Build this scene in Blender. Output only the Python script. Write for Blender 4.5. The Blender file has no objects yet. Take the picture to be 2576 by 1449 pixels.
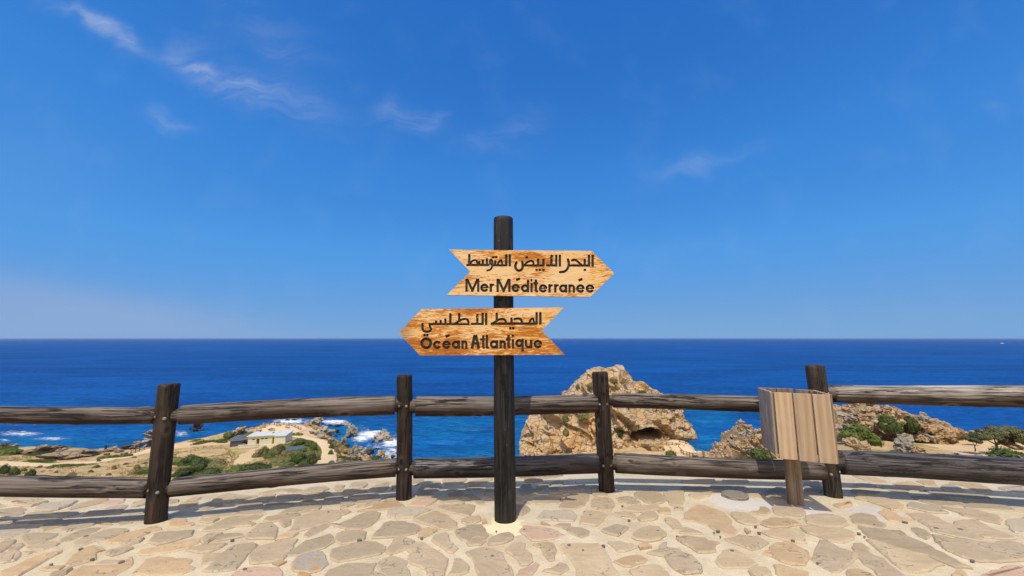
import bpy, bmesh, math, random
import numpy as np
from mathutils import Vector, Matrix, Quaternion, noise as mnoise

R = math.radians
scene = bpy.context.scene
C = scene.collection

# ------------------------------------------------------------------ camera
FPX = 960.0                      # focal length in pixels of a 2576 px wide picture
PITCH = math.atan(126.0 / FPX)
EYE = Vector((0.0, 0.0, 1.6))
cam_d = bpy.data.cameras.new('camera')
cam_d.sensor_width = 36.0
cam_d.lens = FPX / 2576.0 * 36.0
cam_d.clip_start = 0.05
cam_d.clip_end = 120000.0
cam = bpy.data.objects.new('camera', cam_d)
cam.location = EYE
cam.rotation_euler = (math.pi / 2 + PITCH, 0, 0)
C.objects.link(cam)
scene.camera = cam
scene.render.resolution_x = 1024
scene.render.resolution_y = 576

CP, SP = math.cos(PITCH), math.sin(PITCH)
def ray(px, py):
    x = (px - 1288.0) / FPX
    v = -(py - 724.5) / FPX
    return Vector((x, CP - v * SP, SP + v * CP))
def on_z(px, py, z=0.0):
    d = ray(px, py)
    return EYE + d * ((z - EYE.z) / d.z)
def at_y(px, py, y):
    d = ray(px, py)
    return EYE + d * (y / d.y)
def on_vplane(px, py, a, b):
    """ray through a pixel met with the upright plane through plan points a and b"""
    d = ray(px, py)
    nx, ny = -(b[1] - a[1]), (b[0] - a[0])
    t = (nx * a[0] + ny * a[1]) / (nx * d.x + ny * d.y)
    return EYE + d * t
# the terrace falls away gently towards its outer edge
SLOPE, Y_FALL = 0.085, 3.3
def gz(y): return -SLOPE * max(0.0, y - Y_FALL)
def on_g(px, py, up=0.0):
    p = on_z(px, py, up)
    if p.y > Y_FALL:
        d = ray(px, py)
        t = -(EYE.z - up - SLOPE * Y_FALL) / (d.z + SLOPE * d.y)
        p = EYE + d * t
    return p
def depth_of(p):
    return p.y * CP + (p.z - EYE.z) * SP

# ------------------------------------------------------------------ light
SUN_EL, SUN_AZ = R(67.0), R(196.0)   # azimuth from +Y towards +X
world = bpy.data.worlds.new('World')
scene.world = world
world.use_nodes = True
world.cycles.sampling_method = 'MANUAL'
world.cycles.sample_map_resolution = 512
SKY_STRENGTH = 0.10
sun_d = bpy.data.lights.new('sun', 'SUN')
sun_d.energy = 3.3
sun_d.angle = R(0.53)
sun_d.color = (1.0, 0.955, 0.88)
sun = bpy.data.objects.new('sun', sun_d)
sd = Vector((math.cos(SUN_EL) * math.sin(SUN_AZ), math.cos(SUN_EL) * math.cos(SUN_AZ), math.sin(SUN_EL)))
sun.rotation_euler = sd.to_track_quat('Z', 'Y').to_euler()
sun.location = (-20, -40, 100)
C.objects.link(sun)
vs = scene.view_settings
vs.view_transform = 'Standard'
vs.look = 'None'
vs.exposure = 0.0
vs.gamma = 1.0
vs.use_curve_mapping = False

# ------------------------------------------------------------------ node helpers
class NT:
    def __init__(s, tree):
        s.t = tree; s.n = tree.nodes; s.l = tree.links
    def new(s, typ, **kw):
        nd = s.n.new(typ)
        for k, v in kw.items():
            if k.startswith('i_'):
                key = k[2:]
                key = int(key) if key.isdigit() else key.replace('_', ' ')
                s.set(nd.inputs[key], v)
            else:
                setattr(nd, k, v)
        return nd
    def set(s, sock, v):
        if hasattr(v, 'is_linked') or hasattr(v, 'links'):
            s.l.new(v, sock)
        elif isinstance(v, (int, float)):
            if sock.type in ('RGBA',):
                sock.default_value = (v, v, v, 1)
            elif sock.type == 'VECTOR':
                sock.default_value = (v, v, v)
            else:
                sock.default_value = v
        else:
            v = tuple(v)
            if sock.type == 'RGBA' and len(v) == 3: v = v + (1,)
            sock.default_value = v
    def math(s, op, a, b=None, c=None, clamp=False):
        nd = s.n.new('ShaderNodeMath'); nd.operation = op; nd.use_clamp = clamp
        s.set(nd.inputs[0], a)
        if b is not None: s.set(nd.inputs[1], b)
        if c is not None: s.set(nd.inputs[2], c)
        return nd.outputs[0]
    def vmath(s, op, a, b=None):
        nd = s.n.new('ShaderNodeVectorMath'); nd.operation = op
        s.set(nd.inputs[0], a)
        if b is not None: s.set(nd.inputs[1], b)
        return nd.outputs[0]
    def noise(s, vec, scale, detail=4, rough=0.55, dist=0.0, dim='3D'):
        nd = s.n.new('ShaderNodeTexNoise'); nd.noise_dimensions = dim
        if vec is not None: s.set(nd.inputs['Vector'], vec)
        nd.inputs['Scale'].default_value = scale
        nd.inputs['Detail'].default_value = detail
        nd.inputs['Roughness'].default_value = rough
        nd.inputs['Distortion'].default_value = dist
        return nd.outputs[0]
    def voro(s, vec, scale, feature='F1', out='Distance', rnd=1.0):
        nd = s.n.new('ShaderNodeTexVoronoi'); nd.feature = feature
        s.set(nd.inputs['Vector'], vec)
        nd.inputs['Scale'].default_value = scale
        nd.inputs['Randomness'].default_value = rnd
        return nd.outputs[out]
    def ramp(s, fac, stops, interp='LINEAR'):
        nd = s.n.new('ShaderNodeValToRGB')
        s.set(nd.inputs[0], fac)
        cr = nd.color_ramp; cr.interpolation = interp
        while len(cr.elements) < len(stops): cr.elements.new(0.5)
        for e, (p, c) in zip(cr.elements, stops):
            e.position = p
            if isinstance(c, (int, float)): c = (c, c, c)
            e.color = tuple(c) + ((1,) if len(c) == 3 else ())
        return nd.outputs[0]
    def sstep(s, x, a, b):
        nd = s.n.new('ShaderNodeMapRange'); nd.interpolation_type = 'SMOOTHSTEP'
        s.set(nd.inputs['Value'], x)
        nd.inputs['From Min'].default_value = a; nd.inputs['From Max'].default_value = b
        return nd.outputs[0]
    def mix(s, fac, a, b, mode='MIX'):
        nd = s.n.new('ShaderNodeMix'); nd.data_type = 'RGBA'; nd.blend_type = mode
        s.set(nd.inputs[0], fac); s.set(nd.inputs[6], a); s.set(nd.inputs[7], b)
        return nd.outputs[2]
    def mapping(s, vec, scale=(1, 1, 1), rot=(0, 0, 0), loc=(0, 0, 0)):
        nd = s.n.new('ShaderNodeMapping')
        s.set(nd.inputs[0], vec)
        nd.inputs['Scale'].default_value = scale
        nd.inputs['Rotation'].default_value = rot
        nd.inputs['Location'].default_value = loc
        return nd.outputs[0]
    def bump(s, h, strength=0.5, dist=0.02, normal=None):
        nd = s.n.new('ShaderNodeBump')
        nd.inputs['Strength'].default_value = strength
        nd.inputs['Distance'].default_value = dist
        s.set(nd.inputs['Height'], h)
        if normal is not None: s.l.new(normal, nd.inputs['Normal'])
        return nd.outputs[0]

def material(name):
    m = bpy.data.materials.new(name); m.use_nodes = True
    nt = NT(m.node_tree)
    b = m.node_tree.nodes['Principled BSDF']
    return m, nt, b
def objcoord(nt, seed=True):
    """object coordinates, shifted at random for each object"""
    tc = nt.new('ShaderNodeTexCoord')
    oi = nt.new('ShaderNodeObjectInfo')
    if not seed: return tc.outputs['Object'], oi.outputs['Random']
    off = nt.math('MULTIPLY', oi.outputs['Random'], 57.0)
    cmb = nt.new('ShaderNodeCombineXYZ'); 
    for i in range(3): nt.l.new(off, cmb.inputs[i])
    return nt.vmath('ADD', tc.outputs['Object'], cmb.outputs[0]), oi.outputs['Random']
def worldpos(nt):
    return nt.new('ShaderNodeNewGeometry').outputs['Position']

# ------------------------------------------------------------------ object helpers
def tag(o, label=None, cat=None, group=None, kind=None):
    if label: o['label'] = label
    if cat: o['category'] = cat
    if group: o['group'] = group
    if kind: o['kind'] = kind
    return o
def empty(name, loc=(0, 0, 0), label=None, cat=None, group=None):
    o = bpy.data.objects.new(name, None); C.objects.link(o)
    o.location = loc; o.empty_display_size = 0.3
    return tag(o, label, cat, group)
def mesh_obj(name, verts, faces, mat, parent=None, loc=None, smooth=False, quat=None, mats=None, fmat=None):
    me = bpy.data.meshes.new(name)
    me.from_pydata([tuple(v) for v in verts], [], [tuple(f) for f in faces])
    if mats is None: mats = [mat]
    for m in mats: me.materials.append(m)
    if fmat is not None: me.polygons.foreach_set('material_index', fmat)
    if smooth: me.polygons.foreach_set('use_smooth', [True] * len(me.polygons))
    me.update()
    return link(name, me, parent, loc, quat)
def link(name, me, parent=None, loc=None, quat=None):
    o = bpy.data.objects.new(name, me); C.objects.link(o)
    if loc is not None: o.location = loc
    if quat is not None:
        o.rotation_mode = 'QUATERNION'; o.rotation_quaternion = quat
    if parent is not None:
        o.parent = parent
        if parent.type == 'EMPTY' and loc is not None:
            o.location = Vector(loc) - parent.location
        elif parent.type == 'EMPTY':
            o.location = -parent.location        # vertices are given in world space
    return o
def fix_normals(o):
    bm = bmesh.new(); bm.from_mesh(o.data)
    bmesh.ops.recalc_face_normals(bm, faces=bm.faces[:])
    bm.to_mesh(o.data); bm.free()
    return o
def box_vf(cx, cy, cz, sx, sy, sz):
    v = [(cx + a * sx / 2, cy + b * sy / 2, cz + c * sz / 2) for c in (-1, 1) for b in (-1, 1) for a in (-1, 1)]
    f = [(0, 2, 3, 1), (4, 5, 7, 6), (0, 1, 5, 4), (2, 6, 7, 3), (0, 4, 6, 2), (1, 3, 7, 5)]
    return v, f
def corners_vf(c):
    """box from 8 corners: bottom ring then top ring, both the same way round"""
    f = [(3, 2, 1, 0), (4, 5, 6, 7)] + [(i, (i + 1) % 4, (i + 1) % 4 + 4, i + 4) for i in range(4)]
    return list(c), f
def join_vf(parts):
    V, F = [], []
    for v, f in parts:
        o = len(V); V += list(v); F += [tuple(i + o for i in q) for q in f]
    return V, F
def beveled(o, w, seg=1):
    bm = bmesh.new(); bm.from_mesh(o.data)
    bmesh.ops.recalc_face_normals(bm, faces=bm.faces[:])
    bmesh.ops.bevel(bm, geom=bm.edges[:], offset=w, segments=seg, affect='EDGES', profile=0.5)
    bm.to_mesh(o.data); bm.free()
    return o

# ------------------------------------------------------------------ the sky
def build_sky():
    nt = NT(world.node_tree)
    bg = nt.n['Background']
    sky = nt.new('ShaderNodeTexSky', sky_type='NISHITA', sun_disc=False)
    sky.sun_elevation = SUN_EL
    sky.sun_rotation = SUN_AZ % (2 * math.pi)
    sky.altitude = 40; sky.air_density = 1.0; sky.dust_density = 0.0; sky.ozone_density = 3.0
    # clear-air grade: the texture's brightness drives a deep blue to pale blue scale
    bw = nt.new('ShaderNodeRGBToBW'); nt.l.new(sky.outputs[0], bw.inputs[0])
    lum = nt.math('MULTIPLY', bw.outputs[0], 0.1)
    grade = nt.ramp(lum, [(0.13, (0.020, 0.142, 0.520)), (0.20, (0.046, 0.235, 0.680)), (0.34, (0.085, 0.325, 0.770)), (0.60, (0.150, 0.360, 0.715)), (0.85, (0.200, 0.390, 0.680)), (1.0, (0.34, 0.50, 0.74))])
    hs = nt.new('ShaderNodeVectorMath', operation='SCALE'); nt.l.new(grade, hs.inputs[0]); hs.inputs['Scale'].default_value = 10.0
    tc = nt.new('ShaderNodeTexCoord')
    d = tc.outputs['Generated']
    sep = nt.new('ShaderNodeSeparateXYZ'); nt.l.new(d, sep.inputs[0])
    # thin cirrus: each wisp is a patch of the northern sky, by direction; faint veil elsewhere
    yy = nt.math('MAXIMUM', nt.math('ABSOLUTE', sep.outputs[1]), 0.05)
    front = nt.sstep(sep.outputs[1], 0.05, 0.2)
    fu = nt.new('ShaderNodeCombineXYZ')
    nt.l.new(nt.math('DIVIDE', sep.outputs[0], yy), fu.inputs[0]); nt.l.new(nt.math('DIVIDE', sep.outputs[2], yy), fu.inputs[1])
    warp = nt.new('ShaderNodeTexNoise', noise_dimensions='2D')
    nt.l.new(fu.outputs[0], warp.inputs['Vector']); warp.inputs['Scale'].default_value = 6.5; warp.inputs['Detail'].default_value = 4
    off = nt.vmath('MULTIPLY', nt.vmath('SUBTRACT', warp.outputs['Color'], (0.5, 0.5, 0.5)), (0.11, 0.11, 0.0))
    fw = nt.vmath('ADD', fu.outputs[0], off)
    fib = nt.noise(nt.mapping(fw, scale=(2.2, 12.0, 1), rot=(0, 0, R(29))), 1.5, 6, 0.58, 0.0, '2D')
    fibre = nt.sstep(fib, 0.25, 0.72)
    def blob_sum(blobs, vec):
        total = None
        for (px, py, su, sv, ang, amp) in blobs:
            r0 = ray(px, py)
            mp = nt.new('ShaderNodeMapping', vector_type='TEXTURE')
            nt.l.new(vec, mp.inputs[0])
            mp.inputs['Location'].default_value = (r0.x / r0.y, r0.z / r0.y, 0)
            mp.inputs['Rotation'].default_value = (0, 0, R(-ang))
            mp.inputs['Scale'].default_value = (su / FPX, sv / FPX, 1)
            dt = nt.new('ShaderNodeVectorMath', operation='DOT_PRODUCT'); nt.l.new(mp.outputs[0], dt.inputs[0]); nt.l.new(mp.outputs[0], dt.inputs[1])
            g = nt.math('POWER', 0.4966, dt.outputs['Value'])
            total = nt.math('MULTIPLY', g, amp) if total is None else nt.math('MULTIPLY_ADD', g, amp, total)
        return total
    wis = blob_sum([(250, 58, 115, 20, 29, .46), (315, 92, 50, 16, 24, .20), (465, 135, 45, 55, 50, .15), (495, 188, 70, 20, 30, .34), (590, 222, 90, 30, 20, .48),
                    (740, 255, 120, 45, 20, .20), (1025, 300, 60, 30, 8, .24), (1098, 285, 20, 26, 50, .14), (975, 268, 20, 26, 50, .12), (1310, 320, 60, 40, -25, .13), (1235, 355, 40, 18, 0, .14), (430, 305, 50, 16, 10, .26),
                    (1770, 418, 110, 20, -16, .17), (690, 95, 120, 50, 25, .13), (2490, 265, 40, 20, 20, .10)], fw)
    haz = blob_sum([(-40, 825, 560, 60, 6, .85), (60, 745, 420, 50, 10, .62), (430, 800, 300, 34, 8, .35), (60, 400, 200, 90, 10, .10), (2300, 800, 420, 34, -2, .12)], fu.outputs[0])
    wisps = nt.math('MULTIPLY', wis, nt.math('MULTIPLY_ADD', fibre, 0.95, 0.10))
    wisps = nt.math('MULTIPLY', wisps, front)
    bank = nt.math('MULTIPLY', nt.math('MULTIPLY', haz, 0.62), front)
    veil = nt.math('MULTIPLY', nt.sstep(warp.outputs[0], 0.5, 0.8), 0.03)
    mask = nt.math('MINIMUM', nt.math('ADD', veil, wisps), 0.8)
    cloud = nt.mix(nt.math('MINIMUM', bank, 0.75), hs.outputs[0], (3.0, 4.15, 6.6))
    cloud = nt.mix(mask, cloud, (4.9, 5.6, 7.5))
    # sun aureole and broad warm glow added behind the camera to fill the shadows
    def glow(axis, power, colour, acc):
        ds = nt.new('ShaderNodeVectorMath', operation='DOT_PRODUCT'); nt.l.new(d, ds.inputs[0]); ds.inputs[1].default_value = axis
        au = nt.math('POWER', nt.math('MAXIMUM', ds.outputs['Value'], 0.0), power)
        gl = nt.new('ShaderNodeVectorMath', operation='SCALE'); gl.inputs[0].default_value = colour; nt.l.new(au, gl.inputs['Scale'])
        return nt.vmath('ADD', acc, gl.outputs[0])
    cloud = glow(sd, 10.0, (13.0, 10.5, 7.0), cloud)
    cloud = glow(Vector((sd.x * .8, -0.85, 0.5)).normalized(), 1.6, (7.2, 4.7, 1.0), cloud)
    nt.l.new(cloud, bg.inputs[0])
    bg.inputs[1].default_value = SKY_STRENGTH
build_sky()
# ------------------------------------------------------------------ materials
def mat_log(name, dark, brown, grey, greyamt=0.5, rough=0.75, top=True, pale=0.0):
    m, nt, b = material(name)
    co, rnd = objcoord(nt)
    raw = nt.new('ShaderNodeTexCoord').outputs['Object']
    grain = nt.noise(nt.mapping(co, scale=(26, 26, 1.1)), 1.0, 6, 0.62, 0.3)
    fine = nt.noise(nt.mapping(co, scale=(62, 62, 1.6)), 1.0, 4, 0.65)
    kn = nt.voro(nt.mapping(co, scale=(5.2, 5.2, 2.6)), 1.0)
    knot = nt.sstep(kn, 0.13, 0.05)
    halo = nt.math('SUBTRACT', nt.sstep(kn, 0.25, 0.15), knot, clamp=True)
    patch = nt.noise(nt.mapping(co, scale=(5, 5, 1.5)), 1.0, 4, 0.6, 0.5)
    col = nt.mix(nt.sstep(grain, 0.3, 0.72), dark, brown)
    # weather-greyed skin, chiefly on the side the rain and sun reach (kept per log in an attribute)
    at = nt.new('ShaderNodeAttribute', attribute_name='weather')
    wf = nt.math('ADD', nt.math('MULTIPLY', at.outputs['Fac'], 0.85 if top else 0.0), nt.math('MULTIPLY_ADD', patch, 1.1, -0.62))
    wf = nt.math('MULTIPLY', nt.sstep(wf, 0.10, 0.80), greyamt)
    gcol = nt.mix(nt.sstep(fine, 0.3, 0.7), tuple(c * 0.42 for c in grey), tuple(c * 1.5 for c in grey))
    col = nt.mix(wf, col, gcol)
    # warm sapwood showing where the skin has worn off
    rub = nt.sstep(nt.noise(nt.mapping(co, scale=(14, 14, 2.4)), 1.0, 3, 0.5, 0.6), 0.66, 0.75)
    col = nt.mix(nt.math('MULTIPLY', rub, 0.55), col, (0.16, 0.07, 0.03))
    if pale:
        ch = nt.sstep(nt.noise(nt.mapping(co, scale=(34, 34, 13)), 1.0, 2, 0.5, 1.0), 0.705, 0.75)
        col = nt.mix(nt.math('MULTIPLY', ch, pale), col, (0.22, 0.17, 0.12))
    col = nt.mix(nt.math('MULTIPLY', halo, 0.18), col, tuple(min(1, c * 1.5) for c in grey))
    col = nt.mix(nt.math('MULTIPLY', knot, 0.8), col, tuple(c * 0.5 for c in dark))
    # drying cracks along the log
    cr = nt.noise(nt.mapping(co, scale=(15, 15, 0.75)), 1.0, 5, 0.6, 0.6)
    line = nt.math('SUBTRACT', 1.0, nt.sstep(nt.math('ABSOLUTE', nt.math('SUBTRACT', cr, 0.5)), 0.006, 0.034))
    gate = nt.sstep(nt.noise(nt.mapping(co, scale=(4, 4, 1.0)), 1.0, 2), 0.38, 0.52)
    line = nt.math('MULTIPLY', line, gate)
    col = nt.mix(nt.math('MULTIPLY', line, 0.9), col, (0.008, 0.007, 0.006))
    nt.l.new(col, b.inputs['Base Color'])
    b.inputs['Roughness'].default_value = rough
    b.inputs['Specular IOR Level'].default_value = 0.32
    h = nt.math('ADD', nt.math('MULTIPLY', grain, 0.6), nt.math('MULTIPLY', fine, 0.25))
    h = nt.math('SUBTRACT', h, nt.math('MULTIPLY', line, 1.4))
    h = nt.math('ADD', h, nt.math('MULTIPLY', halo, 0.5))
    nt.l.new(nt.bump(h, 0.85, 0.016), b.inputs['Normal'])
    return m

M = {}
M['rail'] = mat_log('weathered_rail_wood', (0.012, 0.0070, 0.0050), (0.070, 0.036, 0.020), (0.185, 0.150, 0.120), 0.9)
M['railpale'] = mat_log('silvered_rail_wood', (0.030, 0.018, 0.010), (0.115, 0.064, 0.034), (0.33, 0.285, 0.235), 0.95)
M['raildark'] = mat_log('dark_oiled_rail_wood', (0.012, 0.009, 0.008), (0.040, 0.027, 0.022), (0.125, 0.108, 0.100), 0.7, rough=0.42)
M['post'] = mat_log('dark_post_wood', (0.017, 0.012, 0.009), (0.060, 0.037, 0.023), (0.115, 0.090, 0.066), 0.55, top=False)
M['greypost'] = mat_log('grey_post_wood', (0.030, 0.024, 0.018), (0.085, 0.062, 0.044), (0.15, 0.125, 0.095), 0.8, top=False)
M['blackpost'] = mat_log('blackened_post_wood', (0.009, 0.0085, 0.008), (0.032, 0.028, 0.024), (0.070, 0.062, 0.054), 0.7, rough=0.6, top=False, pale=0.8)

def mat_plain(name, col, rough=0.6, metal=0.0, var=0.15, scale=20.0, bump=0.0, spec=0.4):
    m, nt, b = material(name)
    co, rnd = objcoord(nt)
    n = nt.noise(co, scale, 4, 0.6)
    c = nt.mix(n, tuple(x * (1 - var) for x in col), tuple(min(1, x * (1 + var)) for x in col))
    nt.l.new(c, b.inputs['Base Color'])
    b.inputs['Roughness'].default_value = rough
    b.inputs['Metallic'].default_value = metal
    b.inputs['Specular IOR Level'].default_value = spec
    if bump: nt.l.new(nt.bump(n, bump, 0.02), b.inputs['Normal'])
    return m
M['bolt'] = mat_plain('galvanised_bolt', (0.36, 0.32, 0.27), 0.5, 0.5)
M['boltrust'] = mat_plain('rusty_bolt', (0.30, 0.16, 0.09), 0.6, 0.4)
M['tenon'] = mat_plain('cut_log_end', (0.15, 0.095, 0.055), 0.8, var=0.5, scale=40)

def mat_board():
    m, nt, b = material('stained_sign_board')
    p = worldpos(nt)
    lo = nt.mapping(p, scale=(7.5, 7.5, 46))
    s1 = nt.noise(lo, 1.0, 7, 0.66, 1.6)
    s2 = nt.noise(nt.mapping(p, scale=(1.6, 1.6, 4.2), loc=(3, 0, 9)), 1.0, 3, 0.5, 0.4)
    s3 = nt.noise(nt.mapping(p, scale=(11, 11, 90), loc=(1, 2, 3)), 1.0, 4, 0.6, 0.8)
    # flaking varnish: honey to burnt orange left over on bare pale wood
    lowz = nt.new('ShaderNodeSeparateXYZ'); nt.l.new(p, lowz.inputs[0])
    more = nt.sstep(lowz.outputs[2], 1.86, 1.80)
    f = nt.math('ADD', nt.math('MULTIPLY', s1, 0.75), nt.math('MULTIPLY', s2, 0.62))
    f = nt.math('ADD', f, nt.math('MULTIPLY', more, 0.045))
    vf = nt.sstep(f, 0.675, 0.735)
    pale = nt.ramp(s3, [(0.3, (0.70, 0.44, 0.20)), (0.55, (0.82, 0.56, 0.28)), (0.8, (0.84, 0.62, 0.36))])
    honey = nt.sstep(nt.noise(nt.mapping(p, scale=(3, 3, 9), loc=(7, 1, 0)), 1.0, 4, 0.6, 0.5), 0.38, 0.7)
    pale = nt.mix(nt.math('MULTIPLY', honey, 0.75), pale, (0.78, 0.42, 0.09))
    varn = nt.ramp(f, [(0.68, (0.70, 0.31, 0.040)), (0.76, (0.52, 0.18, 0.018)), (0.86, (0.34, 0.10, 0.012))])
    col = nt.mix(vf, pale, varn)
    # scorched tips of the lower board
    for (px, py, rr, amt) in ((1006, 834, 0.17, .75), (1419, 890, 0.15, .7), (1416, 775, 0.10, .5), (1062, 780, 0.10, .45)):
        q = at_y(px, py, 3.5)
        dist = nt.new('ShaderNodeVectorMath', operation='DISTANCE'); nt.l.new(p, dist.inputs[0]); dist.inputs[1].default_value = q
        col = nt.mix(nt.math('MULTIPLY', nt.sstep(nt.math('ADD', dist.outputs['Value'], nt.math('MULTIPLY_ADD', s1, 0.12, -0.06)), rr, rr * .15), amt), col, (0.11, 0.06, 0.04))
    nt.l.new(col, b.inputs['Base Color'])
    b.inputs['Roughness'].default_value = 0.5
    b.inputs['Specular IOR Level'].default_value = 0.25
    h = nt.math('ADD', nt.math('MULTIPLY', vf, 0.4), nt.math('MULTIPLY', s3, 0.5))
    nt.l.new(nt.bump(h, 0.35, 0.004), b.inputs['Normal'])
    return m
M['board'] = mat_board()
def mat_burnt():
    m, nt, b = material('burnt_groove')
    p = worldpos(nt)
    n = nt.noise(nt.mapping(p, scale=(60, 60, 30)), 1.0, 4, 0.65)
    col = nt.ramp(n, [(0.35, (0.010, 0.008, 0.006)), (0.6, (0.030, 0.023, 0.016)), (0.8, (0.12, 0.085, 0.05))])
    nt.l.new(col, b.inputs['Base Color']); b.inputs['Roughness'].default_value = 0.8
    return m
M['burnt'] = mat_burnt()
M['boardedge'] = mat_plain('board_edge', (0.24, 0.12, 0.05), 0.6, var=0.35, scale=30)

def mat_plank(name, a, c, greyf=0.3):
    m, nt, b = material(name)
    co, rnd = objcoord(nt)
    ring = nt.new('ShaderNodeTexWave', wave_type='RINGS', rings_direction='Y')
    ring.inputs['Scale'].default_value = 9; ring.inputs['Distortion'].default_value = 5; ring.inputs['Detail'].default_value = 3
    nt.l.new(nt.mapping(co, scale=(0.55, 1, 0.06)), ring.inputs['Vector'])
    g = nt.noise(nt.mapping(co, scale=(60, 60, 2.2)), 1.0, 5, 0.6, 0.3)
    f = nt.math('ADD', nt.math('MULTIPLY', ring.outputs[1], 0.26), nt.math('MULTIPLY', g, 0.62))
    col = nt.mix(nt.sstep(f, 0.2, 0.85), a, c)
    pt = nt.sstep(nt.noise(nt.mapping(co, scale=(9, 9, 3)), 1.0, 4, 0.6), 0.42, 0.7)
    col = nt.mix(nt.math('MULTIPLY', pt, greyf), col, (0.46, 0.42, 0.37))
    knot = nt.voro(nt.mapping(co, scale=(6, 1, 3)), 1.0)
    col = nt.mix(nt.math('MULTIPLY', nt.sstep(knot, 0.085, 0.04), 0.7), col, (0.12, 0.06, 0.03))
    tint = nt.math('MULTIPLY_ADD', rnd, 0.3, 0.86)
    col = nt.mix(1.0, col, tint, 'MULTIPLY')
    nt.l.new(col, b.inputs['Base Color'])
    b.inputs['Roughness'].default_value = 0.7; b.inputs['Specular IOR Level'].default_value = 0.25
    nt.l.new(nt.bump(f, 0.25, 0.004), b.inputs['Normal'])
    return m
M['slat'] = mat_plank('bin_pine', (0.38, 0.255, 0.145), (0.57, 0.41, 0.25), 0.28)
M['slatgrey'] = mat_plank('bin_pine_greyed', (0.24, 0.19, 0.15), (0.42, 0.37, 0.32), 0.7)
M['slatdark'] = mat_plank('bin_pine_brown', (0.17, 0.105, 0.055), (0.31, 0.215, 0.125), 0.2)

def mat_stone(name, ca, cb, streak=None):
    m, nt, b = material(name)
    co, rnd = objcoord(nt)
    n1 = nt.noise(co, 3.5, 5, 0.6, 0.4)
    n2 = nt.noise(co, 28, 4, 0.65)
    n3 = nt.noise(nt.mapping(co, scale=(4, 16, 6), rot=(0, 0, 0.5)), 1.0, 4, 0.6, 0.5)
    col = nt.mix(nt.sstep(n1, 0.3, 0.7), ca, cb)
    col = nt.mix(nt.math('MULTIPLY', nt.sstep(n3, 0.45, 0.75), 0.35), col, tuple(c * 0.72 for c in ca))
    v = nt.math('MULTIPLY_ADD', n2, 0.30, 0.85)
    v = nt.math('MULTIPLY', v, nt.math('MULTIPLY_ADD', rnd, 0.26, 0.87))
    col = nt.mix(1.0, col, v, 'MULTIPLY')
    if streak:
        st = nt.sstep(nt.noise(nt.mapping(co, scale=(7, 9, 4)), 1.0, 3, 0.6, 1.0), 0.52, 0.60)
        col = nt.mix(nt.math('MULTIPLY', st, 0.8), col, streak)
    fis = nt.noise(nt.mapping(co, scale=(5, 9, 5), rot=(0, 0, 0.4)), 1.0, 3, 0.5, 1.2)
    fis = nt.math('SUBTRACT', 1.0, nt.sstep(nt.math('ABSOLUTE', nt.math('SUBTRACT', fis, 0.5)), 0.003, 0.016))
    fis = nt.math('MULTIPLY', fis, nt.sstep(n1, 0.52, 0.60))
    col = nt.mix(nt.math('MULTIPLY', fis, 0.6), col, tuple(c * 0.35 for c in ca))
    du = nt.new('ShaderNodeAttribute', attribute_name='dust').outputs['Fac']
    df = nt.sstep(nt.math('ADD', du, nt.math('MULTIPLY_ADD', nt.noise(co, 16, 5, 0.7), 1.5, -0.95)), 0.38, 0.80)
    col = nt.mix(nt.math('MULTIPLY', df, 0.45), col, (0.56, 0.46, 0.30))
    dk = nt.sstep(nt.noise(co, 34, 2, 0.5), 0.66, 0.74)
    col = nt.mix(nt.math('MULTIPLY', dk, 0.55), col, (0.09, 0.085, 0.09))
    nt.l.new(col, b.inputs['Base Color'])
    b.inputs['Roughness'].default_value = 0.8; b.inputs['Specular IOR Level'].default_value = 0.25
    h = nt.math('ADD', n1, nt.math('MULTIPLY', n2, 0.35))
    h = nt.math('ADD', h, nt.math('MULTIPLY', n3, 0.5))
    h = nt.math('SUBTRACT', h, nt.math('MULTIPLY', fis, 0.4))
    nt.l.new(nt.bump(h, 0.7, 0.02), b.inputs['Normal'])
    return m
M['st_g'] = mat_stone('paving_grey_sandstone', (0.385, 0.295, 0.185), (0.445, 0.350, 0.228))
M['st_t'] = mat_stone('paving_tan_sandstone', (0.421, 0.314, 0.185), (0.482, 0.370, 0.228))
M['st_o'] = mat_stone('paving_ochre_sandstone', (0.445, 0.305, 0.165), (0.510, 0.365, 0.205))
M['st_p'] = mat_stone('paving_pink_sandstone', (0.482, 0.318, 0.211), (0.525, 0.374, 0.258))
M['st_w'] = mat_stone('paving_pale_sandstone', (0.415, 0.335, 0.230), (0.480, 0.395, 0.280))
M['st_l'] = mat_stone('paving_lichen_sandstone', (0.385, 0.325, 0.245), (0.430, 0.370, 0.285), streak=(0.46, 0.24, 0.05))

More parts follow.
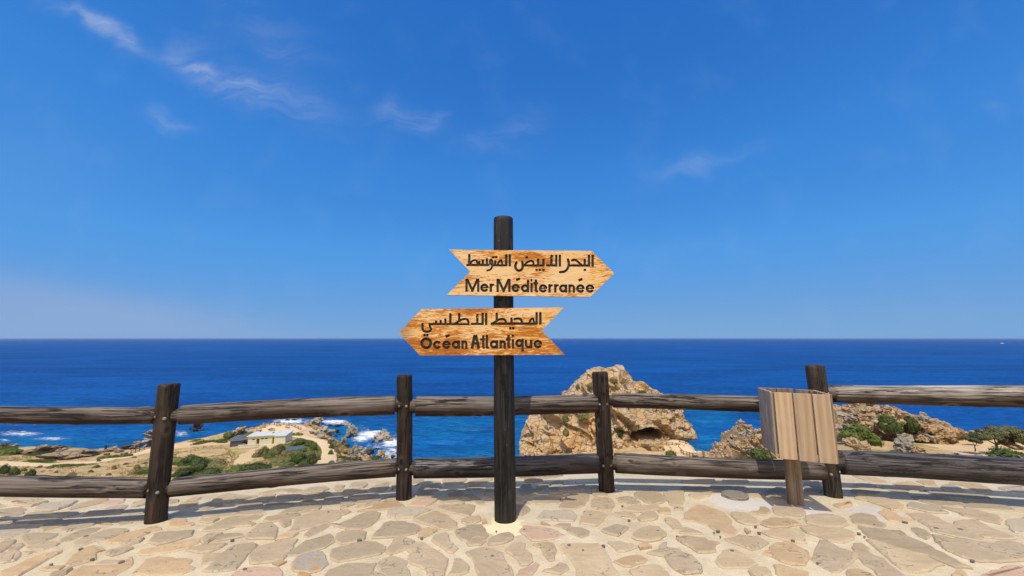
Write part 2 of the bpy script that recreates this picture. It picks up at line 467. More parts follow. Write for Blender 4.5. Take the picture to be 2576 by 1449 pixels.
def mat_mortar():
    m, nt, b = material('cream_mortar')
    p = worldpos(nt)
    n1 = nt.noise(p, 1.7, 5, 0.6, 0.3)
    n2 = nt.noise(p, 55, 4, 0.7)
    n3 = nt.noise(p, 9, 4, 0.6)
    col = nt.ramp(n1, [(0.3, (0.53, 0.425, 0.270)), (0.5, (0.61, 0.505, 0.335)), (0.72, (0.66, 0.565, 0.395))])
    v = nt.math('ADD', nt.math('MULTIPLY_ADD', n2, 0.5, 0.72), nt.math('MULTIPLY_ADD', n3, 0.4, -0.2))
    col = nt.mix(1.0, col, v, 'MULTIPLY')
    # rough white cement round the cut stump, the bin and the foot of the signpost
    def patch(q, r):
        dist = nt.new('ShaderNodeVectorMath'); dist.operation = 'DISTANCE'
        nt.l.new(p, dist.inputs[0]); dist.inputs[1].default_value = q
        return nt.sstep(nt.math('ADD', dist.outputs['Value'], nt.math('MULTIPLY_ADD', n3, 0.5, -0.25)), r, r * 0.72)
    for (px, py, rr, cc) in ((1862, 1262, 0.34, (0.60, 0.55, 0.47)), (2030, 1282, 0.22, (0.60, 0.55, 0.47)), (2200, 1290, 0.24, (0.56, 0.50, 0.42)), (1272, 1322, 0.21, (0.80, 0.68, 0.42))):
        q = on_g(px, py); col = nt.mix(patch(tuple(q), rr), col, cc)
    speck = nt.sstep(nt.noise(p, 26, 2, 0.5), 0.70, 0.76)
    col = nt.mix(nt.math('MULTIPLY', speck, 0.5), col, (0.20, 0.17, 0.14))
    nt.l.new(col, b.inputs['Base Color'])
    b.inputs['Roughness'].default_value = 0.9; b.inputs['Specular IOR Level'].default_value = 0.15
    h = nt.math('ADD', nt.math('MULTIPLY', n2, 0.5), n3)
    nt.l.new(nt.bump(h, 0.9, 0.016), b.inputs['Normal'])
    return m
M['mortar'] = mat_mortar()
M['pebble'] = mat_plain('dark_pebble', (0.15, 0.125, 0.105), 0.85, var=0.5, scale=30)
# ------------------------------------------------------------------ pavement
EDGE = [(-16, 3.9)] + [(lambda q: (q.x, q.y))(on_g(x, y)) for x, y in ((0, 1222), (200, 1225), (380, 1227), (450, 1225), (700, 1203), (1000, 1178), (1288, 1171), (1500, 1166), (1900, 1177), (2200, 1167), (2400, 1177), (2576, 1189))] + [(16, 3.6)]
def build_pavement():
    # mortar bed: one sheet with a gentle unevenness, its outer edge a low kerb face
    xs = np.linspace(-14, 14, 141)
    ex = [e[0] for e in EDGE]; ey = [e[1] for e in EDGE]
    rows = np.concatenate([[-9, -5, -2, 0, 1], np.linspace(1.6, 1, 0), np.linspace(1.6, 5.0, 35) / 5.0])
    V, F = [], []
    t = np.concatenate([np.linspace(0, 0.55, 8)[:-1], np.linspace(0.55, 1, 36)])
    for x in xs:
        ye = np.interp(x, ex, ey)
        for k in t:
            y = -7 + (ye + 7) * k
            V.append((x, y, gz(y) + 0.006 * mnoise.noise(Vector((x * 1.3, y * 1.3, 0))) + 0.003 * mnoise.noise(Vector((x * 5, y * 5, 3)))))
    n = len(t)
    for i in range(len(xs) - 1):
        for j in range(n - 1):
            a = i * n + j
            F.append((a, a + n, a + n + 1, a + 1))
    base = len(V)
    for i, x in enumerate(xs):
        q = V[i * n + n - 1]
        V.append((q[0], q[1], q[2] - 0.5))
    for i in range(len(xs) - 1):
        F.append((i * n + n - 1, (i + 1) * n + n - 1, base + i + 1, base + i))
    pv = mesh_obj('pavement', V, F, M['mortar'], smooth=True)
    tag(pv, kind='structure')
    return pv
pavement = build_pavement()

TILES = {'A': (0, 1800, 4.025), 'B': (640, 1800, 4.025), 'C': (1280, 1760, 3.622), 'D': (1920, 1760, 3.622), 'E': (2560, 1760, 3.622), 'F': (3200, 1760, 3.622)}
K = 2576.0 / 3840.0
def tile_px(t, x, y):
    x0, y0, s = TILES[t]
    return (x0 + x / s) * K, (y0 + y / s) * K
STONES = '''
A t 60,300 110,245 560,245 720,245 480,285 200,310
A t 190,325 420,310 560,270 700,320 640,340 480,390 320,385 230,360
A w 560,400 660,355 860,340 1000,315 1140,320 1060,370 940,420 880,445 640,460 560,450
A t 1060,405 1180,365 1420,300 1560,270 1640,280 1580,320 1400,370 1220,405 1100,430
A p 1560,340 1720,300 1860,290 1850,330 1740,355 1580,375
A p 1570,430 1660,395 1860,370 1910,380 1840,440 1600,455
A t 2020,340 2190,285 2240,340 2080,385 2010,380
A t -60,470 0,440 330,415 380,430 330,475 100,485
A t -80,350 80,375 90,395 -60,410
A g 360,540 440,500 760,485 820,500 640,548
A g 700,540 860,500 1160,490 1170,505 1000,545
A g 1280,535 1360,470 1840,455 1820,480 1500,525
A g 1830,510 1920,455 2180,440 2170,490 1960,515
A g -60,490 350,485 330,510 90,555 -60,545
A g 140,670 300,620 700,600 940,600 640,680
A g 640,690 900,610 1050,590 1220,590 1140,650 900,670
A g 1170,650 1330,585 1600,575 1480,640
A g 1500,635 1640,580 1880,565 1840,615
A g 1850,620 1980,560 2180,540 2170,610
A g -60,600 190,600 180,630 -60,655
A o 610,720 680,680 880,685 920,690 740,745 660,760 620,745
A g 940,735 1040,690 1240,665 1420,645 1380,680 1160,740 1010,785 950,770
A o 1540,665 1620,640 1680,660 1640,680
A t 1770,660 1850,630 2000,640 1960,660 1800,685
A w -80,870 -60,770 200,720 330,725 440,755 380,790 220,835 60,880
A g 330,870 370,825 560,800 860,800 740,880 660,920 560,965 430,985 370,910
A g 890,895 1000,840 1240,745 1500,725 1410,780 1180,870 1050,900 910,930
A g 1090,950 1260,880 1480,790 1640,745 1850,745 1960,765 1880,800 1600,880 1420,930 1180,985
A o 1620,940 1660,890 1940,800 2340,700 2430,720 2440,750 2240,800 2060,870 1860,935
A g -80,1000 80,920 190,895 170,960 100,1040 30,1090 -80,1100
A g 150,1030 200,980 320,960 350,990 310,1030 240,1060 160,1065
A g 470,1010 620,960 800,940 900,955 820,1000 640,1055 560,1040
A g -80,1120 240,1070 270,1080 270,1150 220,1200 140,1230 -80,1230
A g 360,1090 400,1070 470,1070 490,1090 420,1115
A g 1820,960 1980,910 2150,890 2060,945 1960,975
A o 20,1380 300,1280 420,1200 640,1130 880,1080 900,1100 700,1200 560,1290 400,1360 240,1449 40,1490
A o 970,1270 1080,1180 1190,1080 1260,1030 1420,990 1520,1010 1560,1060 1440,1090 1440,1130 1430,1180 1280,1230 1080,1280
A o 640,1330 780,1290 960,1285 880,1340 700,1355
A g 1460,1250 1620,1210 1800,1200 1840,1205 1790,1250 1640,1270
A o 1010,1470 1080,1380 1280,1290 1560,1290 1780,1262 1870,1210 1960,1150 1990,1190 1960,1290 1860,1370 1750,1430 1740,1500 1300,1520
A g 760,1420 1000,1350 1060,1345 980,1420 780,1480
A g 1640,1080 1760,1040 1900,1010 1980,1030 1880,1080 1720,1120
B g -300,930 -240,820 -120,790 0,795 330,770 300,840 120,890 0,930 -170,970
B o -490,1090 -400,1045 -180,1000 0,955 240,905 440,880 400,940 230,1020 60,1060 -200,1090 -420,1125
B o -570,1400 -480,1320 -420,1260 -340,1190 -100,1150 0,1180 290,1190 310,1220 270,1270 360,1310 340,1340 200,1395 -100,1420
B o 0,610 80,590 200,595 230,640 340,650 380,660 280,690 130,715 0,705
B t 440,620 520,590 720,585 640,630 550,645
B o 230,315 330,265 450,255 400,290
B o 130,380 180,345 390,320 410,330 370,380 240,400
B t -60,300 130,300 90,325 -60,335
B t 610,325 700,260 860,205 1000,225 1060,240 1300,240 1150,270 1080,300 900,330
B o 1060,345 1280,290 1480,205 1580,210 1550,260 1430,310 1260,345
B t 1350,200 1440,165 1560,150 1720,130 1660,165 1520,190
B t 1700,165 1780,130 1960,140 1960,160 1840,180
B t 1970,180 2140,110 2340,100 2370,130 2280,170 2150,190
B t 1600,290 1650,225 1900,215 2030,240 1900,290 1640,305
B t 2020,255 2200,215 2370,180 2430,230 2300,250 2080,270
B t 2480,90 2576,80 2600,140 2510,150
B g 420,440 580,350 740,350 780,370 560,430
B g 970,395 1060,355 1180,345 1380,340 1370,375 1060,405
B g 1400,400 1500,345 1700,340 1860,345 1720,385
B g 1950,340 2120,315 2200,335 2080,355
B g 2300,300 2400,250 2576,240 2600,280 2340,325
B g 480,560 620,490 1050,460 1100,470 880,550
B g 890,545 1120,465 1250,450 1370,455 1430,505 1200,530
B g 1630,500 1760,430 1960,400 2260,385 2200,440 1900,485
B t 610,680 740,620 900,560 1200,530 1390,525 1300,590 1100,630 880,665
B g 470,770 540,710 700,690 900,665 1200,630 1260,655 1180,690 960,700 840,740 640,760
B g 1170,860 1210,780 1330,670 1500,650 1600,690 1600,790 1560,880 1400,875 1250,870
B t 1400,600 1480,560 1700,520 1900,500 1940,510 1860,560 1640,600 1500,625
B g 1640,620 1760,595 1835,595 1790,670 1730,710 1690,670
B g 1860,640 1920,550 2060,510 2200,465 2530,455 2560,560 2400,620 2200,690 2000,750 1830,785 1750,780 1850,700
B g 2020,800 2100,750 2330,650 2380,680 2350,720 2200,790 2080,850 2030,840
B o 1620,890 1700,820 1880,790 1920,800 1860,840 1740,860
B g 490,950 500,870 580,820 700,805 770,812 690,845 620,905 570,935
B g 625,930 690,870 800,812 1000,800 1120,840 1000,860 820,895
B t 260,1060 420,1010 580,980 830,960 720,1030 620,1070 440,1085
B t 470,1250 500,1130 540,1095 740,1100 700,1150 620,1215
B g 640,1230 720,1150 880,1040 1000,985 1260,950 1300,985 1240,1060 1140,1130 1050,1230 1030,1290 960,1330 900,1340 720,1350 520,1355
B g 1220,1240 1230,1130 1340,1000 1480,960 1700,910 1890,900 1860,980 1760,1100 1690,1190 1500,1230 1300,1250
B g 1760,1130 1900,1020 2040,920 2240,860 2420,815 2450,850 2450,930 2300,1010 2120,1060 1960,1110
B l 1850,1320 1850,1240 1930,1150 2100,1090 2300,1070 2320,1150 2345,1250 2250,1340 2090,1395 1900,1360
B l 1930,1470 1950,1385 2080,1405 2130,1425 2050,1490
B p 940,1460 1010,1370 1080,1330 1300,1310 1600,1330 1660,1370 1640,1500 1200,1540
B o 1530,1270 1640,1230 1740,1245 1640,1290
C g -140,1150 -110,1080 0,1050 200,1000 360,975 480,985 600,1050 500,1150 300,1190 0,1235 -120,1200
C g 0,845 200,830 340,850 280,960 150,980 0,1000 -80,940 -40,870
C g 0,740 180,650 320,590 480,575 510,600 460,690 350,780 180,815 40,800 -150,745
C g 0,1310 200,1270 440,1280 400,1380 330,1470 -250,1480 -150,1370
C t 30,320 60,270 320,285 340,295 220,320
C t 120,240 150,185 320,175 350,195 290,240 180,250
C t 400,260 470,210 640,165 650,190 580,290 440,285
C t 0,215 60,215 30,245 0,255
C t 680,240 740,205 790,220 690,270
C t 960,140 1130,140 1040,170 970,195
C t 1000,225 1060,185 1180,165 1340,170 1330,200 1200,215 1080,210
C t 1370,150 1500,130 1700,125 1620,190 1440,215
C o 1690,200 1780,160 2040,115 2000,155 1900,190 1780,215
C g 100,375 220,340 430,325 510,345 400,375 180,390
C g 1050,280 1100,225 1280,215 1340,240 1330,270 1130,310
C g 1440,290 1500,265 1620,285 1560,300
C g 1700,270 1780,230 1960,225 1970,240 1840,275
C g 210,470 260,420 520,385 510,430 380,460
C g 0,460 190,450 140,480 0,505
C g 600,385 700,360 740,365 740,390 640,400
C g 1000,375 1060,335 1230,335 1330,380 1290,390 1060,395
C g 1460,380 1460,325 1650,325 1640,350 1490,395
C t 1640,370 1720,340 1790,350 1890,410 1960,470 1890,470 1770,420
C g 1360,445 1540,425 1660,455 1620,470 1420,465
C g 1900,320 1990,290 2070,290 2070,300 1940,330
C o 1990,385 2060,365 2080,400 2040,405
C t 210,510 420,450 440,460 330,500
C o 240,570 400,525 450,480 600,430 720,420 800,460 850,500 700,525 540,540 360,560
C p 930,490 980,440 1080,410 1280,410 1210,460 1150,495
C w 640,640 640,560 720,530 900,525 1150,530 1200,545 1060,600 960,650 800,655 700,660
C p 0,545 90,560 110,575 40,605 0,615
C t 1330,490 1500,480 1780,480 1790,540 1740,630 1600,600 1420,555 1350,530
C t 1010,680 1090,640 1220,590 1290,570 1440,630 1520,690 1580,760 1440,810 1330,800 1220,750 1110,720
C t 1660,710 1640,670 1740,640 1870,635 1890,670 1800,720 1700,740
C g 430,920 500,840 580,740 660,710 860,720 1070,775 1010,860 880,890 740,910 560,915
C o 1040,900 1080,830 1160,800 1290,825 1220,870 1130,915
C g 1550,830 1700,780 1890,755 1950,830 1990,880 1930,920 1870,905 1780,925 1720,965 1640,950 1580,880
C g 1720,985 1790,938 1880,925 1930,960 1890,1010 1760,1020
C g 1240,960 1280,900 1420,860 1470,880 1470,960 1540,1010 1560,1060 1530,1120 1440,1120 1400,1070 1320,1020
C g 600,1100 640,1060 700,1000 710,940 800,920 900,940 1000,980 880,1060 760,1110 660,1140
C g 900,1090 960,1040 1020,1000 1150,1010 1200,1060 1300,1110 1370,1150 1450,1210 1420,1290 1400,1380 1380,1470 1210,1470 1140,1360 1060,1290 920,1240 940,1140
C g 500,1260 600,1210 680,1170 780,1210 880,1240 870,1310 920,1400 940,1470 680,1470 560,1390 520,1310
C g 370,1459 420,1400 500,1385 580,1410 640,1460
C g 1470,1430 1500,1370 1540,1220 1610,1215 1680,1270 1720,1390 1600,1430
C g 1710,1120 1840,1080 1940,1060 2050,1100 2180,1140 2200,1220 2280,1330 2300,1480 1870,1480 1850,1350 1820,1260 1740,1180
C g 2020,1010 2030,940 2140,890 2290,865 2330,900 2320,940 2180,1000
C o 1900,705 1960,690 1960,725 1920,730
D g -70,1080 0,1020 100,1000 170,1010 180,1080 260,1140 285,1230 190,1290 100,1295 80,1200 0,1160 -60,1120
D o 170,120 300,125 420,150 300,165 190,165
D t 80,105 300,90 700,75 500,110 200,110
D g 110,235 150,205 240,200 250,240 150,250
D g 540,210 560,165 680,170 660,210
D g 330,235 400,205 500,195 450,245
D p 660,290 700,250 980,220 960,280 820,300
D g 90,300 200,280 430,270 420,300 200,370
D g 480,350 560,325 690,330 690,360 580,360
D g 500,270 560,240 640,245 580,280
D g 250,460 320,380 480,380 630,410 600,465 400,470
D g 150,440 200,430 240,455 225,478 170,470
D t 640,520 690,430 740,380 800,325 1040,345 1030,400 990,460 920,510 780,535
D g 1070,270 1100,225 1170,220 1180,270
D g 1110,340 1110,305 1250,330 1310,370 1150,365
D o 60,380 120,390 110,420 60,425
D g 60,490 200,500 240,530 150,610 60,580
D t 1090,490 1120,380 1330,390 1360,440 1375,500 1330,550 1180,540
D g 1430,390 1620,365 1700,420 1750,460 1640,480 1490,450
D t 1680,360 1700,310 1900,310 2040,350 2080,430 2000,465 1860,460 1760,410
D t 2060,340 2140,300 2318,300 2330,380 2300,480 2180,490 2110,440
D t 1480,530 1640,500 1900,490 2000,500 1960,545 1780,570 1600,570
D o 2000,530 2120,530 2140,600 2010,590
D t 1390,600 1480,575 1600,580 1680,640 1640,670 1520,660
D t 1700,670 1760,620 1860,575 1960,600 1970,660 1880,690 1740,695
D t 2070,670 2150,660 2240,690 2318,780 2318,835 2180,830 2160,760
D t 940,730 950,660 1000,570 1160,570 1280,610 1250,660 1180,720 1150,765 1060,745
D w 330,660 390,600 420,560 600,570 700,550 800,570 870,630 830,700 600,690 420,680
D p 130,830 180,760 300,770 500,800 600,830 720,890 620,920 380,955 290,960 220,910
D g 590,760 640,735 770,740 755,815 690,790
D g 775,840 800,780 960,790 1040,830 1010,880 930,915 860,880
D g 1220,830 1360,760 1440,750 1560,780 1490,840 1420,895 1320,860
D t 1650,920 1700,830 1860,770 1980,780 2080,860 1990,940 1880,960 1720,950
D o 380,720 430,715 510,750 420,745
D t 640,1030 700,1000 960,1010 1180,1010 1240,1060 1270,1130 1330,1220 1330,1280 1420,1400 1300,1480 900,1480 860,1320 820,1240 740,1130
D t 310,1030 380,1000 540,1005 585,1050 560,1140 570,1220 510,1240 440,1130 400,1070
D g 450,1380 520,1340 640,1280 720,1290 750,1340 640,1400 520,1385
D p 60,1460 140,1370 330,1270 375,1300 280,1390 200,1460
D o 1400,1240 1520,1200 1740,1165 1800,1215 1680,1280 1520,1310
D g 1320,990 1480,1000 1640,1020 1690,1055 1580,1090 1430,1110 1410,1050
D o 1710,1040 1800,1000 1870,1060 1760,1080
D g 1850,1140 1940,1100 2010,1090 2060,1010 2120,1000 2130,1080 2270,1090 2318,1130 2460,1180 2540,1260 2583,1310 2530,1390 2318,1400 2200,1340 2140,1240 2080,1180
D t 1620,1380 1760,1320 1920,1290 2000,1320 2080,1380 2130,1480 1700,1480
D t 2220,500 2310,520 2318,545 2240,545
E t -60,940 60,905 200,930 290,940 340,970 480,990 420,1050 430,1110 290,1130 190,1110 90,1040 0,1000
E t 90,340 240,320 400,310 370,350 200,400 130,380
E o 890,340 1080,330 1120,360 960,380
E o 50,600 150,510 250,490 440,540 520,570 600,620 660,700 650,730 730,830 690,880 480,840 330,740 150,690 0,680
E t -40,790 120,800 190,830 280,870 140,860 -40,850
E t 690,640 660,590 860,600 960,660 1080,720 960,750 820,730 740,690
E o 920,580 1040,550 1050,510 1140,510 1180,560 1150,605 1060,610
E g 1240,580 1250,490 1420,480 1640,540 1660,640 1580,665 1380,630
E o 1070,740 1140,690 1200,660 1420,670 1500,690 1580,740 1400,770 1240,780 1150,775
E t 1100,850 1260,820 1540,805 1620,840 1650,920 1650,980 1500,970 1360,940 1200,900
E g 1680,640 1800,615 2000,620 2160,660 2240,740 2130,780 1900,770 1700,720
E t 1610,790 1650,765 1860,790 2060,800 2300,845 2300,930 2180,995 2000,960 1860,900 1700,860
E o 830,800 930,840 880,870
E t 580,940 720,930 760,900 900,910 1040,920 1140,990 1090,1050 960,1090 860,1060 740,1010 640,970
E o 1100,1140 1180,1090 1260,1010 1380,990 1500,1010 1580,1060 1700,1130 1700,1180 1640,1290 1480,1280 1320,1240 1240,1190
E t 460,1240 530,1140 620,1090 720,1085 800,1140 900,1200 1010,1270 860,1320 700,1320 580,1335 500,1290
E g 1760,1200 1820,1060 1860,960 2000,1000 2140,1070 2300,1120 2300,1220 2210,1290 2130,1380 2040,1400 1920,1330
E t 930,1380 1000,1340 1120,1340 1190,1390 1160,1470 960,1470
E o 1230,1300 1340,1310 1500,1360 1690,1400 1680,1470 1370,1470
E g 540,140 860,135 880,170 600,180
E g 0,150 420,140 400,180 0,180
E g 380,230 840,240 820,290 360,290
E g 0,235 330,240 340,290 0,290
E g 1130,330 1250,250 1420,270 1420,400 1280,400
E g 1660,180 1860,170 1880,300 1680,300
E o 2050,480 2280,440 2300,490 2140,520
F o 0,80 120,100 300,110 380,140 460,180 340,180 180,150
F o 540,200 620,180 760,165 860,190 960,240 760,255 660,240
F o 880,165 1040,150 1120,180 1080,220 980,205
F o 1310,180 1560,180 1740,210 1860,280 1860,315 1700,300 1480,220
F w 1200,250 1230,205 1360,210 1500,280 1380,300 1240,280
F w 1960,240 2400,220 2400,310 2080,280
F g 40,190 250,200 360,270 200,255 0,240 0,200
F g 380,225 640,240 760,320 560,310 420,260
F g 700,265 900,280 900,300 780,290
F g 1040,300 1100,285 1500,320 1740,340 1900,420 1500,400 1100,340
F g 0,280 350,310 360,340 200,350 0,320
F g 820,370 1100,370 1460,440 1460,490 1200,490 940,430
F g 1500,480 1780,450 2100,500 2200,560 1900,540 1560,520
F t 40,390 120,365 400,385 600,440 660,490 620,550 520,545 400,490 200,430
F w 740,520 780,445 960,470 1160,510 1280,590 1180,590 1000,570 880,545
F g 1210,505 1380,530 1640,550 1760,585 1985,640 1980,740 1840,710 1680,660 1540,630 1380,565
F o 370,590 420,540 520,565 640,640 830,695 620,710 500,690 420,650
F g 0,610 140,600 300,640 330,700 430,745 350,795 200,760 0,720
F g 740,600 900,585 1060,605 1180,660 1280,730 1440,760 1600,840 1720,930 1790,970 1640,950 1380,905 1180,860 1060,820 960,730 840,680
F g 1370,720 1480,690 1700,695 1860,790 2000,840 2190,920 2000,930 1760,905 1640,860 1500,800
F w 2090,770 2120,690 2400,640 2400,860 2200,850
F g 80,775 200,800 480,830 660,850 780,940 960,1010 1100,1090 1300,1180 1460,1280 1600,1340 1480,1320 1360,1310 1160,1230 980,1160 760,1110 600,1070 400,990 240,920
F t 180,960 280,970 420,1020 640,1090 820,1150 1000,1210 1200,1285 1080,1310 1000,1360 900,1360 780,1390 640,1330 520,1240 420,1150 300,1060
F g 0,1000 120,1010 220,1080 200,1110 300,1180 400,1210 480,1280 600,1370 710,1470 360,1470 240,1340 120,1230 40,1150
F g 780,790 880,790 980,820 1040,860 1000,940 880,900 820,830
F g 1090,890 1240,910 1360,940 1600,975 1760,995 1860,1000 2100,970 2280,1020 2400,1080 2400,1200 2160,1240 1900,1250 1700,1240 1480,1180 1300,1100 1180,1010
F p 1760,1470 1870,1395 2000,1325 2080,1300 2310,1305 2330,1490
F o 1330,1460 1400,1380 1500,1400 1530,1470
F t -30,1110 60,1190 -30,1230
F o -50,1360 60,1350 200,1400 280,1470 -50,1470
'''
def stone_mesh(poly, seed, zt):
    """flagstone from a plan polygon: rough chipped outline, worn edge, sunk in the mortar"""
    rs = random.Random(seed)
    area = sum(poly[i][0] * poly[(i + 1) % len(poly)][1] - poly[(i + 1) % len(poly)][0] * poly[i][1] for i in range(len(poly))) / 2
    if area < 0: poly = poly[::-1]
    out = []
    n = len(poly)
    for i in range(n):
        p0, p1, p2, p3 = poly[i - 1], poly[i], poly[(i + 1) % n], poly[(i + 2) % n]
        L = math.hypot(p2[0] - p1[0], p2[1] - p1[1])
        k = max(1, int(L / 0.042))
        for j in range(k):
            t = j / k
            # a little of the Catmull-Rom roundness, the rest straight
            lx = p1[0] + (p2[0] - p1[0]) * t; ly = p1[1] + (p2[1] - p1[1]) * t
            cx = 0.5 * (2 * p1[0] + (p2[0] - p0[0]) * t + (2 * p0[0] - 5 * p1[0] + 4 * p2[0] - p3[0]) * t * t + (3 * p1[0] - p0[0] - 3 * p2[0] + p3[0]) * t ** 3)
            cy = 0.5 * (2 * p1[1] + (p2[1] - p0[1]) * t + (2 * p0[1] - 5 * p1[1] + 4 * p2[1] - p3[1]) * t * t + (3 * p1[1] - p0[1] - 3 * p2[1] + p3[1]) * t ** 3)
            w = 0.55
            jx = rs.uniform(-1, 1) * 0.011; jy = rs.uniform(-1, 1) * 0.009
            out.append((lx * (1 - w) + cx * w + jx, ly * (1 - w) + cy * w + jy))
    m = len(out)
    cx = sum(p[0] for p in out) / m; cy = sum(p[1] for p in out) / m
    big = max(math.hypot(p[0] - cx, p[1] - cy) for p in out)
    tx, ty = (rs.uniform(-.0025, .0025) / max(big, .1) for _ in range(2))
    # let the stone reach a little under the mortar's feathered edge
    out = [(cx + (x - cx) * (1 + .013 / max(.05, math.hypot(x - cx, y - cy))), cy + (y - cy) * (1 + .013 / max(.05, math.hypot(x - cx, y - cy)))) for x, y in out]
    V = [(x - cx, y - cy, -0.015) for x, y in out]
    V += [(x - cx, y - cy, zt * 0.30 + tx * (x - cx) + ty * (y - cy)) for x, y in out]
    for inset, up in ((0.010, 1.0), (0.032, 1.06)):
        for i in range(m):
            ax, ay = out[i - 2]; bx, by = out[(i + 2) % m]
            ex, ey = bx - ax, by - ay; l = math.hypot(ex, ey) + 1e-9
            x0, y0 = out[i]
            q = min(inset, 0.3 * math.hypot(x0 - cx, y0 - cy))
            x = x0 - ey / l * q; y = y0 + ex / l * q
            V.append((x - cx, y - cy, zt * up + tx * (x - cx) + ty * (y - cy)))
    F = []
    for r in range(3):
        for i in range(m):
            j = (i + 1) % m
            F.append((r * m + i, r * m + j, (r + 1) * m + j, (r + 1) * m + i))
    F.append(tuple(range(3 * m, 4 * m)))
    return V, F, (cx, cy)
def in_poly(x, y, poly):
    c = False; n = len(poly)
    for i in range(n):
        x0, y0 = poly[i]; x1, y1 = poly[i - 1]
        if (y0 > y) != (y1 > y) and x < (x1 - x0) * (y - y0) / (y1 - y0) + x0: c = not c
    return c
placed = []
def add_stone(poly, code, seed):
    rs = random.Random(seed * 7 + 1)
    V, F, c = stone_mesh(poly, seed, rs.uniform(0.009, 0.019))
    V = [(x, y, z + gz(y + c[1])) for x, y, z in V]
    o = mesh_obj('paving_stone', V, F, M['st_' + code], parent=pavement, loc=(c[0], c[1], 0.0))
    m4 = len(V) // 4
    at = o.data.attributes.new('dust', 'FLOAT', 'POINT')
    at.data.foreach_set('value', [1.0] * (2 * m4) + [0.8] * m4 + [0.12] * m4)
    placed.append(poly)
    return o
for k, line in enumerate(STONES.strip().splitlines()):
    t, code, *pts = line.split()
    poly = []
    for q in pts:
        x, y = map(float, q.split(','))
        g = on_g(*tile_px(t, x, y), 0.008)
        poly.append((g.x, g.y))
    add_stone(poly, code, k + 1)
# flagstones round about, out of the picture or hidden behind the rails
def voronoi_fill():
    rs = random.Random(5)
    seeds = []
    for i in range(-17, 18):
        for j in range(0, 13):
            seeds.append((i * 0.42 + rs.uniform(-.17, .17) + (j % 2) * .2, 0.35 + j * 0.38 + rs.uniform(-.15, .15)))
    n = 0
    order = seeds[:]; rs.shuffle(order)
    for (sx, sy) in order:
        if len(placed) >= 300: break
        cell = [(sx - .5, sy - .5), (sx + .5, sy - .5), (sx + .5, sy + .5), (sx - .5, sy + .5)]
        for (qx, qy) in seeds:
            dx, dy = qx - sx, qy - sy
            d2 = dx * dx + dy * dy
            if d2 < 1e-9 or d2 > 1.2: continue
            mx, my = sx + dx * .5, sy + dy * .5
            l = math.sqrt(d2)
            lim = (mx * dx + my * dy) / l - 0.026
            new = []
            for a in range(len(cell)):
                p, q = cell[a], cell[(a + 1) % len(cell)]
                dp = (p[0] * dx + p[1] * dy) / l - lim; dq = (q[0] * dx + q[1] * dy) / l - lim
                if dp <= 0: new.append(p)
                if dp * dq < 0:
                    s = dp / (dp - dq); new.append((p[0] + (q[0] - p[0]) * s, p[1] + (q[1] - p[1]) * s))
            cell = new
            if len(cell) < 3: break
        if len(cell) < 3: continue
        if any(y > np.interp(x, [e[0] for e in EDGE], [e[1] for e in EDGE]) - .06 for x, y in cell): continue
        cx = sum(p[0] for p in cell) / len(cell); cy = sum(p[1] for p in cell) / len(cell)
        test = cell + [(cx, cy)] + [((p[0] + cx) / 2, (p[1] + cy) / 2) for p in cell]
        clash = any(in_poly(x, y, P) for P in near(cx, cy) for x, y in test) or any(in_poly(x, y, cell) for P in near(cx, cy) for x, y in P)
        if clash: continue
        # only where no traced stone covers the floor: skip the picture's own foreground
        d = Vector((cx, cy, gz(cy) - 1.6)); zc = d.y * CP + d.z * SP; px = 1288 + FPX * d.x / max(zc, .01); py = 724.5 - FPX * (-d.y * SP + d.z * CP) / max(zc, .01)
        if zc > 0 and 0 < px < 2576 and 1262 < py < 1449: continue
        if abs(cx) > 6.5 or cy < 1.0: continue
        add_stone(cell, rs.choice('gggtttoowp'), 1000 + n); n += 1
def near(cx, cy):
    return [P for P in placed if abs(P[0][0] - cx) < 2.0 and abs(P[0][1] - cy) < 1.6]
voronoi_fill()

# dark pebbles and trodden spots set in the paving
SPOTS = '''A 1300,850 40
A 1220,1040 45
A 775,1275 35
A 1390,1195 40
A 1830,1240 60
A 430,1090 0
B 930,905 40
B 910,1055 45
B 1120,1345 40
B 1360,662 22
B 2380,482 22
B 1520,710 25
C 245,960 48
C 1090,930 30
C 2050,1180 36
C 2105,843 18
D 168,818 24
D 985,577 18
D 1066,624 26
D 660,402 18
D 685,432 18
D 730,390 18
D 1500,498 22
D 1590,692 28
D 775,1027 30
D 1240,1038 38
D 1980,838 30
D 2105,682 22
D 2245,913 28
D 1470,868 22
D 2245,525 18
D 965,1097 20
D 860,175 10
E 478,838 40
E 425,860 18
E 512,917 18
E 990,777 28
E 1040,862 36
E 1495,968 36
E 1835,1275 30
E 670,1105 40
E 1820,722 38
E 1770,665 30
E 2055,682 26
E 410,680 0
F 700,717 46
F 1130,802 42
F 1455,815 42
F 1615,1240 42
F 75,872 34
F 285,752 22
F 150,915 20
F 1190,570 26
F 975,288 26
F 2195,1210 40'''
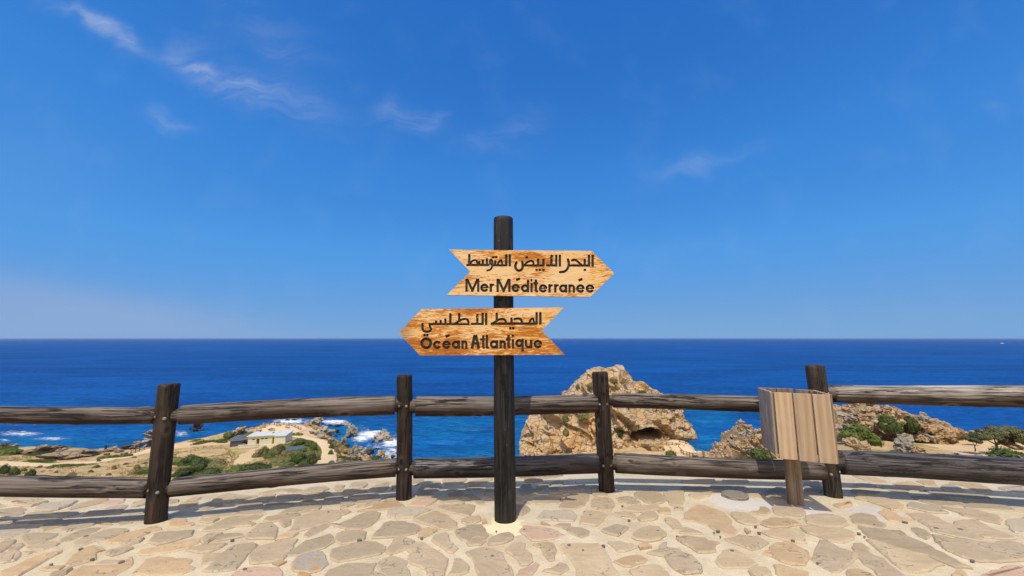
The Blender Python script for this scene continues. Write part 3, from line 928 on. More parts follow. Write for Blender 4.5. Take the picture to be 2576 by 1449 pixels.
for k, line in enumerate(SPOTS.splitlines()):
    t, xy, r = line.split(); r = float(r)
    if r == 0: continue
    x, y = map(float, xy.split(','))
    g = on_g(*tile_px(t, x, y), 0.012)
    rs = random.Random(k)
    w = r * 0.62 / TILES[t][2] * K * depth_of(g) / FPX
    V, F = [(0, 0, 0.0034)], []
    nn = 9; ph = rs.uniform(0, 6)
    for ring, (rr, zz) in enumerate(((0.7, 0.0030), (1.0, 0.001), (1.0, -0.008))):
        for i in range(nn):
            a = ph + i * 2 * math.pi / nn
            q = rr * w * (1 + rs.uniform(-.16, .16))
            V.append((q * math.cos(a) * 1.1, q * math.sin(a) * 0.85, zz))
    for i in range(nn):
        j = (i + 1) % nn
        F.append((0, 1 + i, 1 + j))
        for ring in range(2):
            a = 1 + ring * nn
            F.append((a + i, a + nn + i, a + nn + j, a + j))
    mesh_obj('embedded_pebble', V, F, M['pebble'], parent=pavement, loc=(g.x, g.y, 0.0150 + gz(g.y)))
# ------------------------------------------------------------------ logs
def log_mesh(length, r0, r1, seed, segs=28, rings=40, bend=0.0, rough=0.03, flare=(0, 0), tenon=(0, 0), notches=(), knots=6, top_dir=None, chamfer=0.012):
    """round log along local z from 0 to length; top_dir = local direction that weathered grey"""
    rs = random.Random(seed)
    zs = [0.0]
    if tenon[0]: zs += [tenon[0] * 0.98, tenon[0]]
    else: zs += [chamfer]
    a0 = zs[-1]; a1 = length - (tenon[1] if tenon[1] else chamfer)
    for i in range(1, rings): zs.append(a0 + (a1 - a0) * i / rings)
    zs.append(a1)
    if tenon[1]: zs += [length - tenon[1] * 0.98]
    zs.append(length)
    kn = [(rs.uniform(0.05, 0.95) * length, rs.uniform(0, 6.28), rs.uniform(0.5, 1.3)) for _ in range(knots)]
    ph = rs.uniform(0, 50); bd = rs.uniform(0, 6.28)
    V, W = [], []
    for iz, z in enumerate(zs):
        t = z / length
        r = r0 + (r1 - r0) * t
        if tenon[0] and z < tenon[0] * 0.99: r *= 0.70
        elif tenon[1] and z > length - tenon[1] * 0.99: r *= 0.70
        else:
            if not tenon[0] and iz == 0: r -= chamfer * 0.8
            if not tenon[1] and iz == len(zs) - 1: r -= chamfer * 0.8
        off = bend * math.sin(math.pi * t)
        for i in range(segs):
            a = 2 * math.pi * i / segs
            n = mnoise.noise(Vector((math.cos(a) * 0.9 + ph, math.sin(a) * 0.9, z * 0.9)))
            n2 = mnoise.noise(Vector((math.cos(a) * 3 + ph, math.sin(a) * 3, z * 2.5 + 7)))
            rr = r * (1 + rough * n * 1.6 + rough * 0.5 * n2)
            for (kz, ka, ks) in kn:
                da = (a - ka + math.pi) % (2 * math.pi) - math.pi
                g = math.exp(-((z - kz) / 0.035) ** 2 - (da * r / 0.03) ** 2)
                rr += ks * 0.007 * g
            x = rr * math.cos(a) + off * math.cos(bd); y = rr * math.sin(a) + off * math.sin(bd)
            for (nz, nh, dx, dy, cut) in notches:      # scoop cut for a rail: flattens one side
                if abs(z - nz) < nh:
                    pr = x * dx + y * dy
                    lim = r * (1 - cut * math.sqrt(max(0.0, 1 - ((z - nz) / nh) ** 2)))
                    if pr > lim: x -= dx * (pr - lim); y -= dy * (pr - lim)
            V.append((x, y, z))
            if top_dir is None: W.append(0.5)
            else: W.append(0.5 + 0.5 * (math.cos(a) * top_dir[0] + math.sin(a) * top_dir[1]))
    F = []
    nz = len(zs)
    for k in range(nz - 1):
        for i in range(segs):
            j = (i + 1) % segs
            F.append((k * segs + i, k * segs + j, (k + 1) * segs + j, (k + 1) * segs + i))
    V.append((0, 0, 0)); W.append(.2)
    V.append((0, 0, length)); W.append(.6)
    for i in range(segs):
        j = (i + 1) % segs
        F.append((nz * segs, j, i)); F.append((nz * segs + 1, (nz - 1) * segs + i, (nz - 1) * segs + j))
    return V, F, W
def make_log(name, p0, p1, r0, r1, seed, mat, parent, weather_up=True, smooth=True, **kw):
    p0 = Vector(p0); p1 = Vector(p1)
    d = p1 - p0
    q = d.to_track_quat('Z', 'Y')
    up = q.inverted() @ Vector((0, -0.25, 1))
    td = Vector((up.x, up.y)).normalized() if weather_up else None
    V, F, W = log_mesh(d.length, r0, r1, seed, top_dir=td, **kw)
    o = mesh_obj(name, V, F, mat, parent=parent, loc=p0, quat=q, smooth=smooth)
    at = o.data.attributes.new('weather', 'FLOAT', 'POINT')
    at.data.foreach_set('value', W)
    ns = [len(p.vertices) == 3 for p in o.data.polygons]
    o.data.polygons.foreach_set('use_smooth', [not x for x in ns])
    return o
def bolt(parent, p, nrm, r, mat):
    """domed bolt head with its washer, a child of the post it goes through"""
    V, F = [], []
    n = 10
    for (rr, h) in ((1.35, 0.0), (1.35, 0.25), (0.95, 0.3), (0.85, 0.75), (0.45, 1.0)):
        for i in range(n):
            a = 2 * math.pi * i / n
            V.append((r * rr * math.cos(a), r * rr * math.sin(a), h * r * 0.9))
    for k in range(4):
        for i in range(n):
            F.append((k * n + i, k * n + (i + 1) % n, (k + 1) * n + (i + 1) % n, (k + 1) * n + i))
    F.append(tuple(range(4 * n, 5 * n)))
    me = bpy.data.meshes.new('bolt'); me.from_pydata(V, [], F); me.materials.append(mat); me.update()
    o = bpy.data.objects.new('bolt', me); C.objects.link(o)
    mw = Matrix.Translation(p) @ Vector(nrm).to_track_quat('Z', 'Y').to_matrix().to_4x4()
    o.parent = parent
    pm = Matrix.Translation(parent.parent.location + parent.location) @ parent.rotation_quaternion.to_matrix().to_4x4()
    o.matrix_local = pm.inverted() @ mw
    return o

# ------------------------------------------------------------------ the log fence
fence = empty('log_fence', (0.0, 4.1, 0.0), 'dark round-log fence with two rails along the paved terrace edge', 'fence')
# post: bottom pixel, half width px, top pixel
POSTS = [(392.5, 1318, 29.5, 426, 965, 29), (1016, 1260, 20, 1017.5, 943, 19.8), (1527.5, 1240, 20.5, 1509, 936, 20), (2098, 1252, 24.5, 2049, 918, 26)]
pax = []
for (bx, by, bw, tx, ty, tw) in POSTS:
    g = on_g(bx, by)
    r = bw * depth_of(g) / FPX * math.cos(math.atan2(g.x, g.y))
    gd = Vector((g.x, g.y, 0)).normalized()
    base = Vector((g.x + gd.x * r * .9, g.y + gd.y * r * 0.9, gz(g.y)))
    tp = at_y(tx, ty, base.y)
    rt = tw * depth_of(tp) / FPX * math.cos(math.atan2(g.x, g.y))
    pax.append((base, tp, r, rt))
# two more beyond the frame
def beyond(a, b, ang, L):
    d = Vector((b.x - a.x, b.y - a.y, 0)).normalized()
    d = Matrix.Rotation(ang, 3, 'Z') @ d
    return b + d * L
pl = beyond(pax[1][0], pax[0][0], R(-3), 2.1)
pr = beyond(pax[2][0], pax[3][0], R(-8), 2.3)
posts = [(pl, pl + Vector((0.02, 0, 1.22)), .09, .088)] + pax + [(pr, pr + Vector((0, 0, 1.3)), .09, .088)]

RAILS = [  # segment, (x, top, bottom) at two places
    (0, (0, 1020.8, 1058.8), (380, 1025, 1064.5)), (0, (0, 1196.5, 1245), (365, 1203.7, 1250.7)),
    (1, (445, 1022, 1067.5), (985, 996.6, 1043)), (1, (430, 1205.6, 1249.3), (985, 1155.8, 1199.3)),
    (2, (1042, 997.7, 1045.6), (1487, 991.8, 1036.5)), (2, (1045, 1152.5, 1201), (1500, 1142.5, 1189)),
    (3, (1537, 990, 1025), (1910, 999.6, 1039.5)), (3, (1552, 1141, 1188), (1910, 1154, 1201)),
    (4, (2092, 968.4, 1012), (2576, 969, 1025.8)), (4, (2117, 1133.7, 1191), (2576, 1156.5, 1219))]
rail_at = {}
rails = []
for k, (seg, e0, e1) in enumerate(RAILS):
    a, b = posts[seg][0], posts[seg + 1][0]
    pa = (a.x, a.y + 0.012); pb = (b.x, b.y + 0.012)
    q0 = on_vplane(e0[0], (e0[1] + e0[2]) / 2, pa, pb); q1 = on_vplane(e1[0], (e1[1] + e1[2]) / 2, pa, pb)
    r0 = (e0[2] - e0[1]) / 2 * depth_of(q0) / FPX; r1 = (e1[2] - e1[1]) / 2 * depth_of(q1) / FPX
    # run from post to post along the line through both places
    L2 = (pb[0] - pa[0]) ** 2 + (pb[1] - pa[1]) ** 2
    def par(q): return ((q.x - pa[0]) * (pb[0] - pa[0]) + (q.y - pa[1]) * (pb[1] - pa[1])) / L2
    t0, t1 = par(q0), par(q1)
    def along(t):
        s = (t - t0) / (t1 - t0)
        return q0 + (q1 - q0) * s, r0 + (r1 - r0) * s
    L = math.sqrt(L2)
    gap0 = (posts[seg][2] * 0.42) / L; gap1 = (posts[seg + 1][2] * 0.42) / L
    s0, rr0 = along(gap0); s1, rr1 = along(1 - gap1)
    rr0 = max(.07, min(.13, rr0)); rr1 = max(.07, min(.13, rr1))
    ten0 = posts[seg][2] * 0.62 + (.012 if k != 3 else .0)
    ten1 = posts[seg + 1][2] * 0.62 + (.05 if k == 2 else .012)
    o = make_log('rail', s0, s1, rr0, rr1, 100 + k, M['railpale'] if k == 8 else M['raildark'] if k in (9, 5) else M['rail'], fence, bend=0.014, rough=0.05, tenon=(ten0, ten1), knots=9, rings=56)
    rails.append((seg, s0, s1, rr0, rr1))
    rail_at.setdefault(seg, []).append((s0, rr0, 'start')); rail_at.setdefault(seg + 1, []).append((s1, rr1, 'end'))

for k, (b, t, r, rt) in enumerate(posts):
    ax = (t - b); Lz = ax.length
    notches = []
    for (p, rr, side) in rail_at.get(k, []):
        nz = p.z
        # which way does the rail run from this post
        notches.append((nz - b.z, rr * 1.12, 1.0 if side == 'start' else -1.0, 0.0, 0.20))
    o = make_log('post', b - Vector((0, 0, 0.15)) * 1.0, t, r, rt, 200 + k, M['greypost'] if k == 4 else M['post'], fence, weather_up=False,
                 bend=0.006, rough=0.035, knots=7, rings=64, segs=32, notches=[(n[0] + .15, n[1], n[2], 0.0, n[4]) for n in notches])
    for (p, rr, side) in rail_at.get(k, []):
        # a pair of bolts at each pair of rails, on the face towards the terrace
        if side != 'end' and any(abs(q[0].z - p.z) < .12 and q[2] == 'end' for q in rail_at.get(k, [])): continue
        tt = (p.z - b.z) / ax.z
        c = b + ax * tt
        rad = r + (rt - r) * tt
        for sx in (-1, 1):
            ang = R(-90) + sx * R(34 if sx > 0 else 30) + R(random.Random(k * 10 + sx).uniform(-6, 6))
            pos = c + Vector((math.cos(ang) * rad * 0.99, math.sin(ang) * rad * 0.99, random.Random(k * 31 + sx).uniform(-.015, .015)))
            bolt(o, pos, (math.cos(ang), math.sin(ang), 0), 0.0105, M['boltrust'] if (k + sx) % 4 == 0 else M['bolt'])

# ------------------------------------------------------------------ the signpost
SP_BASE = on_g(1271, 1317) + Vector((0, 0.098, 0))
signpost = empty('signpost', SP_BASE, 'tall blackened log signpost carrying two arrow boards on the terrace', 'signpost')
sp_top = at_y(1266, 549, SP_BASE.y)
make_log('post', SP_BASE - Vector((0, 0, 0.1)), sp_top, 0.0995, 0.0965, 300, M['blackpost'], signpost, weather_up=False, rough=0.014, bend=0.004, knots=5, rings=70, segs=40, chamfer=0.008)

YB = SP_BASE.y - 0.101 - 0.034          # front face of the boards
def zpx(x, y):                          # pixel of the first close-up -> picture pixel
    return (1460 + x / 2.415) * K, (780 + y / 2.415) * K
def upx(x, y):
    return (1700 + x / 4.155) * K, (920 + y / 4.155) * K
def lpx(x, y):
    return (1490 + x / 4.025) * K, (1130 + y / 4.025) * K

def sdf_box(X, Y, x0, y0, x1, y1):
    dx = np.abs(X - (x0 + x1) / 2) - (x1 - x0) / 2; dy = np.abs(Y - (y0 + y1) / 2) - (y1 - y0) / 2
    return np.minimum(np.maximum(dx, dy), 0) + np.hypot(np.maximum(dx, 0), np.maximum(dy, 0))
def sdf_bar(X, Y, x0, y0, x1, y1, w):
    L = math.hypot(x1 - x0, y1 - y0); ux, uy = (x1 - x0) / L, (y1 - y0) / L
    cx, cy = (x0 + x1) / 2, (y0 + y1) / 2
    a = (X - cx) * ux + (Y - cy) * uy; b = -(X - cx) * uy + (Y - cy) * ux
    return sdf_box(a, b, -L / 2, -w / 2, L / 2, w / 2)
def sdf_seg(X, Y, x0, y0, x1, y1, w):
    dx, dy = x1 - x0, y1 - y0
    t = np.clip(((X - x0) * dx + (Y - y0) * dy) / (dx * dx + dy * dy + 1e-9), 0, 1)
    return np.hypot(X - x0 - t * dx, Y - y0 - t * dy) - w / 2
def sdf_poly(X, Y, w, pts):
    # smooth the path, then flat-ended strokes
    d = None
    n = len(pts)
    fine = []
    for i in range(n - 1):
        p0 = pts[max(i - 1, 0)]; p1 = pts[i]; p2 = pts[i + 1]; p3 = pts[min(i + 2, n - 1)]
        for s in range(6):
            t = s / 6
            fine.append(tuple(0.5 * (2 * p1[c] + (p2[c] - p0[c]) * t + (2 * p0[c] - 5 * p1[c] + 4 * p2[c] - p3[c]) * t * t + (3 * p1[c] - p0[c] - 3 * p2[c] + p3[c]) * t ** 3) for c in (0, 1)))
    fine.append(pts[-1])
    for i in range(len(fine) - 1):
        q = sdf_seg(X, Y, *fine[i], *fine[i + 1], w)
        d = q if d is None else np.minimum(d, q)
    return d
def sdf_ring(X, Y, cx, cy, ro, w, ry=None, gap=None):
    ry = ry or ro
    k = ro / ry
    rr = np.hypot(X - cx, (Y - cy) * k)
    d = np.abs(rr - (ro - w / 2)) - w / 2
    if gap:   # open between the two angles (degrees, picture y down)
        ang = np.degrees(np.arctan2(Y - cy, X - cx)) % 360
        g0, g1 = gap[0] % 360, gap[1] % 360
        inside = ((ang >= g0) & (ang <= g1)) if g0 < g1 else ((ang >= g0) | (ang <= g1))
        # distance to the cut taken along the arc
        da = np.minimum(np.abs((ang - g0 + 180) % 360 - 180), np.abs((ang - g1 + 180) % 360 - 180)) * np.pi / 180 * rr
        d = np.where(inside, np.maximum(d, da), d)
    return d
def Rr(*a): return lambda X, Y: sdf_box(X, Y, *a)
def Bb(*a): return lambda X, Y: sdf_bar(X, Y, *a)
def Pp(w, *p): return lambda X, Y: sdf_poly(X, Y, w, list(p))
def Oo(cx, cy, ro, w, ry=None, gap=None): return lambda X, Y: sdf_ring(X, Y, cx, cy, ro, w, ry, gap)
def Dd(cx, cy, r): return lambda X, Y: np.hypot(X - cx, Y - cy) - r
def let_e(cx, cy, r): return [Oo(cx, cy, r, 33, gap=(2, 28)), Rr(cx - r + 16, cy - 9, cx + r - 2, cy + 6)]
def let_a(cx, cy, r, sx0, sx1, y0, y1): return [Oo(cx, cy, r, 33), Rr(sx0, y0, sx1, y1)]
def let_n(x0, x1, y0, y1): return [Rr(x0, y0, x0 + 31, y1), Pp(30, (x0 + 16, y0 + 55), (x0 + 30, y0 + 24), (x0 + 55, y0 + 17), (x1 - 22, y0 + 30), (x1 - 15, y0 + 60)), Rr(x1 - 31, y0 + 50, x1, y1)]
def let_r(x0, x1, y0, y1): return [Rr(x0, y0, x0 + 33, y1), Pp(28, (x0 + 22, y0 + 45), (x0 + 36, y0 + 22), (x1 - 12, y0 + 16))]
def let_M(x0, x1, y0, y1):
    c = (x0 + x1) / 2
    return [Rr(x0, y0, x0 + 31, y1), Rr(x1 - 31, y0, x1, y1), Bb(x0 + 26, y0 + 4, c + 2, y1 - 12, 32), Bb(x1 - 26, y0 + 4, c - 2, y1 - 12, 32), Rr(c - 16, y1 - 26, c + 16, y1), Rr(x0, y0, x0 + 40, y0 + 16), Rr(x1 - 40, y0, x1, y0 + 16)]

UP_AR = [Rr(2153, 150, 2187, 330), Rr(2097, 150, 2130, 330), Rr(1815, 300, 2130, 330), Rr(2032, 213, 2063, 305), Rr(2034, 368, 2066, 398),
         Pp(30, (1852, 234), (1878, 224), (1908, 230), (1942, 256), (1975, 286), (2000, 312)),
         Pp(33, (1786, 222), (1798, 270), (1794, 325), (1768, 380), (1725, 410), (1662, 417)),
         Rr(1643, 148, 1676, 330), Rr(1588, 148, 1620, 330), Rr(1448, 298, 1620, 328), Rr(1512, 205, 1545, 300), Pp(13, (1548, 160), (1528, 153), (1517, 165), (1530, 176)), Bb(1506, 191, 1554, 179, 13),
         Rr(1390, 210, 1420, 328), Rr(1305, 208, 1337, 328), Rr(1100, 300, 1420, 328), Rr(1282, 368, 1312, 398), Rr(1333, 368, 1363, 398), Rr(1390, 368, 1420, 398),
         Pp(28, (1105, 312), (1140, 272), (1185, 246), (1225, 242), (1246, 262), (1248, 290), (1240, 312)),
         Pp(34, (1075, 262), (1082, 315), (1074, 362), (1045, 390), (1007, 392), (976, 365), (966, 318), (984, 266)), Rr(1062, 296, 1110, 328), Rr(1126, 172, 1158, 202),
         Rr(862, 140, 896, 325), Rr(808, 140, 842, 325), Rr(690, 298, 842, 325), Pp(25, (766, 308), (746, 232), (710, 258), (688, 310)),
         Rr(638, 235, 668, 325), Rr(607, 170, 640, 200), Rr(652, 170, 685, 200), Rr(600, 298, 700, 325),
         Pp(25, (606, 296), (574, 288), (570, 248), (590, 222), (606, 245), (608, 300), (598, 348), (572, 380), (528, 392)),
         Rr(508, 205, 538, 322), Rr(445, 222, 475, 322), Rr(390, 245, 418, 322), Rr(205, 292, 560, 322), Rr(233, 140, 266, 300),
         Pp(26, (262, 298), (285, 255), (320, 232), (350, 234), (370, 258), (374, 300))]
UP_FR = let_M(190, 404, 520, 723) + let_e(484, 661, 63) + let_r(567, 634, 598, 725) + let_M(675, 890, 523, 727) + let_e(972, 665, 63) + [Bb(980, 542, 1036, 517, 34)] + \
    [Oo(1117, 668, 61, 34), Rr(1148, 540, 1180, 731), Rr(1203, 592, 1234, 731), Dd(1218, 542, 16), Rr(1270, 535, 1303, 700), Pp(31, (1286, 690), (1290, 712), (1304, 717)), Rr(1248, 575, 1316, 605)] + \
    let_e(1398, 671, 63) + let_r(1482, 1548, 607, 735) + let_r(1572, 1640, 607, 735) + let_a(1711, 672, 62, 1742, 1773, 612, 735) + let_n(1795, 1894, 610, 737) + \
    let_e(1980, 673, 64) + [Bb(1952, 547, 2010, 524, 34)] + let_e(2128, 673, 64)
LO_AR = [Rr(2142, 165, 2175, 350), Rr(2087, 165, 2118, 350), Rr(1410, 322, 2118, 352), Pp(25, (2068, 330), (2048, 262), (2016, 276), (1988, 328)),
         Pp(30, (1766, 270), (1800, 260), (1845, 264), (1874, 290), (1884, 335)), Rr(1708, 245, 1738, 335), Rr(1690, 390, 1720, 422), Rr(1733, 390, 1765, 422),
         Rr(1485, 172, 1516, 310), Pp(28, (1440, 334), (1490, 300), (1540, 272), (1595, 266), (1630, 288), (1636, 332)),
         Rr(1325, 175, 1357, 355), Rr(1272, 175, 1303, 355), Rr(1112, 328, 1303, 355), Rr(1192, 245, 1222, 335), Pp(11, (1222, 201), (1203, 198), (1196, 211), (1210, 218)), Bb(1187, 233, 1227, 222, 11),
         Rr(918, 180, 950, 310), Pp(28, (868, 340), (920, 304), (980, 272), (1035, 268), (1068, 292), (1074, 340)), Rr(470, 332, 1088, 358), Rr(785, 182, 817, 345), Rr(710, 262, 740, 345), Rr(640, 282, 668, 345), Rr(570, 292, 600, 345),
         Pp(30, (485, 350), (496, 388), (507, 418), (498, 444), (462, 458), (412, 452), (384, 425), (380, 345)), Rr(365, 330, 395, 420), Rr(396, 493, 427, 525), Rr(437, 493, 468, 525)]
LO_FR = [Oo(437, 632, 87, 38), Oo(602, 656, 61, 33, gap=(-32, 32))] + let_e(742, 655, 61) + [Bb(729, 535, 786, 513, 33)] + let_a(883, 654, 59, 913, 945, 592, 715) + let_n(968, 1058, 590, 717) + \
    [Bb(1126, 715, 1168, 510, 38), Bb(1229, 715, 1187, 510, 38), Rr(1143, 618, 1214, 650), Rr(1150, 510, 1206, 534), Rr(1282, 515, 1312, 690), Pp(30, (1297, 680), (1299, 696), (1306, 702)), Rr(1250, 560, 1318, 590), Rr(1335, 510, 1368, 708), Pp(26, (1355, 694), (1372, 698))] + \
    let_a(1459, 650, 60, 1489, 1520, 588, 712) + let_n(1545, 1636, 588, 712) + [Rr(1663, 510, 1695, 690), Pp(30, (1680, 680), (1684, 692), (1696, 696)), Rr(1642, 560, 1710, 590), Rr(1730, 575, 1761, 710), Dd(1742, 520, 16)] + \
    [Oo(1841, 631, 60, 34), Rr(1875, 570, 1907, 755), Rr(1925, 585, 1957, 660), Pp(31, (1941, 650), (1952, 682), (1982, 692), (2012, 678), (2020, 650)), Rr(2004, 585, 2036, 707)] + let_e(2121, 645, 62)

def contours(prims, W, H, step=3.0):
    xs = np.arange(0, W + step, step); ys = np.arange(0, H + step, step)
    X, Y = np.meshgrid(xs, ys)
    d = np.full(X.shape, 1e3)
    for p in prims: d = np.minimum(d, p(X, Y))
    d -= 3.0
    ins = d < 0
    code = ins[:-1, :-1] * 1 + ins[:-1, 1:] * 2 + ins[1:, 1:] * 4 + ins[1:, :-1] * 8
    segs = {}
    def ip(ax, ay, bx, by):
        da, db = d[ay, ax], d[by, bx]; t = da / (da - db)
        return (xs[ax] + (xs[bx] - xs[ax]) * t, ys[ay] + (ys[by] - ys[ay]) * t)
    T = {1: [(3, 0)], 2: [(0, 1)], 3: [(3, 1)], 4: [(1, 2)], 5: [(3, 0), (1, 2)], 6: [(0, 2)], 7: [(3, 2)], 8: [(2, 3)], 9: [(2, 0)], 10: [(0, 1), (2, 3)], 11: [(2, 1)], 12: [(1, 3)], 13: [(1, 0)], 14: [(0, 3)]}
    pos = {}
    for j, i in zip(*np.nonzero((code > 0) & (code < 15))):
        keys = [('h', i, j), ('v', i + 1, j), ('h', i, j + 1), ('v', i, j)]
        ends = [(i, j, i + 1, j), (i + 1, j, i + 1, j + 1), (i, j + 1, i + 1, j + 1), (i, j, i, j + 1)]
        for a, b in T[code[j, i]]:
            segs[keys[a]] = keys[b]
            for q in (a, b):
                if keys[q] not in pos: pos[keys[q]] = ip(*ends[q])
    loops = []
    while segs:
        s, nx = segs.popitem(); loop = [s]
        while nx != s and nx in segs:
            loop.append(nx); nx = segs.pop(nx)
        pts = [pos[q] for q in loop]
        if len(pts) > 5: loops.append(simplify(pts, 0.7))
    return [l for l in loops if len(l) > 2]
def simplify(pts, tol):
    def dp(a):
        if len(a) < 3: return a
        (x0, y0), (x1, y1) = a[0], a[-1]
        L = math.hypot(x1 - x0, y1 - y0)
        best, bi = 0, 0
        for i in range(1, len(a) - 1):
            if L < 1e-9: dd = math.hypot(a[i][0] - x0, a[i][1] - y0)
            else: dd = abs((x1 - x0) * (a[i][1] - y0) - (y1 - y0) * (a[i][0] - x0)) / L
            if dd > best: best, bi = dd, i
        if best < tol: return [a[0], a[-1]]
        return dp(a[:bi + 1])[:-1] + dp(a[bi:])
    k = max(range(len(pts)), key=lambda i: (pts[i][0] - pts[0][0]) ** 2 + (pts[i][1] - pts[0][1]) ** 2)
    return dp(pts[:k + 1])[:-1] + dp(pts[k:] + [pts[0]])[:-1]
def fill_curve(loops, half):
    cu = bpy.data.curves.new('shape', 'CURVE'); cu.dimensions = '2D'; cu.fill_mode = 'BOTH'; cu.extrude = half
    for lp in loops:
        s = cu.splines.new('POLY'); s.points.add(len(lp) - 1)
        for p, q in zip(s.points, lp): p.co = (q[0], q[1], 0, 1)
        s.use_cyclic_u = True
    ob = bpy.data.objects.new('shape', cu); C.objects.link(ob)
    dg = bpy.context.evaluated_depsgraph_get()
    me = bpy.data.meshes.new_from_object(ob.evaluated_get(dg))
    bpy.data.objects.remove(ob); bpy.data.curves.remove(cu)
    return me
def stand_up(me, yc):
    """curve plane (x, y) -> world (x, z); its thickness runs along the view"""
    for v in me.vertices: v.co = (v.co.x, yc - v.co.z, v.co.y)
    bm = bmesh.new(); bm.from_mesh(me)
    bmesh.ops.remove_doubles(bm, verts=bm.verts[:], dist=1e-5)
    bmesh.ops.recalc_face_normals(bm, faces=bm.faces[:]); bm.to_mesh(me); bm.free()
def to_xz(pxy, y):
    p = at_y(pxy[0], pxy[1], y); return (p.x, p.z)
def build_board(outline, tile, ar, fr, W, H, labels):
    out = [to_xz(zpx(*q), YB) for q in outline]
    la = [[to_xz(tile(*q), YB) for q in lp] for lp in contours(ar, W, H)]
    lf = [[to_xz(tile(*q), YB) for q in lp] for lp in contours(fr, W, H)]
    me = fill_curve([out] + la + lf, 0.005)
    stand_up(me, YB + 0.005)
    # burnt walls of the grooves, plain sawn outer edge
    me.materials.clear()
    for m in (M['board'], M['burnt'], M['boardedge']): me.materials.append(m)
    segs = [(out[i], out[(i + 1) % len(out)]) for i in range(len(out))]
    for p in me.polygons:
        if abs(p.normal.y) > 0.5: p.material_index = 0; continue
        c = p.center
        dmin = min(abs((b[0] - a[0]) * (c.z - a[1]) - (b[1] - a[1]) * (c.x - a[0])) / math.hypot(b[0] - a[0], b[1] - a[1]) for a, b in segs)
        p.material_index = 2 if dmin < 0.002 else 1
    board = link('sign_board', me, signpost)
    tag(board, labels[0])
    back = fill_curve([out], 0.0115); stand_up(back, YB + 0.0225)
    back.materials.clear(); back.materials.append(M['boardedge'])
    link('board_back', back, board)
    for lp, lab in ((la, labels[1]), (lf, labels[2])):
        lm = fill_curve(lp, 0.0004); stand_up(lm, YB + 0.0103)
        lm.materials.clear(); lm.materials.append(M['burnt'])
        tag(link('carved_lettering', lm, board), lab)
    for ch in board.children: ch.location = (0, 0, 0)
build_board([(541, 377), (1832, 388), (2037, 592), (1817, 806), (520, 788), (733, 577)], upx, UP_AR, UP_FR, 2576, 873,
            ('upper arrow board pointing right', 'black carved Arabic line of the upper board', 'black carved French line of the upper board'))
build_board([(84, 1130), (292, 916), (1580, 899), (1380, 1110), (1592, 1330), (278, 1335)], lpx, LO_AR, LO_FR, 2576, 886,
            ('lower arrow board pointing left', 'black carved Arabic line of the lower board', 'black carved French line of the lower board'))

# ------------------------------------------------------------------ the litter bin
def build_bin():
    YF = 3.86
    fl = at_y(1934.9, 984.8, YF)
    yaw = R(-15.0)
    u = Vector((math.cos(yaw), math.sin(yaw), 0)); w = Vector((-math.sin(yaw), math.cos(yaw), 0))
    o0 = Vector((fl.x, YF, 0))
    W, D = 0.515, 0.30
    base = o0 + u * (W * .5) + w * .3
    tilt = -0.006                                        # it hangs a little to the right
    root = empty('litter_bin', (base.x, base.y, gz(base.y)), 'open-topped square litter bin of pale pine slats on a wooden post', 'bin')
    def P(a, d, z): return o0 + u * a + w * d + Vector((0, 0, z + tilt * (a - W / 2)))
    def slat(name, a0, a1, d0, d1, zb, zt, mat, lean=0.0):
        c = [P(a0 + lean, d0, zb), P(a1 + lean, d0, zb), P(a1 + lean, d1, zb), P(a0 + lean, d1, zb), P(a0, d0, zt), P(a1, d0, zt), P(a1, d1, zt), P(a0, d1, zt)]
        ctr = sum(c, Vector()) / 8
        rel = [Matrix.Rotation(-yaw, 3, 'Z') @ (q - ctr) for q in c]
        V, F = corners_vf(rel)
        ob = mesh_obj(name, V, F, mat, parent=root, loc=ctr, quat=Quaternion((0, 0, 1), yaw))
        beveled(ob, 0.0025)
        return ob
    zt, zb = 1.072, 0.452
    t = 0.022
    # front: three broad boards, the corner battens showing at either side
    slat('slat', 0.034, 0.183, -t, 0, zb + .002, zt, M['slat'], 0.002)
    slat('slat', 0.194, 0.343, -t, 0, zb - .004, zt - .002, M['slat'], 0.004)
    slat('slat', 0.355, 0.497, -t, 0, zb - .008, zt - .004, M['slat'], 0.005)
    slat('corner_batten', 0.001, 0.020, -t + .002, -.001, zb + .02, zt + .002, M['slatgrey'])
    slat('corner_batten', 0.500, 0.514, -t + .002, -.001, zb - .004, zt - .002, M['slatdark'])
    # sides and back
    for (d0, d1) in ((0.0, 0.095), (0.103, 0.197), (0.205, D)):
        slat('slat', 0.0, t, d0, d1, zb + .03, zt + .004, M['slatgrey'])
        slat('slat', W - t, W, d0 + .001, d1, zb + .004, zt, M['slat'])
    for (a0, a1) in ((0.0, 0.165), (0.170, 0.322), (0.340, W)):
        slat('slat', a0, a1, D + .001, D + t, zb + .05, zt + (.006 if a0 < .3 else .0), M['slatdark'])
    # corner battens inside
    for (a, d) in ((t + .001, 0.002), (W - t - .036, 0.002), (t + .001, D - .036), (W - t - .036, D - .036)):
        slat('corner_batten', a, a + .034, d, d + .034, zb + .04, zt - .006, M['slatdark'])
    slat('floor_board', t + .04, W - t - .04, .04, D - .04, zb + .045, zb + .065, M['slatdark'])
    # post: two timbers side by side
    pc = on_g(2001, 1256)
    rp = ray(2001, 1256); kk = rp.x / rp.y; q0 = o0 + w * .33
    a = (kk * q0.y - q0.x) / (u.x - kk * u.y)
    slat('post', a - .066, a + .006, .298, .362, -0.16, zb + .042, M['slatdark'], -0.0)
    slat('post', a + .008, a + .066, .302, .360, -0.16, zb + .042, M['slatdark'], -0.0)
    return root
build_bin()

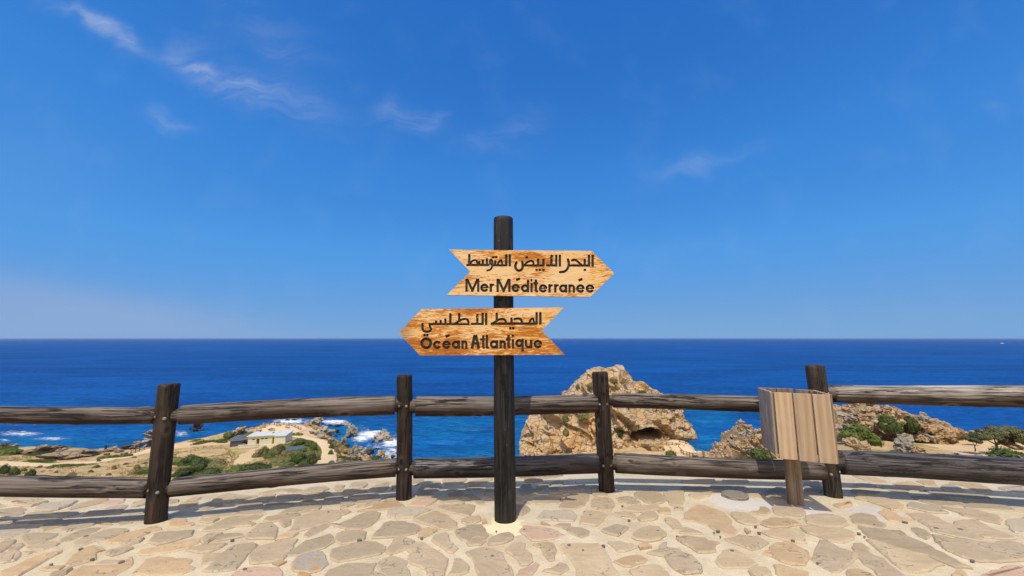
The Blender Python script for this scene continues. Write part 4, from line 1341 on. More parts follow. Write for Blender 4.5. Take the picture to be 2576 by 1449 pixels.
# ------------------------------------------------------------------ cut-off stump and twigs on the terrace
def build_stump():
    p = on_g(1850, 1251)
    rs = random.Random(4)
    n = 22
    V, F = [], []
    for (rr, z) in ((1.03, -0.02), (1.0, 0.012), (0.97, 0.030), (0.90, 0.036), (0.5, 0.038)):
        for i in range(n):
            a = 2 * math.pi * i / n
            q = 0.132 * rr * (1 + 0.035 * math.sin(3 * a + 1) + 0.025 * math.sin(5 * a))
            V.append((q * math.cos(a), q * 0.92 * math.sin(a), z + rs.uniform(-.0012, .0012)))
    for k in range(4):
        for i in range(n):
            F.append((k * n + i, k * n + (i + 1) % n, (k + 1) * n + (i + 1) % n, (k + 1) * n + i))
    F.append(tuple(range(4 * n, 5 * n)))
    m, nt, b = material('grey_sawn_end_grain')
    tc = nt.new('ShaderNodeTexCoord').outputs['Object']
    ring = nt.new('ShaderNodeTexWave', wave_type='RINGS', rings_direction='Z')
    ring.inputs['Scale'].default_value = 26; ring.inputs['Distortion'].default_value = 2.5; ring.inputs['Detail'].default_value = 3
    nt.l.new(tc, ring.inputs['Vector'])
    nn = nt.noise(tc, 60, 4, 0.6)
    f = nt.math('ADD', nt.math('MULTIPLY', ring.outputs[1], .35), nt.math('MULTIPLY', nn, .65))
    nt.l.new(nt.ramp(f, [(.25, (.13, .105, .08)), (.7, (.30, .255, .20))]), b.inputs['Base Color'])
    b.inputs['Roughness'].default_value = .9
    nt.l.new(nt.bump(f, .5, .006), b.inputs['Normal'])
    o = mesh_obj('log_stump', V, F, m, loc=(p.x, p.y, gz(p.y)))
    tag(o, 'cut-off round log stump flush in the paving left of the litter bin', 'stump')
build_stump()
# ------------------------------------------------------------------ coast: sea level, lie of the land
SEA = -38.4
def sea_pt(px, py, h=0.0): return on_z(px, py, SEA + h)
def project(P):
    """world points (n,3) -> picture pixels"""
    x = P[:, 0]; y = P[:, 1]; z = P[:, 2] - EYE.z
    zc = y * CP + z * SP; yc = -y * SP + z * CP
    return 1288 + FPX * x / zc, 724.5 - FPX * yc / zc

CTRL = [(0, 1140, 6), (0, 1165, 8), (0, 1200, 11), (100, 1140, 6), (100, 1172, 8), (100, 1203, 11), (200, 1148, 5.5), (200, 1167, 7.5), (200, 1205, 11),
        (300, 1148, 5.5), (300, 1157, 7), (300, 1205, 11), (400, 1136, 5.5), (400, 1152, 7.5), (400, 1210, 11), (500, 1119, 5), (500, 1150, 8), (500, 1205, 11),
        (570, 1112, 5.5), (590, 1122, 6.5), (600, 1160, 9), (620, 1195, 11), (670, 1122, 7), (700, 1150, 8.5), (720, 1183, 10.5),
        (640, 1100, 5.6), (680, 1085, 6.2), (740, 1080, 6.2), (700, 1095, 6.4), (760, 1095, 6.4), (800, 1085, 5), (820, 1100, 5.5),
        (800, 1120, 7), (800, 1150, 8.5), (820, 1170, 9.5), (850, 1130, 6), (860, 1155, 7.5), (900, 1160, 6), (940, 1164, 5), (900, 1175, 8), (980, 1172, 4),
        (-300, 1150, 8), (-300, 1190, 11), (-700, 1170, 10),
        # the rock and its path
        (1640, 1100, 7.0), (1680, 1107, 7.2), (1705, 1122, 7.6), (1700, 1137, 8.2), (1745, 1142, 8.4), (1760, 1134, 7.4), (1785, 1143, 8.2), (1400, 1150, 3.5), (1500, 1150, 5.5), (1600, 1150, 8), (1650, 1145, 9),
        # the right-hand headland
        (1800, 1152, 14), (1860, 1150, 17.5), (1920, 1150, 18.5), (2000, 1140, 19), (2120, 1108, 19.3), (2200, 1106, 19.4), (2350, 1104, 19.4), (2250, 1140, 21.3), (2150, 1150, 21), (2400, 1120, 20.4), (2400, 1160, 22), (2576, 1130, 20.8), (2576, 1160, 22),
        (2500, 1105, 20), (2576, 1100, 19.8), (2450, 1101, 19.8), (2700, 1110, 20.5), (2700, 1160, 22)]
SHORE = [(-900, 1150, 3), (-500, 1130, 2.5), (-200, 1122, 2.5), (0, 1125, 2.5), (65, 1128, 2.2), (110, 1132, 3), (155, 1133, 3), (222, 1134, 3), (245, 1139, 2.5), (290, 1141, 3), (330, 1138, 3), (370, 1135, 3), (410, 1134, 2.5), (450, 1129, 2), (490, 1122, 2), (540, 1109, 3), (580, 1099, 3.5), (610, 1094, 4),
         (640, 1088, 4.5), (665, 1079, 5), (700, 1073, 5), (740, 1072, 5), (770, 1070, 4), (800, 1068, 3), (822, 1078, 3), (835, 1092, 3), (848, 1106, 3), (866, 1114, 3), (882, 1127, 3), (905, 1142, 3), (942, 1152, 3), (985, 1163, 2.5), (1040, 1185, 2.5), (1150, 1195, 2.5), (1280, 1180, 2.5), (1330, 1150, 2), (1420, 1120, 3), (1560, 1100, 4), (1640, 1092, 4), (1700, 1096, 4), (1726, 1104, 5), (1742, 1119, 7), (1770, 1133, 7.4), (1800, 1142, 9)]
RIDGE = [((48, 88), 13), ((58, 96), 12), ((70, 100), 13), ((85, 101), 14), ((97, 92), 18.6), ((108, 86), 19), ((125, 82), 19.5), ((150, 76), 20)]
def build_land_func():
    pts, hs = [], []
    for (px, py, h) in CTRL:
        p = sea_pt(px, py, h); pts.append((p.x, p.y)); hs.append(h)
    def shoreline(line, o1, h1, o2, h2):
        for i, (q, h) in enumerate(line):
            a = line[max(i - 1, 0)][0]; b = line[min(i + 1, len(line) - 1)][0]
            d = np.array([b[0] - a[0], b[1] - a[1]]); d = d / np.linalg.norm(d)
            n = np.array([-d[1], d[0]])                        # seaward is to the left of the walk
            pts.append((q[0], q[1])); hs.append(h)
            pts.append((q[0] + n[0] * o1, q[1] + n[1] * o1)); hs.append(h1)
            pts.append((q[0] + n[0] * o2, q[1] + n[1] * o2)); hs.append(h2)
    shoreline([((sea_pt(x, y, h).x, sea_pt(x, y, h).y), h) for (x, y, h) in SHORE], 2.2, -3.5, 16.0, -9.0)
    shoreline(RIDGE, 8.0, 3.0, 22.0, -6.0)
    for x in range(-130, 131, 26):
        for (y, h) in ((7, 36.4), (12, 33.0), (22, 29 if x > 25 else 27), (45, 23.5 if x > 25 else 19), (68, (20 if x > 40 else 14) if abs(x - 10) > 25 else 11)):
            if x > 25 and y == 68 and x < 40: continue
            pts.append((x + (y % 7), y)); hs.append(h)
    for x in range(-160, 200, 60): pts.append((x, 210)); hs.append(-20)
    pts += [(-200, 110), (-200, 60), (190, 60), (190, 30), (-200, 20), (200, 130), (130, 125)]; hs += [11, 20, 22, 28, 30, -12, -12]
    P = np.array(pts); H = np.array(hs, float)
    D = np.linalg.norm(P[:, None] - P[None], axis=2)
    A = np.zeros((len(P) + 3, len(P) + 3)); A[:len(P), :len(P)] = D - np.eye(len(P)) * 0.05
    A[:len(P), len(P):] = np.c_[np.ones(len(P)), P / 100]; A[len(P):, :len(P)] = A[:len(P), len(P):].T
    w = np.linalg.lstsq(A, np.r_[H, 0, 0, 0], rcond=None)[0]
    def f(X, Y):
        sh = X.shape; q = np.c_[X.ravel(), Y.ravel()]; out = np.empty(len(q))
        for s in range(0, len(q), 20000):
            c = q[s:s + 20000]
            out[s:s + 20000] = np.linalg.norm(c[:, None] - P[None], axis=2) @ w[:len(P)] + w[len(P)] + c / 100 @ w[len(P) + 1:]
        return out.reshape(sh)
    return f
land_h = build_land_func()
GX = np.concatenate([np.arange(-240, -170, 6.0), np.arange(-170, 128, 0.8), np.arange(128, 240, 6.0)])
GY = np.concatenate([np.arange(5.9, 60, 3.0), np.arange(60, 176, 0.8)])
_X, _Y = np.meshgrid(GX, GY, indexing='ij')
LH = land_h(_X, _Y)
# lumps and gullies
_n = np.zeros_like(LH)
for i in range(0, len(GX)):
    for j in range(0, len(GY)):
        if LH[i, j] > -4:
            v = Vector((GX[i] * 0.09, GY[j] * 0.09, 0.3))
            _n[i, j] = mnoise.noise(v) * 0.7 + mnoise.noise(v * 4.1) * 0.28
LH += _n * np.clip((LH + 1) / 4, 0.15, 1)
def ground_z(x, y):
    i = int(np.clip(np.searchsorted(GX, x) - 1, 0, len(GX) - 2)); j = int(np.clip(np.searchsorted(GY, y) - 1, 0, len(GY) - 2))
    fx = (x - GX[i]) / (GX[i + 1] - GX[i]); fy = (y - GY[j]) / (GY[j + 1] - GY[j])
    return SEA + float((LH[i, j] * (1 - fx) + LH[i + 1, j] * fx) * (1 - fy) + (LH[i, j + 1] * (1 - fx) + LH[i + 1, j + 1] * fx) * fy)
def ground_hit(px, py, y0=40.0):
    """first point of the land (or the sea) under a picture pixel"""
    d = ray(px, py); d = d / d.y
    y = y0
    while y < 178:
        p = EYE + d * y
        if p.z <= max(ground_z(p.x, p.y), SEA): return p
        y += 0.35
    return sea_pt(px, py)

# ------------------------------------------------------------------ land surface
def poly_mask(px, py, poly):
    c = np.zeros(px.shape, bool)
    n = len(poly)
    for i in range(n):
        x0, y0 = poly[i]; x1, y1 = poly[i - 1]
        if y0 == y1: continue
        c ^= ((y0 > py) != (y1 > py)) & (px < (x1 - x0) * (py - y0) / (y1 - y0) + x0)
    return c
def mat_land():
    m, nt, b = material('coastal_ground')
    p = worldpos(nt)
    at = nt.new('ShaderNodeAttribute', attribute_name='cover')   # r grass, g bare rock, b sand
    sep = nt.new('ShaderNodeSeparateColor'); nt.l.new(at.outputs['Color'], sep.inputs[0])
    n1 = nt.noise(p, 0.16, 5, 0.6, 0.5)
    n2 = nt.noise(p, 0.9, 5, 0.65)
    n3 = nt.noise(p, 3.5, 3, 0.6)
    soil = nt.ramp(n2, [(0.3, (0.42, 0.27, 0.135)), (0.55, (0.53, 0.36, 0.19)), (0.75, (0.60, 0.43, 0.25))])
    dry = nt.ramp(n2, [(0.3, (0.20, 0.165, 0.055)), (0.55, (0.40, 0.31, 0.115)), (0.75, (0.52, 0.42, 0.19))])
    col = nt.mix(nt.sstep(n1, 0.46, 0.58), soil, dry)
    green = nt.ramp(n3, [(0.3, (0.055, 0.085, 0.018)), (0.6, (0.13, 0.165, 0.040)), (0.8, (0.24, 0.25, 0.075))])
    gf = nt.sstep(nt.math('ADD', sep.outputs[0], nt.math('MULTIPLY_ADD', n2, 0.9, -0.45)), 0.35, 0.62)
    col = nt.mix(gf, col, green)
    rock = nt.ramp(n2, [(0.3, (0.15, 0.11, 0.07)), (0.5, (0.29, 0.215, 0.135)), (0.75, (0.40, 0.31, 0.20))])
    rf = nt.sstep(nt.math('ADD', sep.outputs[1], nt.math('MULTIPLY_ADD', n1, 0.5, -0.25)), 0.35, 0.6)
    col = nt.mix(rf, col, rock)
    sand = nt.ramp(n3, [(0.3, (0.57, 0.405, 0.22)), (0.7, (0.65, 0.47, 0.27))])
    sf = nt.sstep(nt.math('ADD', sep.outputs[2], nt.math('MULTIPLY_ADD', n2, 0.5, -0.25)), 0.35, 0.6)
    col = nt.mix(sf, col, sand)
    nt.l.new(col, b.inputs['Base Color'])
    b.inputs['Roughness'].default_value = 0.95; b.inputs['Specular IOR Level'].default_value = 0.1
    h = nt.math('ADD', nt.math('MULTIPLY', n2, 1.0), nt.math('MULTIPLY', n3, 0.4))
    nt.l.new(nt.bump(h, 0.7, 0.5), b.inputs['Normal'])
    return m
M['land'] = mat_land()
GRASS = [[(0, 1122), (35, 1120), (60, 1140), (30, 1146), (0, 1146)], [(20, 1160), (130, 1158), (160, 1165), (60, 1168)], [(130, 1173), (240, 1162), (250, 1168), (140, 1178)],
         [(560, 1108), (640, 1088), (660, 1096), (690, 1098), (650, 1104), (600, 1112)], [(640, 1092), (760, 1090), (770, 1096), (640, 1100)],
         [(620, 1150), (720, 1115), (790, 1102), (826, 1140), (828, 1166), (700, 1172), (680, 1150)], [(430, 1200), (500, 1180), (640, 1165), (690, 1172), (560, 1195), (470, 1205)], [(420, 1150), (500, 1150), (560, 1165), (500, 1180), (430, 1170)],
         [(826, 1105), (845, 1112), (858, 1150), (840, 1168), (826, 1150)], [(860, 1150), (900, 1150), (900, 1166), (850, 1168)], [(470, 1108), (560, 1108), (540, 1118), (470, 1122)], [(330, 1180), (380, 1170), (390, 1195), (330, 1195)]]
SAND = [[(560, 1160), (640, 1128), (680, 1120), (700, 1124), (620, 1165), (590, 1178), (560, 1185)], [(634, 1085), (690, 1073), (730, 1072), (736, 1082), (690, 1092), (640, 1094)], [(730, 1076), (800, 1076), (815, 1100), (740, 1098)],
        [(430, 1118), (470, 1112), (560, 1112), (590, 1108), (590, 1116), (480, 1124), (430, 1130)], [(1620, 1090), (1700, 1100), (1800, 1146), (1760, 1150), (1690, 1150), (1600, 1100)], [(2280, 1098), (2576, 1098), (2576, 1150), (2440, 1150), (2300, 1110)]]
def build_land():
    nx, ny = len(GX), len(GY)
    V = np.c_[_X.ravel(), _Y.ravel(), (SEA + LH).ravel()]
    keep = LH > -2.5
    F = []
    for i in range(nx - 1):
        k0 = keep[i] | keep[i + 1]
        for j in range(ny - 1):
            if k0[j] or k0[j + 1]:
                a = i * ny + j
                F.append((a, a + ny, a + ny + 1, a + 1))
    px, py = project(V)
    col = np.zeros((len(V), 4)); col[:, 3] = 1
    for g in GRASS: col[poly_mask(px, py, g), 0] = 0.62
    for g in SAND: col[poly_mask(px, py, g), 2] = 0.8
    h = LH.ravel()
    rk = np.clip((4.2 - h) / 1.6, 0, 1)
    gx, gy = np.gradient(LH, GX, GY)
    steep = np.clip((np.hypot(gx, gy).ravel() - 0.35) / 0.5, 0, 1)
    col[:, 1] = np.maximum(rk, steep) * 0.75
    o = mesh_obj('headland_ground', V.tolist(), F, M['land'], smooth=True)
    at = o.data.color_attributes.new('cover', 'FLOAT_COLOR', 'POINT')
    at.data.foreach_set('color', col.ravel())
    tag(o, kind='structure')
    return o
land = build_land()

# ------------------------------------------------------------------ footpaths laid over it
def mat_path():
    m, nt, b = material('pale_sand_path')
    p = worldpos(nt)
    n = nt.noise(p, 1.1, 4, 0.6); n2 = nt.noise(p, 5, 3, 0.6)
    f = nt.math('ADD', nt.math('MULTIPLY', n, .6), nt.math('MULTIPLY', n2, .4))
    nt.l.new(nt.ramp(f, [(0.3, (0.60, 0.43, 0.24)), (0.7, (0.72, 0.54, 0.33))]), b.inputs['Base Color'])
    b.inputs['Roughness'].default_value = 0.95; b.inputs['Specular IOR Level'].default_value = 0.1
    return m
M['path'] = mat_path()
PATHS = []
def drape(name, pts, width, closed=False, lift=0.10):
    """footpath along picture points (px, py); width in metres, single or per point"""
    ps = [ground_hit(x, y) for x, y in pts]
    ws = width if isinstance(width, (list, tuple)) else [width] * len(pts)
    fine, fw = [], []
    n = len(ps)
    for i in range(n - 1):
        p0 = ps[max(i - 1, 0)]; p1 = ps[i]; p2 = ps[i + 1]; p3 = ps[min(i + 2, n - 1)]
        for s in range(8):
            t = s / 8
            fine.append(0.5 * (2 * p1 + (p2 - p0) * t + (2 * p0 - 5 * p1 + 4 * p2 - p3) * t * t + (3 * p1 - p0 - 3 * p2 + p3) * t ** 3)); fw.append(ws[i] + (ws[i + 1] - ws[i]) * t)
    fine.append(ps[-1]); fw.append(ws[-1])
    V, F = [], []
    PATHS.extend((p.x, p.y, w) for p, w in zip(fine, fw))
    rs = random.Random(len(pts))
    for i, p in enumerate(fine):
        a = fine[max(i - 1, 0)]; b = fine[min(i + 1, len(fine) - 1)]
        d = Vector((b.x - a.x, b.y - a.y)).normalized(); nrm = Vector((-d.y, d.x))
        for k in range(7):
            s = (k / 6 - .5) * fw[i] * (1 + rs.uniform(-.05, .05))
            x = p.x + nrm.x * s; y = p.y + nrm.y * s
            z = max(ground_z(x + ox, y + oy) for ox in (-.4, 0, .4) for oy in (-.4, 0, .4))
            V.append((x, y, z + lift - (0.14 if k in (0, 6) else 0)))
    for i in range(len(fine) - 1):
        for k in range(6):
            a = i * 7 + k
            F.append((a, a + 1, a + 8, a + 7))
    o = mesh_obj(name, V, F, M['path'], smooth=True)
    fix_normals(o)
    return tag(o, kind='structure')
drape('footpath', [(-260, 1150), (-120, 1158), (0, 1166), (60, 1170), (130, 1170), (220, 1164), (300, 1152), (360, 1139), (400, 1128), (440, 1120)], [4.5] * 6 + [4, 4, 5, 7])
drape('footpath', [(728, 1099), (760, 1099), (790, 1104), (812, 1115), (824, 1130), (828, 1148), (818, 1166), (806, 1180)], [2.4, 2.8, 3.2, 3.4, 3.6, 3.8, 4.4, 5])
drape('footpath', [(1632, 1098), (1660, 1101), (1685, 1108), (1705, 1116), (1730, 1124), (1752, 1133), (1765, 1142)], [3.5, 3.2, 3.2, 5, 8, 9, 8])
def plaza():
    c = ground_hit(696, 1081)
    V = [(c.x, c.y, 0)]; n = 36
    for r in (.5, 1.0):
        for i in range(n):
            a = 2 * math.pi * i / n
            V.append((c.x + 8.6 * r * math.cos(a) + 1.5, c.y + 7.5 * r * math.sin(a), 0))
    V = [(x, y, ground_z(x, y) + .16) for x, y, _ in V]
    F = [(0, 1 + i, 1 + (i + 1) % n) for i in range(n)] + [(1 + i, 1 + n + i, 1 + n + (i + 1) % n, 1 + (i + 1) % n) for i in range(n)]
    o = mesh_obj('viewing_plaza', V, F, M['path'], smooth=True); fix_normals(o); tag(o, kind='structure')
plaza()

# ------------------------------------------------------------------ the sea
def mat_sea():
    m, nt, b = material('sea_water')
    p = worldpos(nt)
    at = nt.new('ShaderNodeAttribute', attribute_name='shore')    # r shallow water, g broken water
    sep = nt.new('ShaderNodeSeparateColor'); nt.l.new(at.outputs['Color'], sep.inputs[0])
    big = nt.noise(nt.mapping(p, scale=(0.004, 0.012, 1)), 1.0, 4, 0.6)
    mid = nt.noise(nt.mapping(p, scale=(0.05, 0.12, 1)), 1.0, 4, 0.6, 0.3)
    wav = nt.noise(nt.mapping(p, scale=(0.22, 0.55, 1), rot=(0, 0, 0.25)), 1.0, 5, 0.62, 0.5)
    swl = nt.noise(nt.mapping(p, scale=(0.010, 0.050, 1), rot=(0, 0, 0.06)), 1.0, 5, 0.7, 0.4)
    deep = nt.mix(nt.sstep(big, 0.35, 0.68), (0.0015, 0.055, 0.225), (0.0025, 0.074, 0.280))
    deep = nt.mix(nt.math('MULTIPLY', nt.sstep(mid, 0.55, 0.8), 0.5), deep, (0.003, 0.092, 0.310))
    teal = nt.mix(nt.sstep(mid, 0.3, 0.7), (0.003, 0.120, 0.310), (0.006, 0.19, 0.36))
    sh = nt.math('MULTIPLY', sep.outputs[0], nt.sstep(nt.math('ADD', mid, sep.outputs[0]), 0.45, 0.95))
    col = nt.mix(sh, deep, teal)
    col = nt.mix(1.0, col, nt.math('MULTIPLY', nt.math('MULTIPLY_ADD', nt.sstep(wav, 0.3, 0.7), 0.55, 0.70), nt.math('MULTIPLY_ADD', nt.sstep(swl, 0.3, 0.7), 0.42, 0.78)), 'MULTIPLY')  # reflections of the wave facets painted into the water colour as lighter and darker ripples
    # broken white water: streaky lace
    f1 = nt.noise(nt.mapping(p, scale=(0.42, 1.0, 1), rot=(0, 0, -0.2)), 1.0, 7, 0.72, 1.4)
    f2 = nt.voro(nt.mapping(p, scale=(0.5, 1.0, 1)), 1.0, 'F1')
    ff = nt.math('ADD', nt.math('MULTIPLY', f1, 0.8), nt.math('MULTIPLY', f2, 0.25))
    foam = nt.sstep(nt.math('ADD', sep.outputs[1], nt.math('MULTIPLY_ADD', ff, 1.9, -1.12)), 0.40, 0.95)
    caps = nt.sstep(nt.noise(nt.mapping(p, scale=(0.16, 0.9, 1)), 1.0, 3, 0.6), 0.765, 0.80)
    caps = nt.math('MULTIPLY', caps, 0.6)
    foam = nt.math('MAXIMUM', foam, caps)
    col = nt.mix(foam, col, (0.80, 0.83, 0.85))
    h = nt.math('ADD', wav, nt.math('MULTIPLY', mid, 1.6))
    h = nt.math('ADD', h, nt.math('MULTIPLY', foam, 0.3))
    nrm = nt.bump(h, 0.9, 1.1)
    # upwelling blue light plus the broken sky reflection of a ruffled sea
    df = nt.new('ShaderNodeBsdfDiffuse'); nt.l.new(col, df.inputs['Color']); nt.l.new(nrm, df.inputs['Normal'])
    gl = nt.new('ShaderNodeBsdfGlossy'); gl.inputs['Roughness'].default_value = 0.25; nt.l.new(nrm, gl.inputs['Normal'])
    fr = nt.new('ShaderNodeFresnel'); fr.inputs['IOR'].default_value = 1.33; nt.l.new(nrm, fr.inputs['Normal'])
    fac = nt.math('MULTIPLY', nt.math('MINIMUM', fr.outputs[0], 0.10), nt.math('SUBTRACT', 1.0, foam))
    mx = nt.new('ShaderNodeMixShader'); nt.l.new(fac, mx.inputs[0]); nt.l.new(df.outputs[0], mx.inputs[1]); nt.l.new(gl.outputs[0], mx.inputs[2])
    nt.l.new(mx.outputs[0], nt.n['Material Output'].inputs['Surface'])
    return m
M['sea'] = mat_sea()
FOAM = [(28, 1066, 32, 5, .95), (50, 1091, 66, 9, .92), (130, 1103, 54, 7, .85), (15, 1107, 22, 4, .85), (85, 1068, 10, 2, .6), (190, 1098, 40, 3, .35), (458, 1092, 26, 13, .85), (440, 1086, 16, 6, .8), (500, 1068, 22, 4, .5),
        (735, 1059, 64, 10, 1.05), (700, 1065, 34, 6, 1.0), (838, 1061, 44, 10, 1.05), (800, 1070, 14, 6, .7), (905, 1075, 18, 10, .5), (925, 1093, 42, 15, 1.1), (908, 1103, 30, 10, 1.1), (985, 1112, 32, 16, 1.15), (955, 1122, 50, 13, .75), (985, 1140, 32, 22, .9), (915, 1080, 20, 8, .6), (1000, 1095, 20, 10, .6), (930, 1124, 30, 6, .4), (955, 1150, 25, 10, .5), (900, 1115, 12, 6, .5),
        (1310, 1118, 9, 18, .65), (1322, 1136, 14, 8, .8), (1060, 1148, 40, 5, .25), (1150, 1120, 90, 20, .1), (640, 1078, 20, 6, .3), (520, 1104, 16, 4, .5), (1735, 1112, 10, 8, .3)]
def build_sea():
    xs = np.concatenate([-np.geomspace(50000, 240, 24), np.arange(-230, 131, 1.3), np.geomspace(140, 50000, 24)])
    ys = np.concatenate([[-60, 0, 30, 50], np.arange(60, 235, 0.9), np.geomspace(237, 50000, 60)])
    X, Y = np.meshgrid(xs, ys, indexing='ij')
    rs = np.random.RandomState(3)
    Z = np.zeros_like(X)
    near = np.exp(-np.maximum(0, np.hypot(X + 40, Y - 140) - 110) / 60.0)
    for k in range(14):       # short wind sea
        lam = rs.uniform(5, 22); a = R(rs.normal(100, 24)); ph = rs.uniform(0, 6.28)
        Z += 0.011 * lam * np.sin((X * math.cos(a) + Y * math.sin(a)) * 2 * math.pi / lam + ph)
    Z *= near * 0.8
    V = np.c_[X.ravel(), Y.ravel(), (SEA + Z).ravel()]
    nx, ny = X.shape
    idx = np.arange(nx * ny).reshape(nx, ny)
    F = np.stack([idx[:-1, :-1], idx[1:, :-1], idx[1:, 1:], idx[:-1, 1:]], -1).reshape(-1, 4)
    o = mesh_obj('sea', V.tolist(), F.tolist(), M['sea'], smooth=True)
    px, py = project(np.c_[V[:, :2], np.full(len(V), SEA)])
    ok = V[:, 1] > 20
    col = np.zeros((len(V), 4)); col[:, 3] = 1
    inb = (V[:, 0] > -240) & (V[:, 0] < 200) & (V[:, 1] > 40) & (V[:, 1] < 240)
    hh = np.full(len(V), -40.0)
    hh[inb] = land_h(V[inb, 0], V[inb, 1])
    col[:, 0] = np.clip(np.exp((hh + 3) / 9.0), 0, 1) * 0.9
    for (cx, cy, rx, ry, amp) in ((1140, 1075, 130, 60, .55), (1780, 1045, 90, 60, .55), (1290, 1080, 60, 50, .5), (150, 1035, 200, 40, .35), (1150, 1140, 120, 18, .3)):
        g = amp * np.exp(-((px - cx) / rx) ** 2 - ((py - cy) / ry) ** 2)
        col[:, 0] = np.maximum(col[:, 0], np.where(ok, g, 0))
    foam = np.zeros(len(V))
    for (cx, cy, rx, ry, amp) in FOAM:
        g = amp * np.exp(-(((px - cx) / rx) ** 2 + ((py - cy) / ry) ** 2) * 0.9)
        foam = np.maximum(foam, np.where(ok, g, 0))
    foam = np.maximum(foam, np.clip(1 - np.abs(hh + 0.5) / 2.2, 0, 1) * 0.5)
    col[:, 1] = foam
    at = o.data.color_attributes.new('shore', 'FLOAT_COLOR', 'POINT')
    at.data.foreach_set('color', col.ravel())
    tag(o, kind='structure')
build_sea()
# ------------------------------------------------------------------ rock
def mat_rock(name, a, b_, c, strata=0.5, scale=1.0):
    m, nt, b = material(name)
    p = worldpos(nt)
    oi = nt.new('ShaderNodeObjectInfo').outputs['Random']
    n1 = nt.noise(p, 0.22 * scale, 5, 0.6, 0.6)
    n2 = nt.noise(nt.mapping(p, scale=(1, 1, 2.2), rot=(0.5, 0.35, 0)), 1.3 * scale, 6, 0.68, 0.5)
    n3 = nt.noise(p, 5.0 * scale, 4, 0.65)
    col = nt.mix(nt.sstep(n1, 0.36, 0.64), a, b_)
    col = nt.mix(nt.math('MULTIPLY', nt.sstep(n2, 0.52, 0.72), 0.8), col, c)
    st = nt.voro(nt.mapping(p, scale=(0.5, 0.5, 0.9), rot=(0.4, 0.5, 0.2)), 0.9 * scale, 'DISTANCE_TO_EDGE')
    crack = nt.math('SUBTRACT', 1.0, nt.sstep(nt.math('ADD', st, nt.math('MULTIPLY_ADD', n2, 0.12, -0.06)), 0.0, 0.05))
    col = nt.mix(nt.math('MULTIPLY', crack, 0.45), col, tuple(x * 0.35 for x in a))
    v = nt.math('MULTIPLY', nt.math('MULTIPLY_ADD', n3, 0.5, 0.75), nt.math('MULTIPLY_ADD', oi, 0.24, 0.88))
    col = nt.mix(1.0, col, v, 'MULTIPLY')
    nt.l.new(col, b.inputs['Base Color'])
    b.inputs['Roughness'].default_value = 0.9; b.inputs['Specular IOR Level'].default_value = 0.2
    h = nt.math('ADD', nt.math('MULTIPLY', n2, 1.0), nt.math('MULTIPLY', n3, 0.35))
    h = nt.math('SUBTRACT', h, nt.math('MULTIPLY', crack, 0.5))
    nt.l.new(nt.bump(h, 1.0, 0.55 / scale), b.inputs['Normal'])
    return m
M['rk_tan'] = mat_rock('tan_sandstone_rock', (0.50, 0.35, 0.20), (0.56, 0.37, 0.18), (0.42, 0.36, 0.28), scale=1.5)
M['rk_grey'] = mat_rock('grey_sandstone_rock', (0.42, 0.36, 0.28), (0.50, 0.42, 0.31), (0.32, 0.275, 0.22), scale=1.3)
M['rk_dark'] = mat_rock('wet_dark_rock', (0.075, 0.068, 0.060), (0.13, 0.11, 0.09), (0.05, 0.047, 0.045), scale=1.3)
M['rk_slab'] = mat_rock('brown_slab_rock', (0.37, 0.28, 0.18), (0.43, 0.33, 0.20), (0.29, 0.225, 0.15), scale=0.9)
M['rk_big'] = mat_rock('great_rock_sandstone', (0.56, 0.43, 0.27), (0.60, 0.37, 0.15), (0.46, 0.39, 0.29), scale=0.75)

def facet(p, k, step, tilt, shear):
    """broken rock: every cell of a random pattern is its own plane, set in or out"""
    q = Vector((p.x, p.y * .8, p.z * 1.15 + p.x * shear)) * k
    d, pts = mnoise.voronoi(q)
    c = pts[0]
    h = mnoise.cell(c * 7.31)
    dr = Vector((mnoise.cell(c * 3.1 + Vector((5, 1, 2))) - .5, 0, mnoise.cell(c * 5.7 + Vector((1, 9, 4))) - .5)) * 2
    e = min((d[1] - d[0]) * 3.0, 1.0)
    return step * (h - .5) * e + tilt * (q - c).dot(dr) / k - step * .35 * (1 - e)
def rock_mesh(seed, mat, subdiv=4, planes=16, flat=0.0, rough=0.10):
    """angular boulder of unit half-size: a ball cut by random planes, then weathered"""
    rs = random.Random(seed)
    bm = bmesh.new()
    bmesh.ops.create_icosphere(bm, subdivisions=subdiv, radius=1.0)
    cuts = []
    for _ in range(planes):
        n = Vector((rs.gauss(0, 1), rs.gauss(0, 1), rs.gauss(0, 1))).normalized()
        cuts.append((n, rs.uniform(0.36, 0.84)))
    off = Vector((rs.uniform(0, 99), rs.uniform(0, 99), rs.uniform(0, 99)))
    tiltv = Vector((rs.uniform(-.5, .5), rs.uniform(-.5, .5), 1)).normalized()
    for v in bm.verts:
        p = v.co.copy()
        for n, d in cuts:
            e = p.dot(n) - d
            if e > 0: p -= n * e * 0.96
        lay = p.dot(tiltv) * 3.2 + mnoise.noise(p * 1.2 + off)
        step = (lay - math.floor(lay))
        p *= 1 + 0.11 * (abs(step - .5) * 2 - .5)
        p += p.normalized() * (rough * mnoise.noise(p * 1.7 + off) + rough * .8 * (abs(mnoise.noise(p * 3.6 + off)) - .25) + rough * .3 * mnoise.noise(p * 9 + off))
        p += p.normalized() * (facet(p + off, 1.5, .22, .22, .4) + facet(p + off, 3.6, .09, .16, -.4))
        v.co = p
    me = bpy.data.meshes.new('rock'); bm.to_mesh(me); bm.free()
    me.materials.append(mat)
    return me
ROCKS = {}
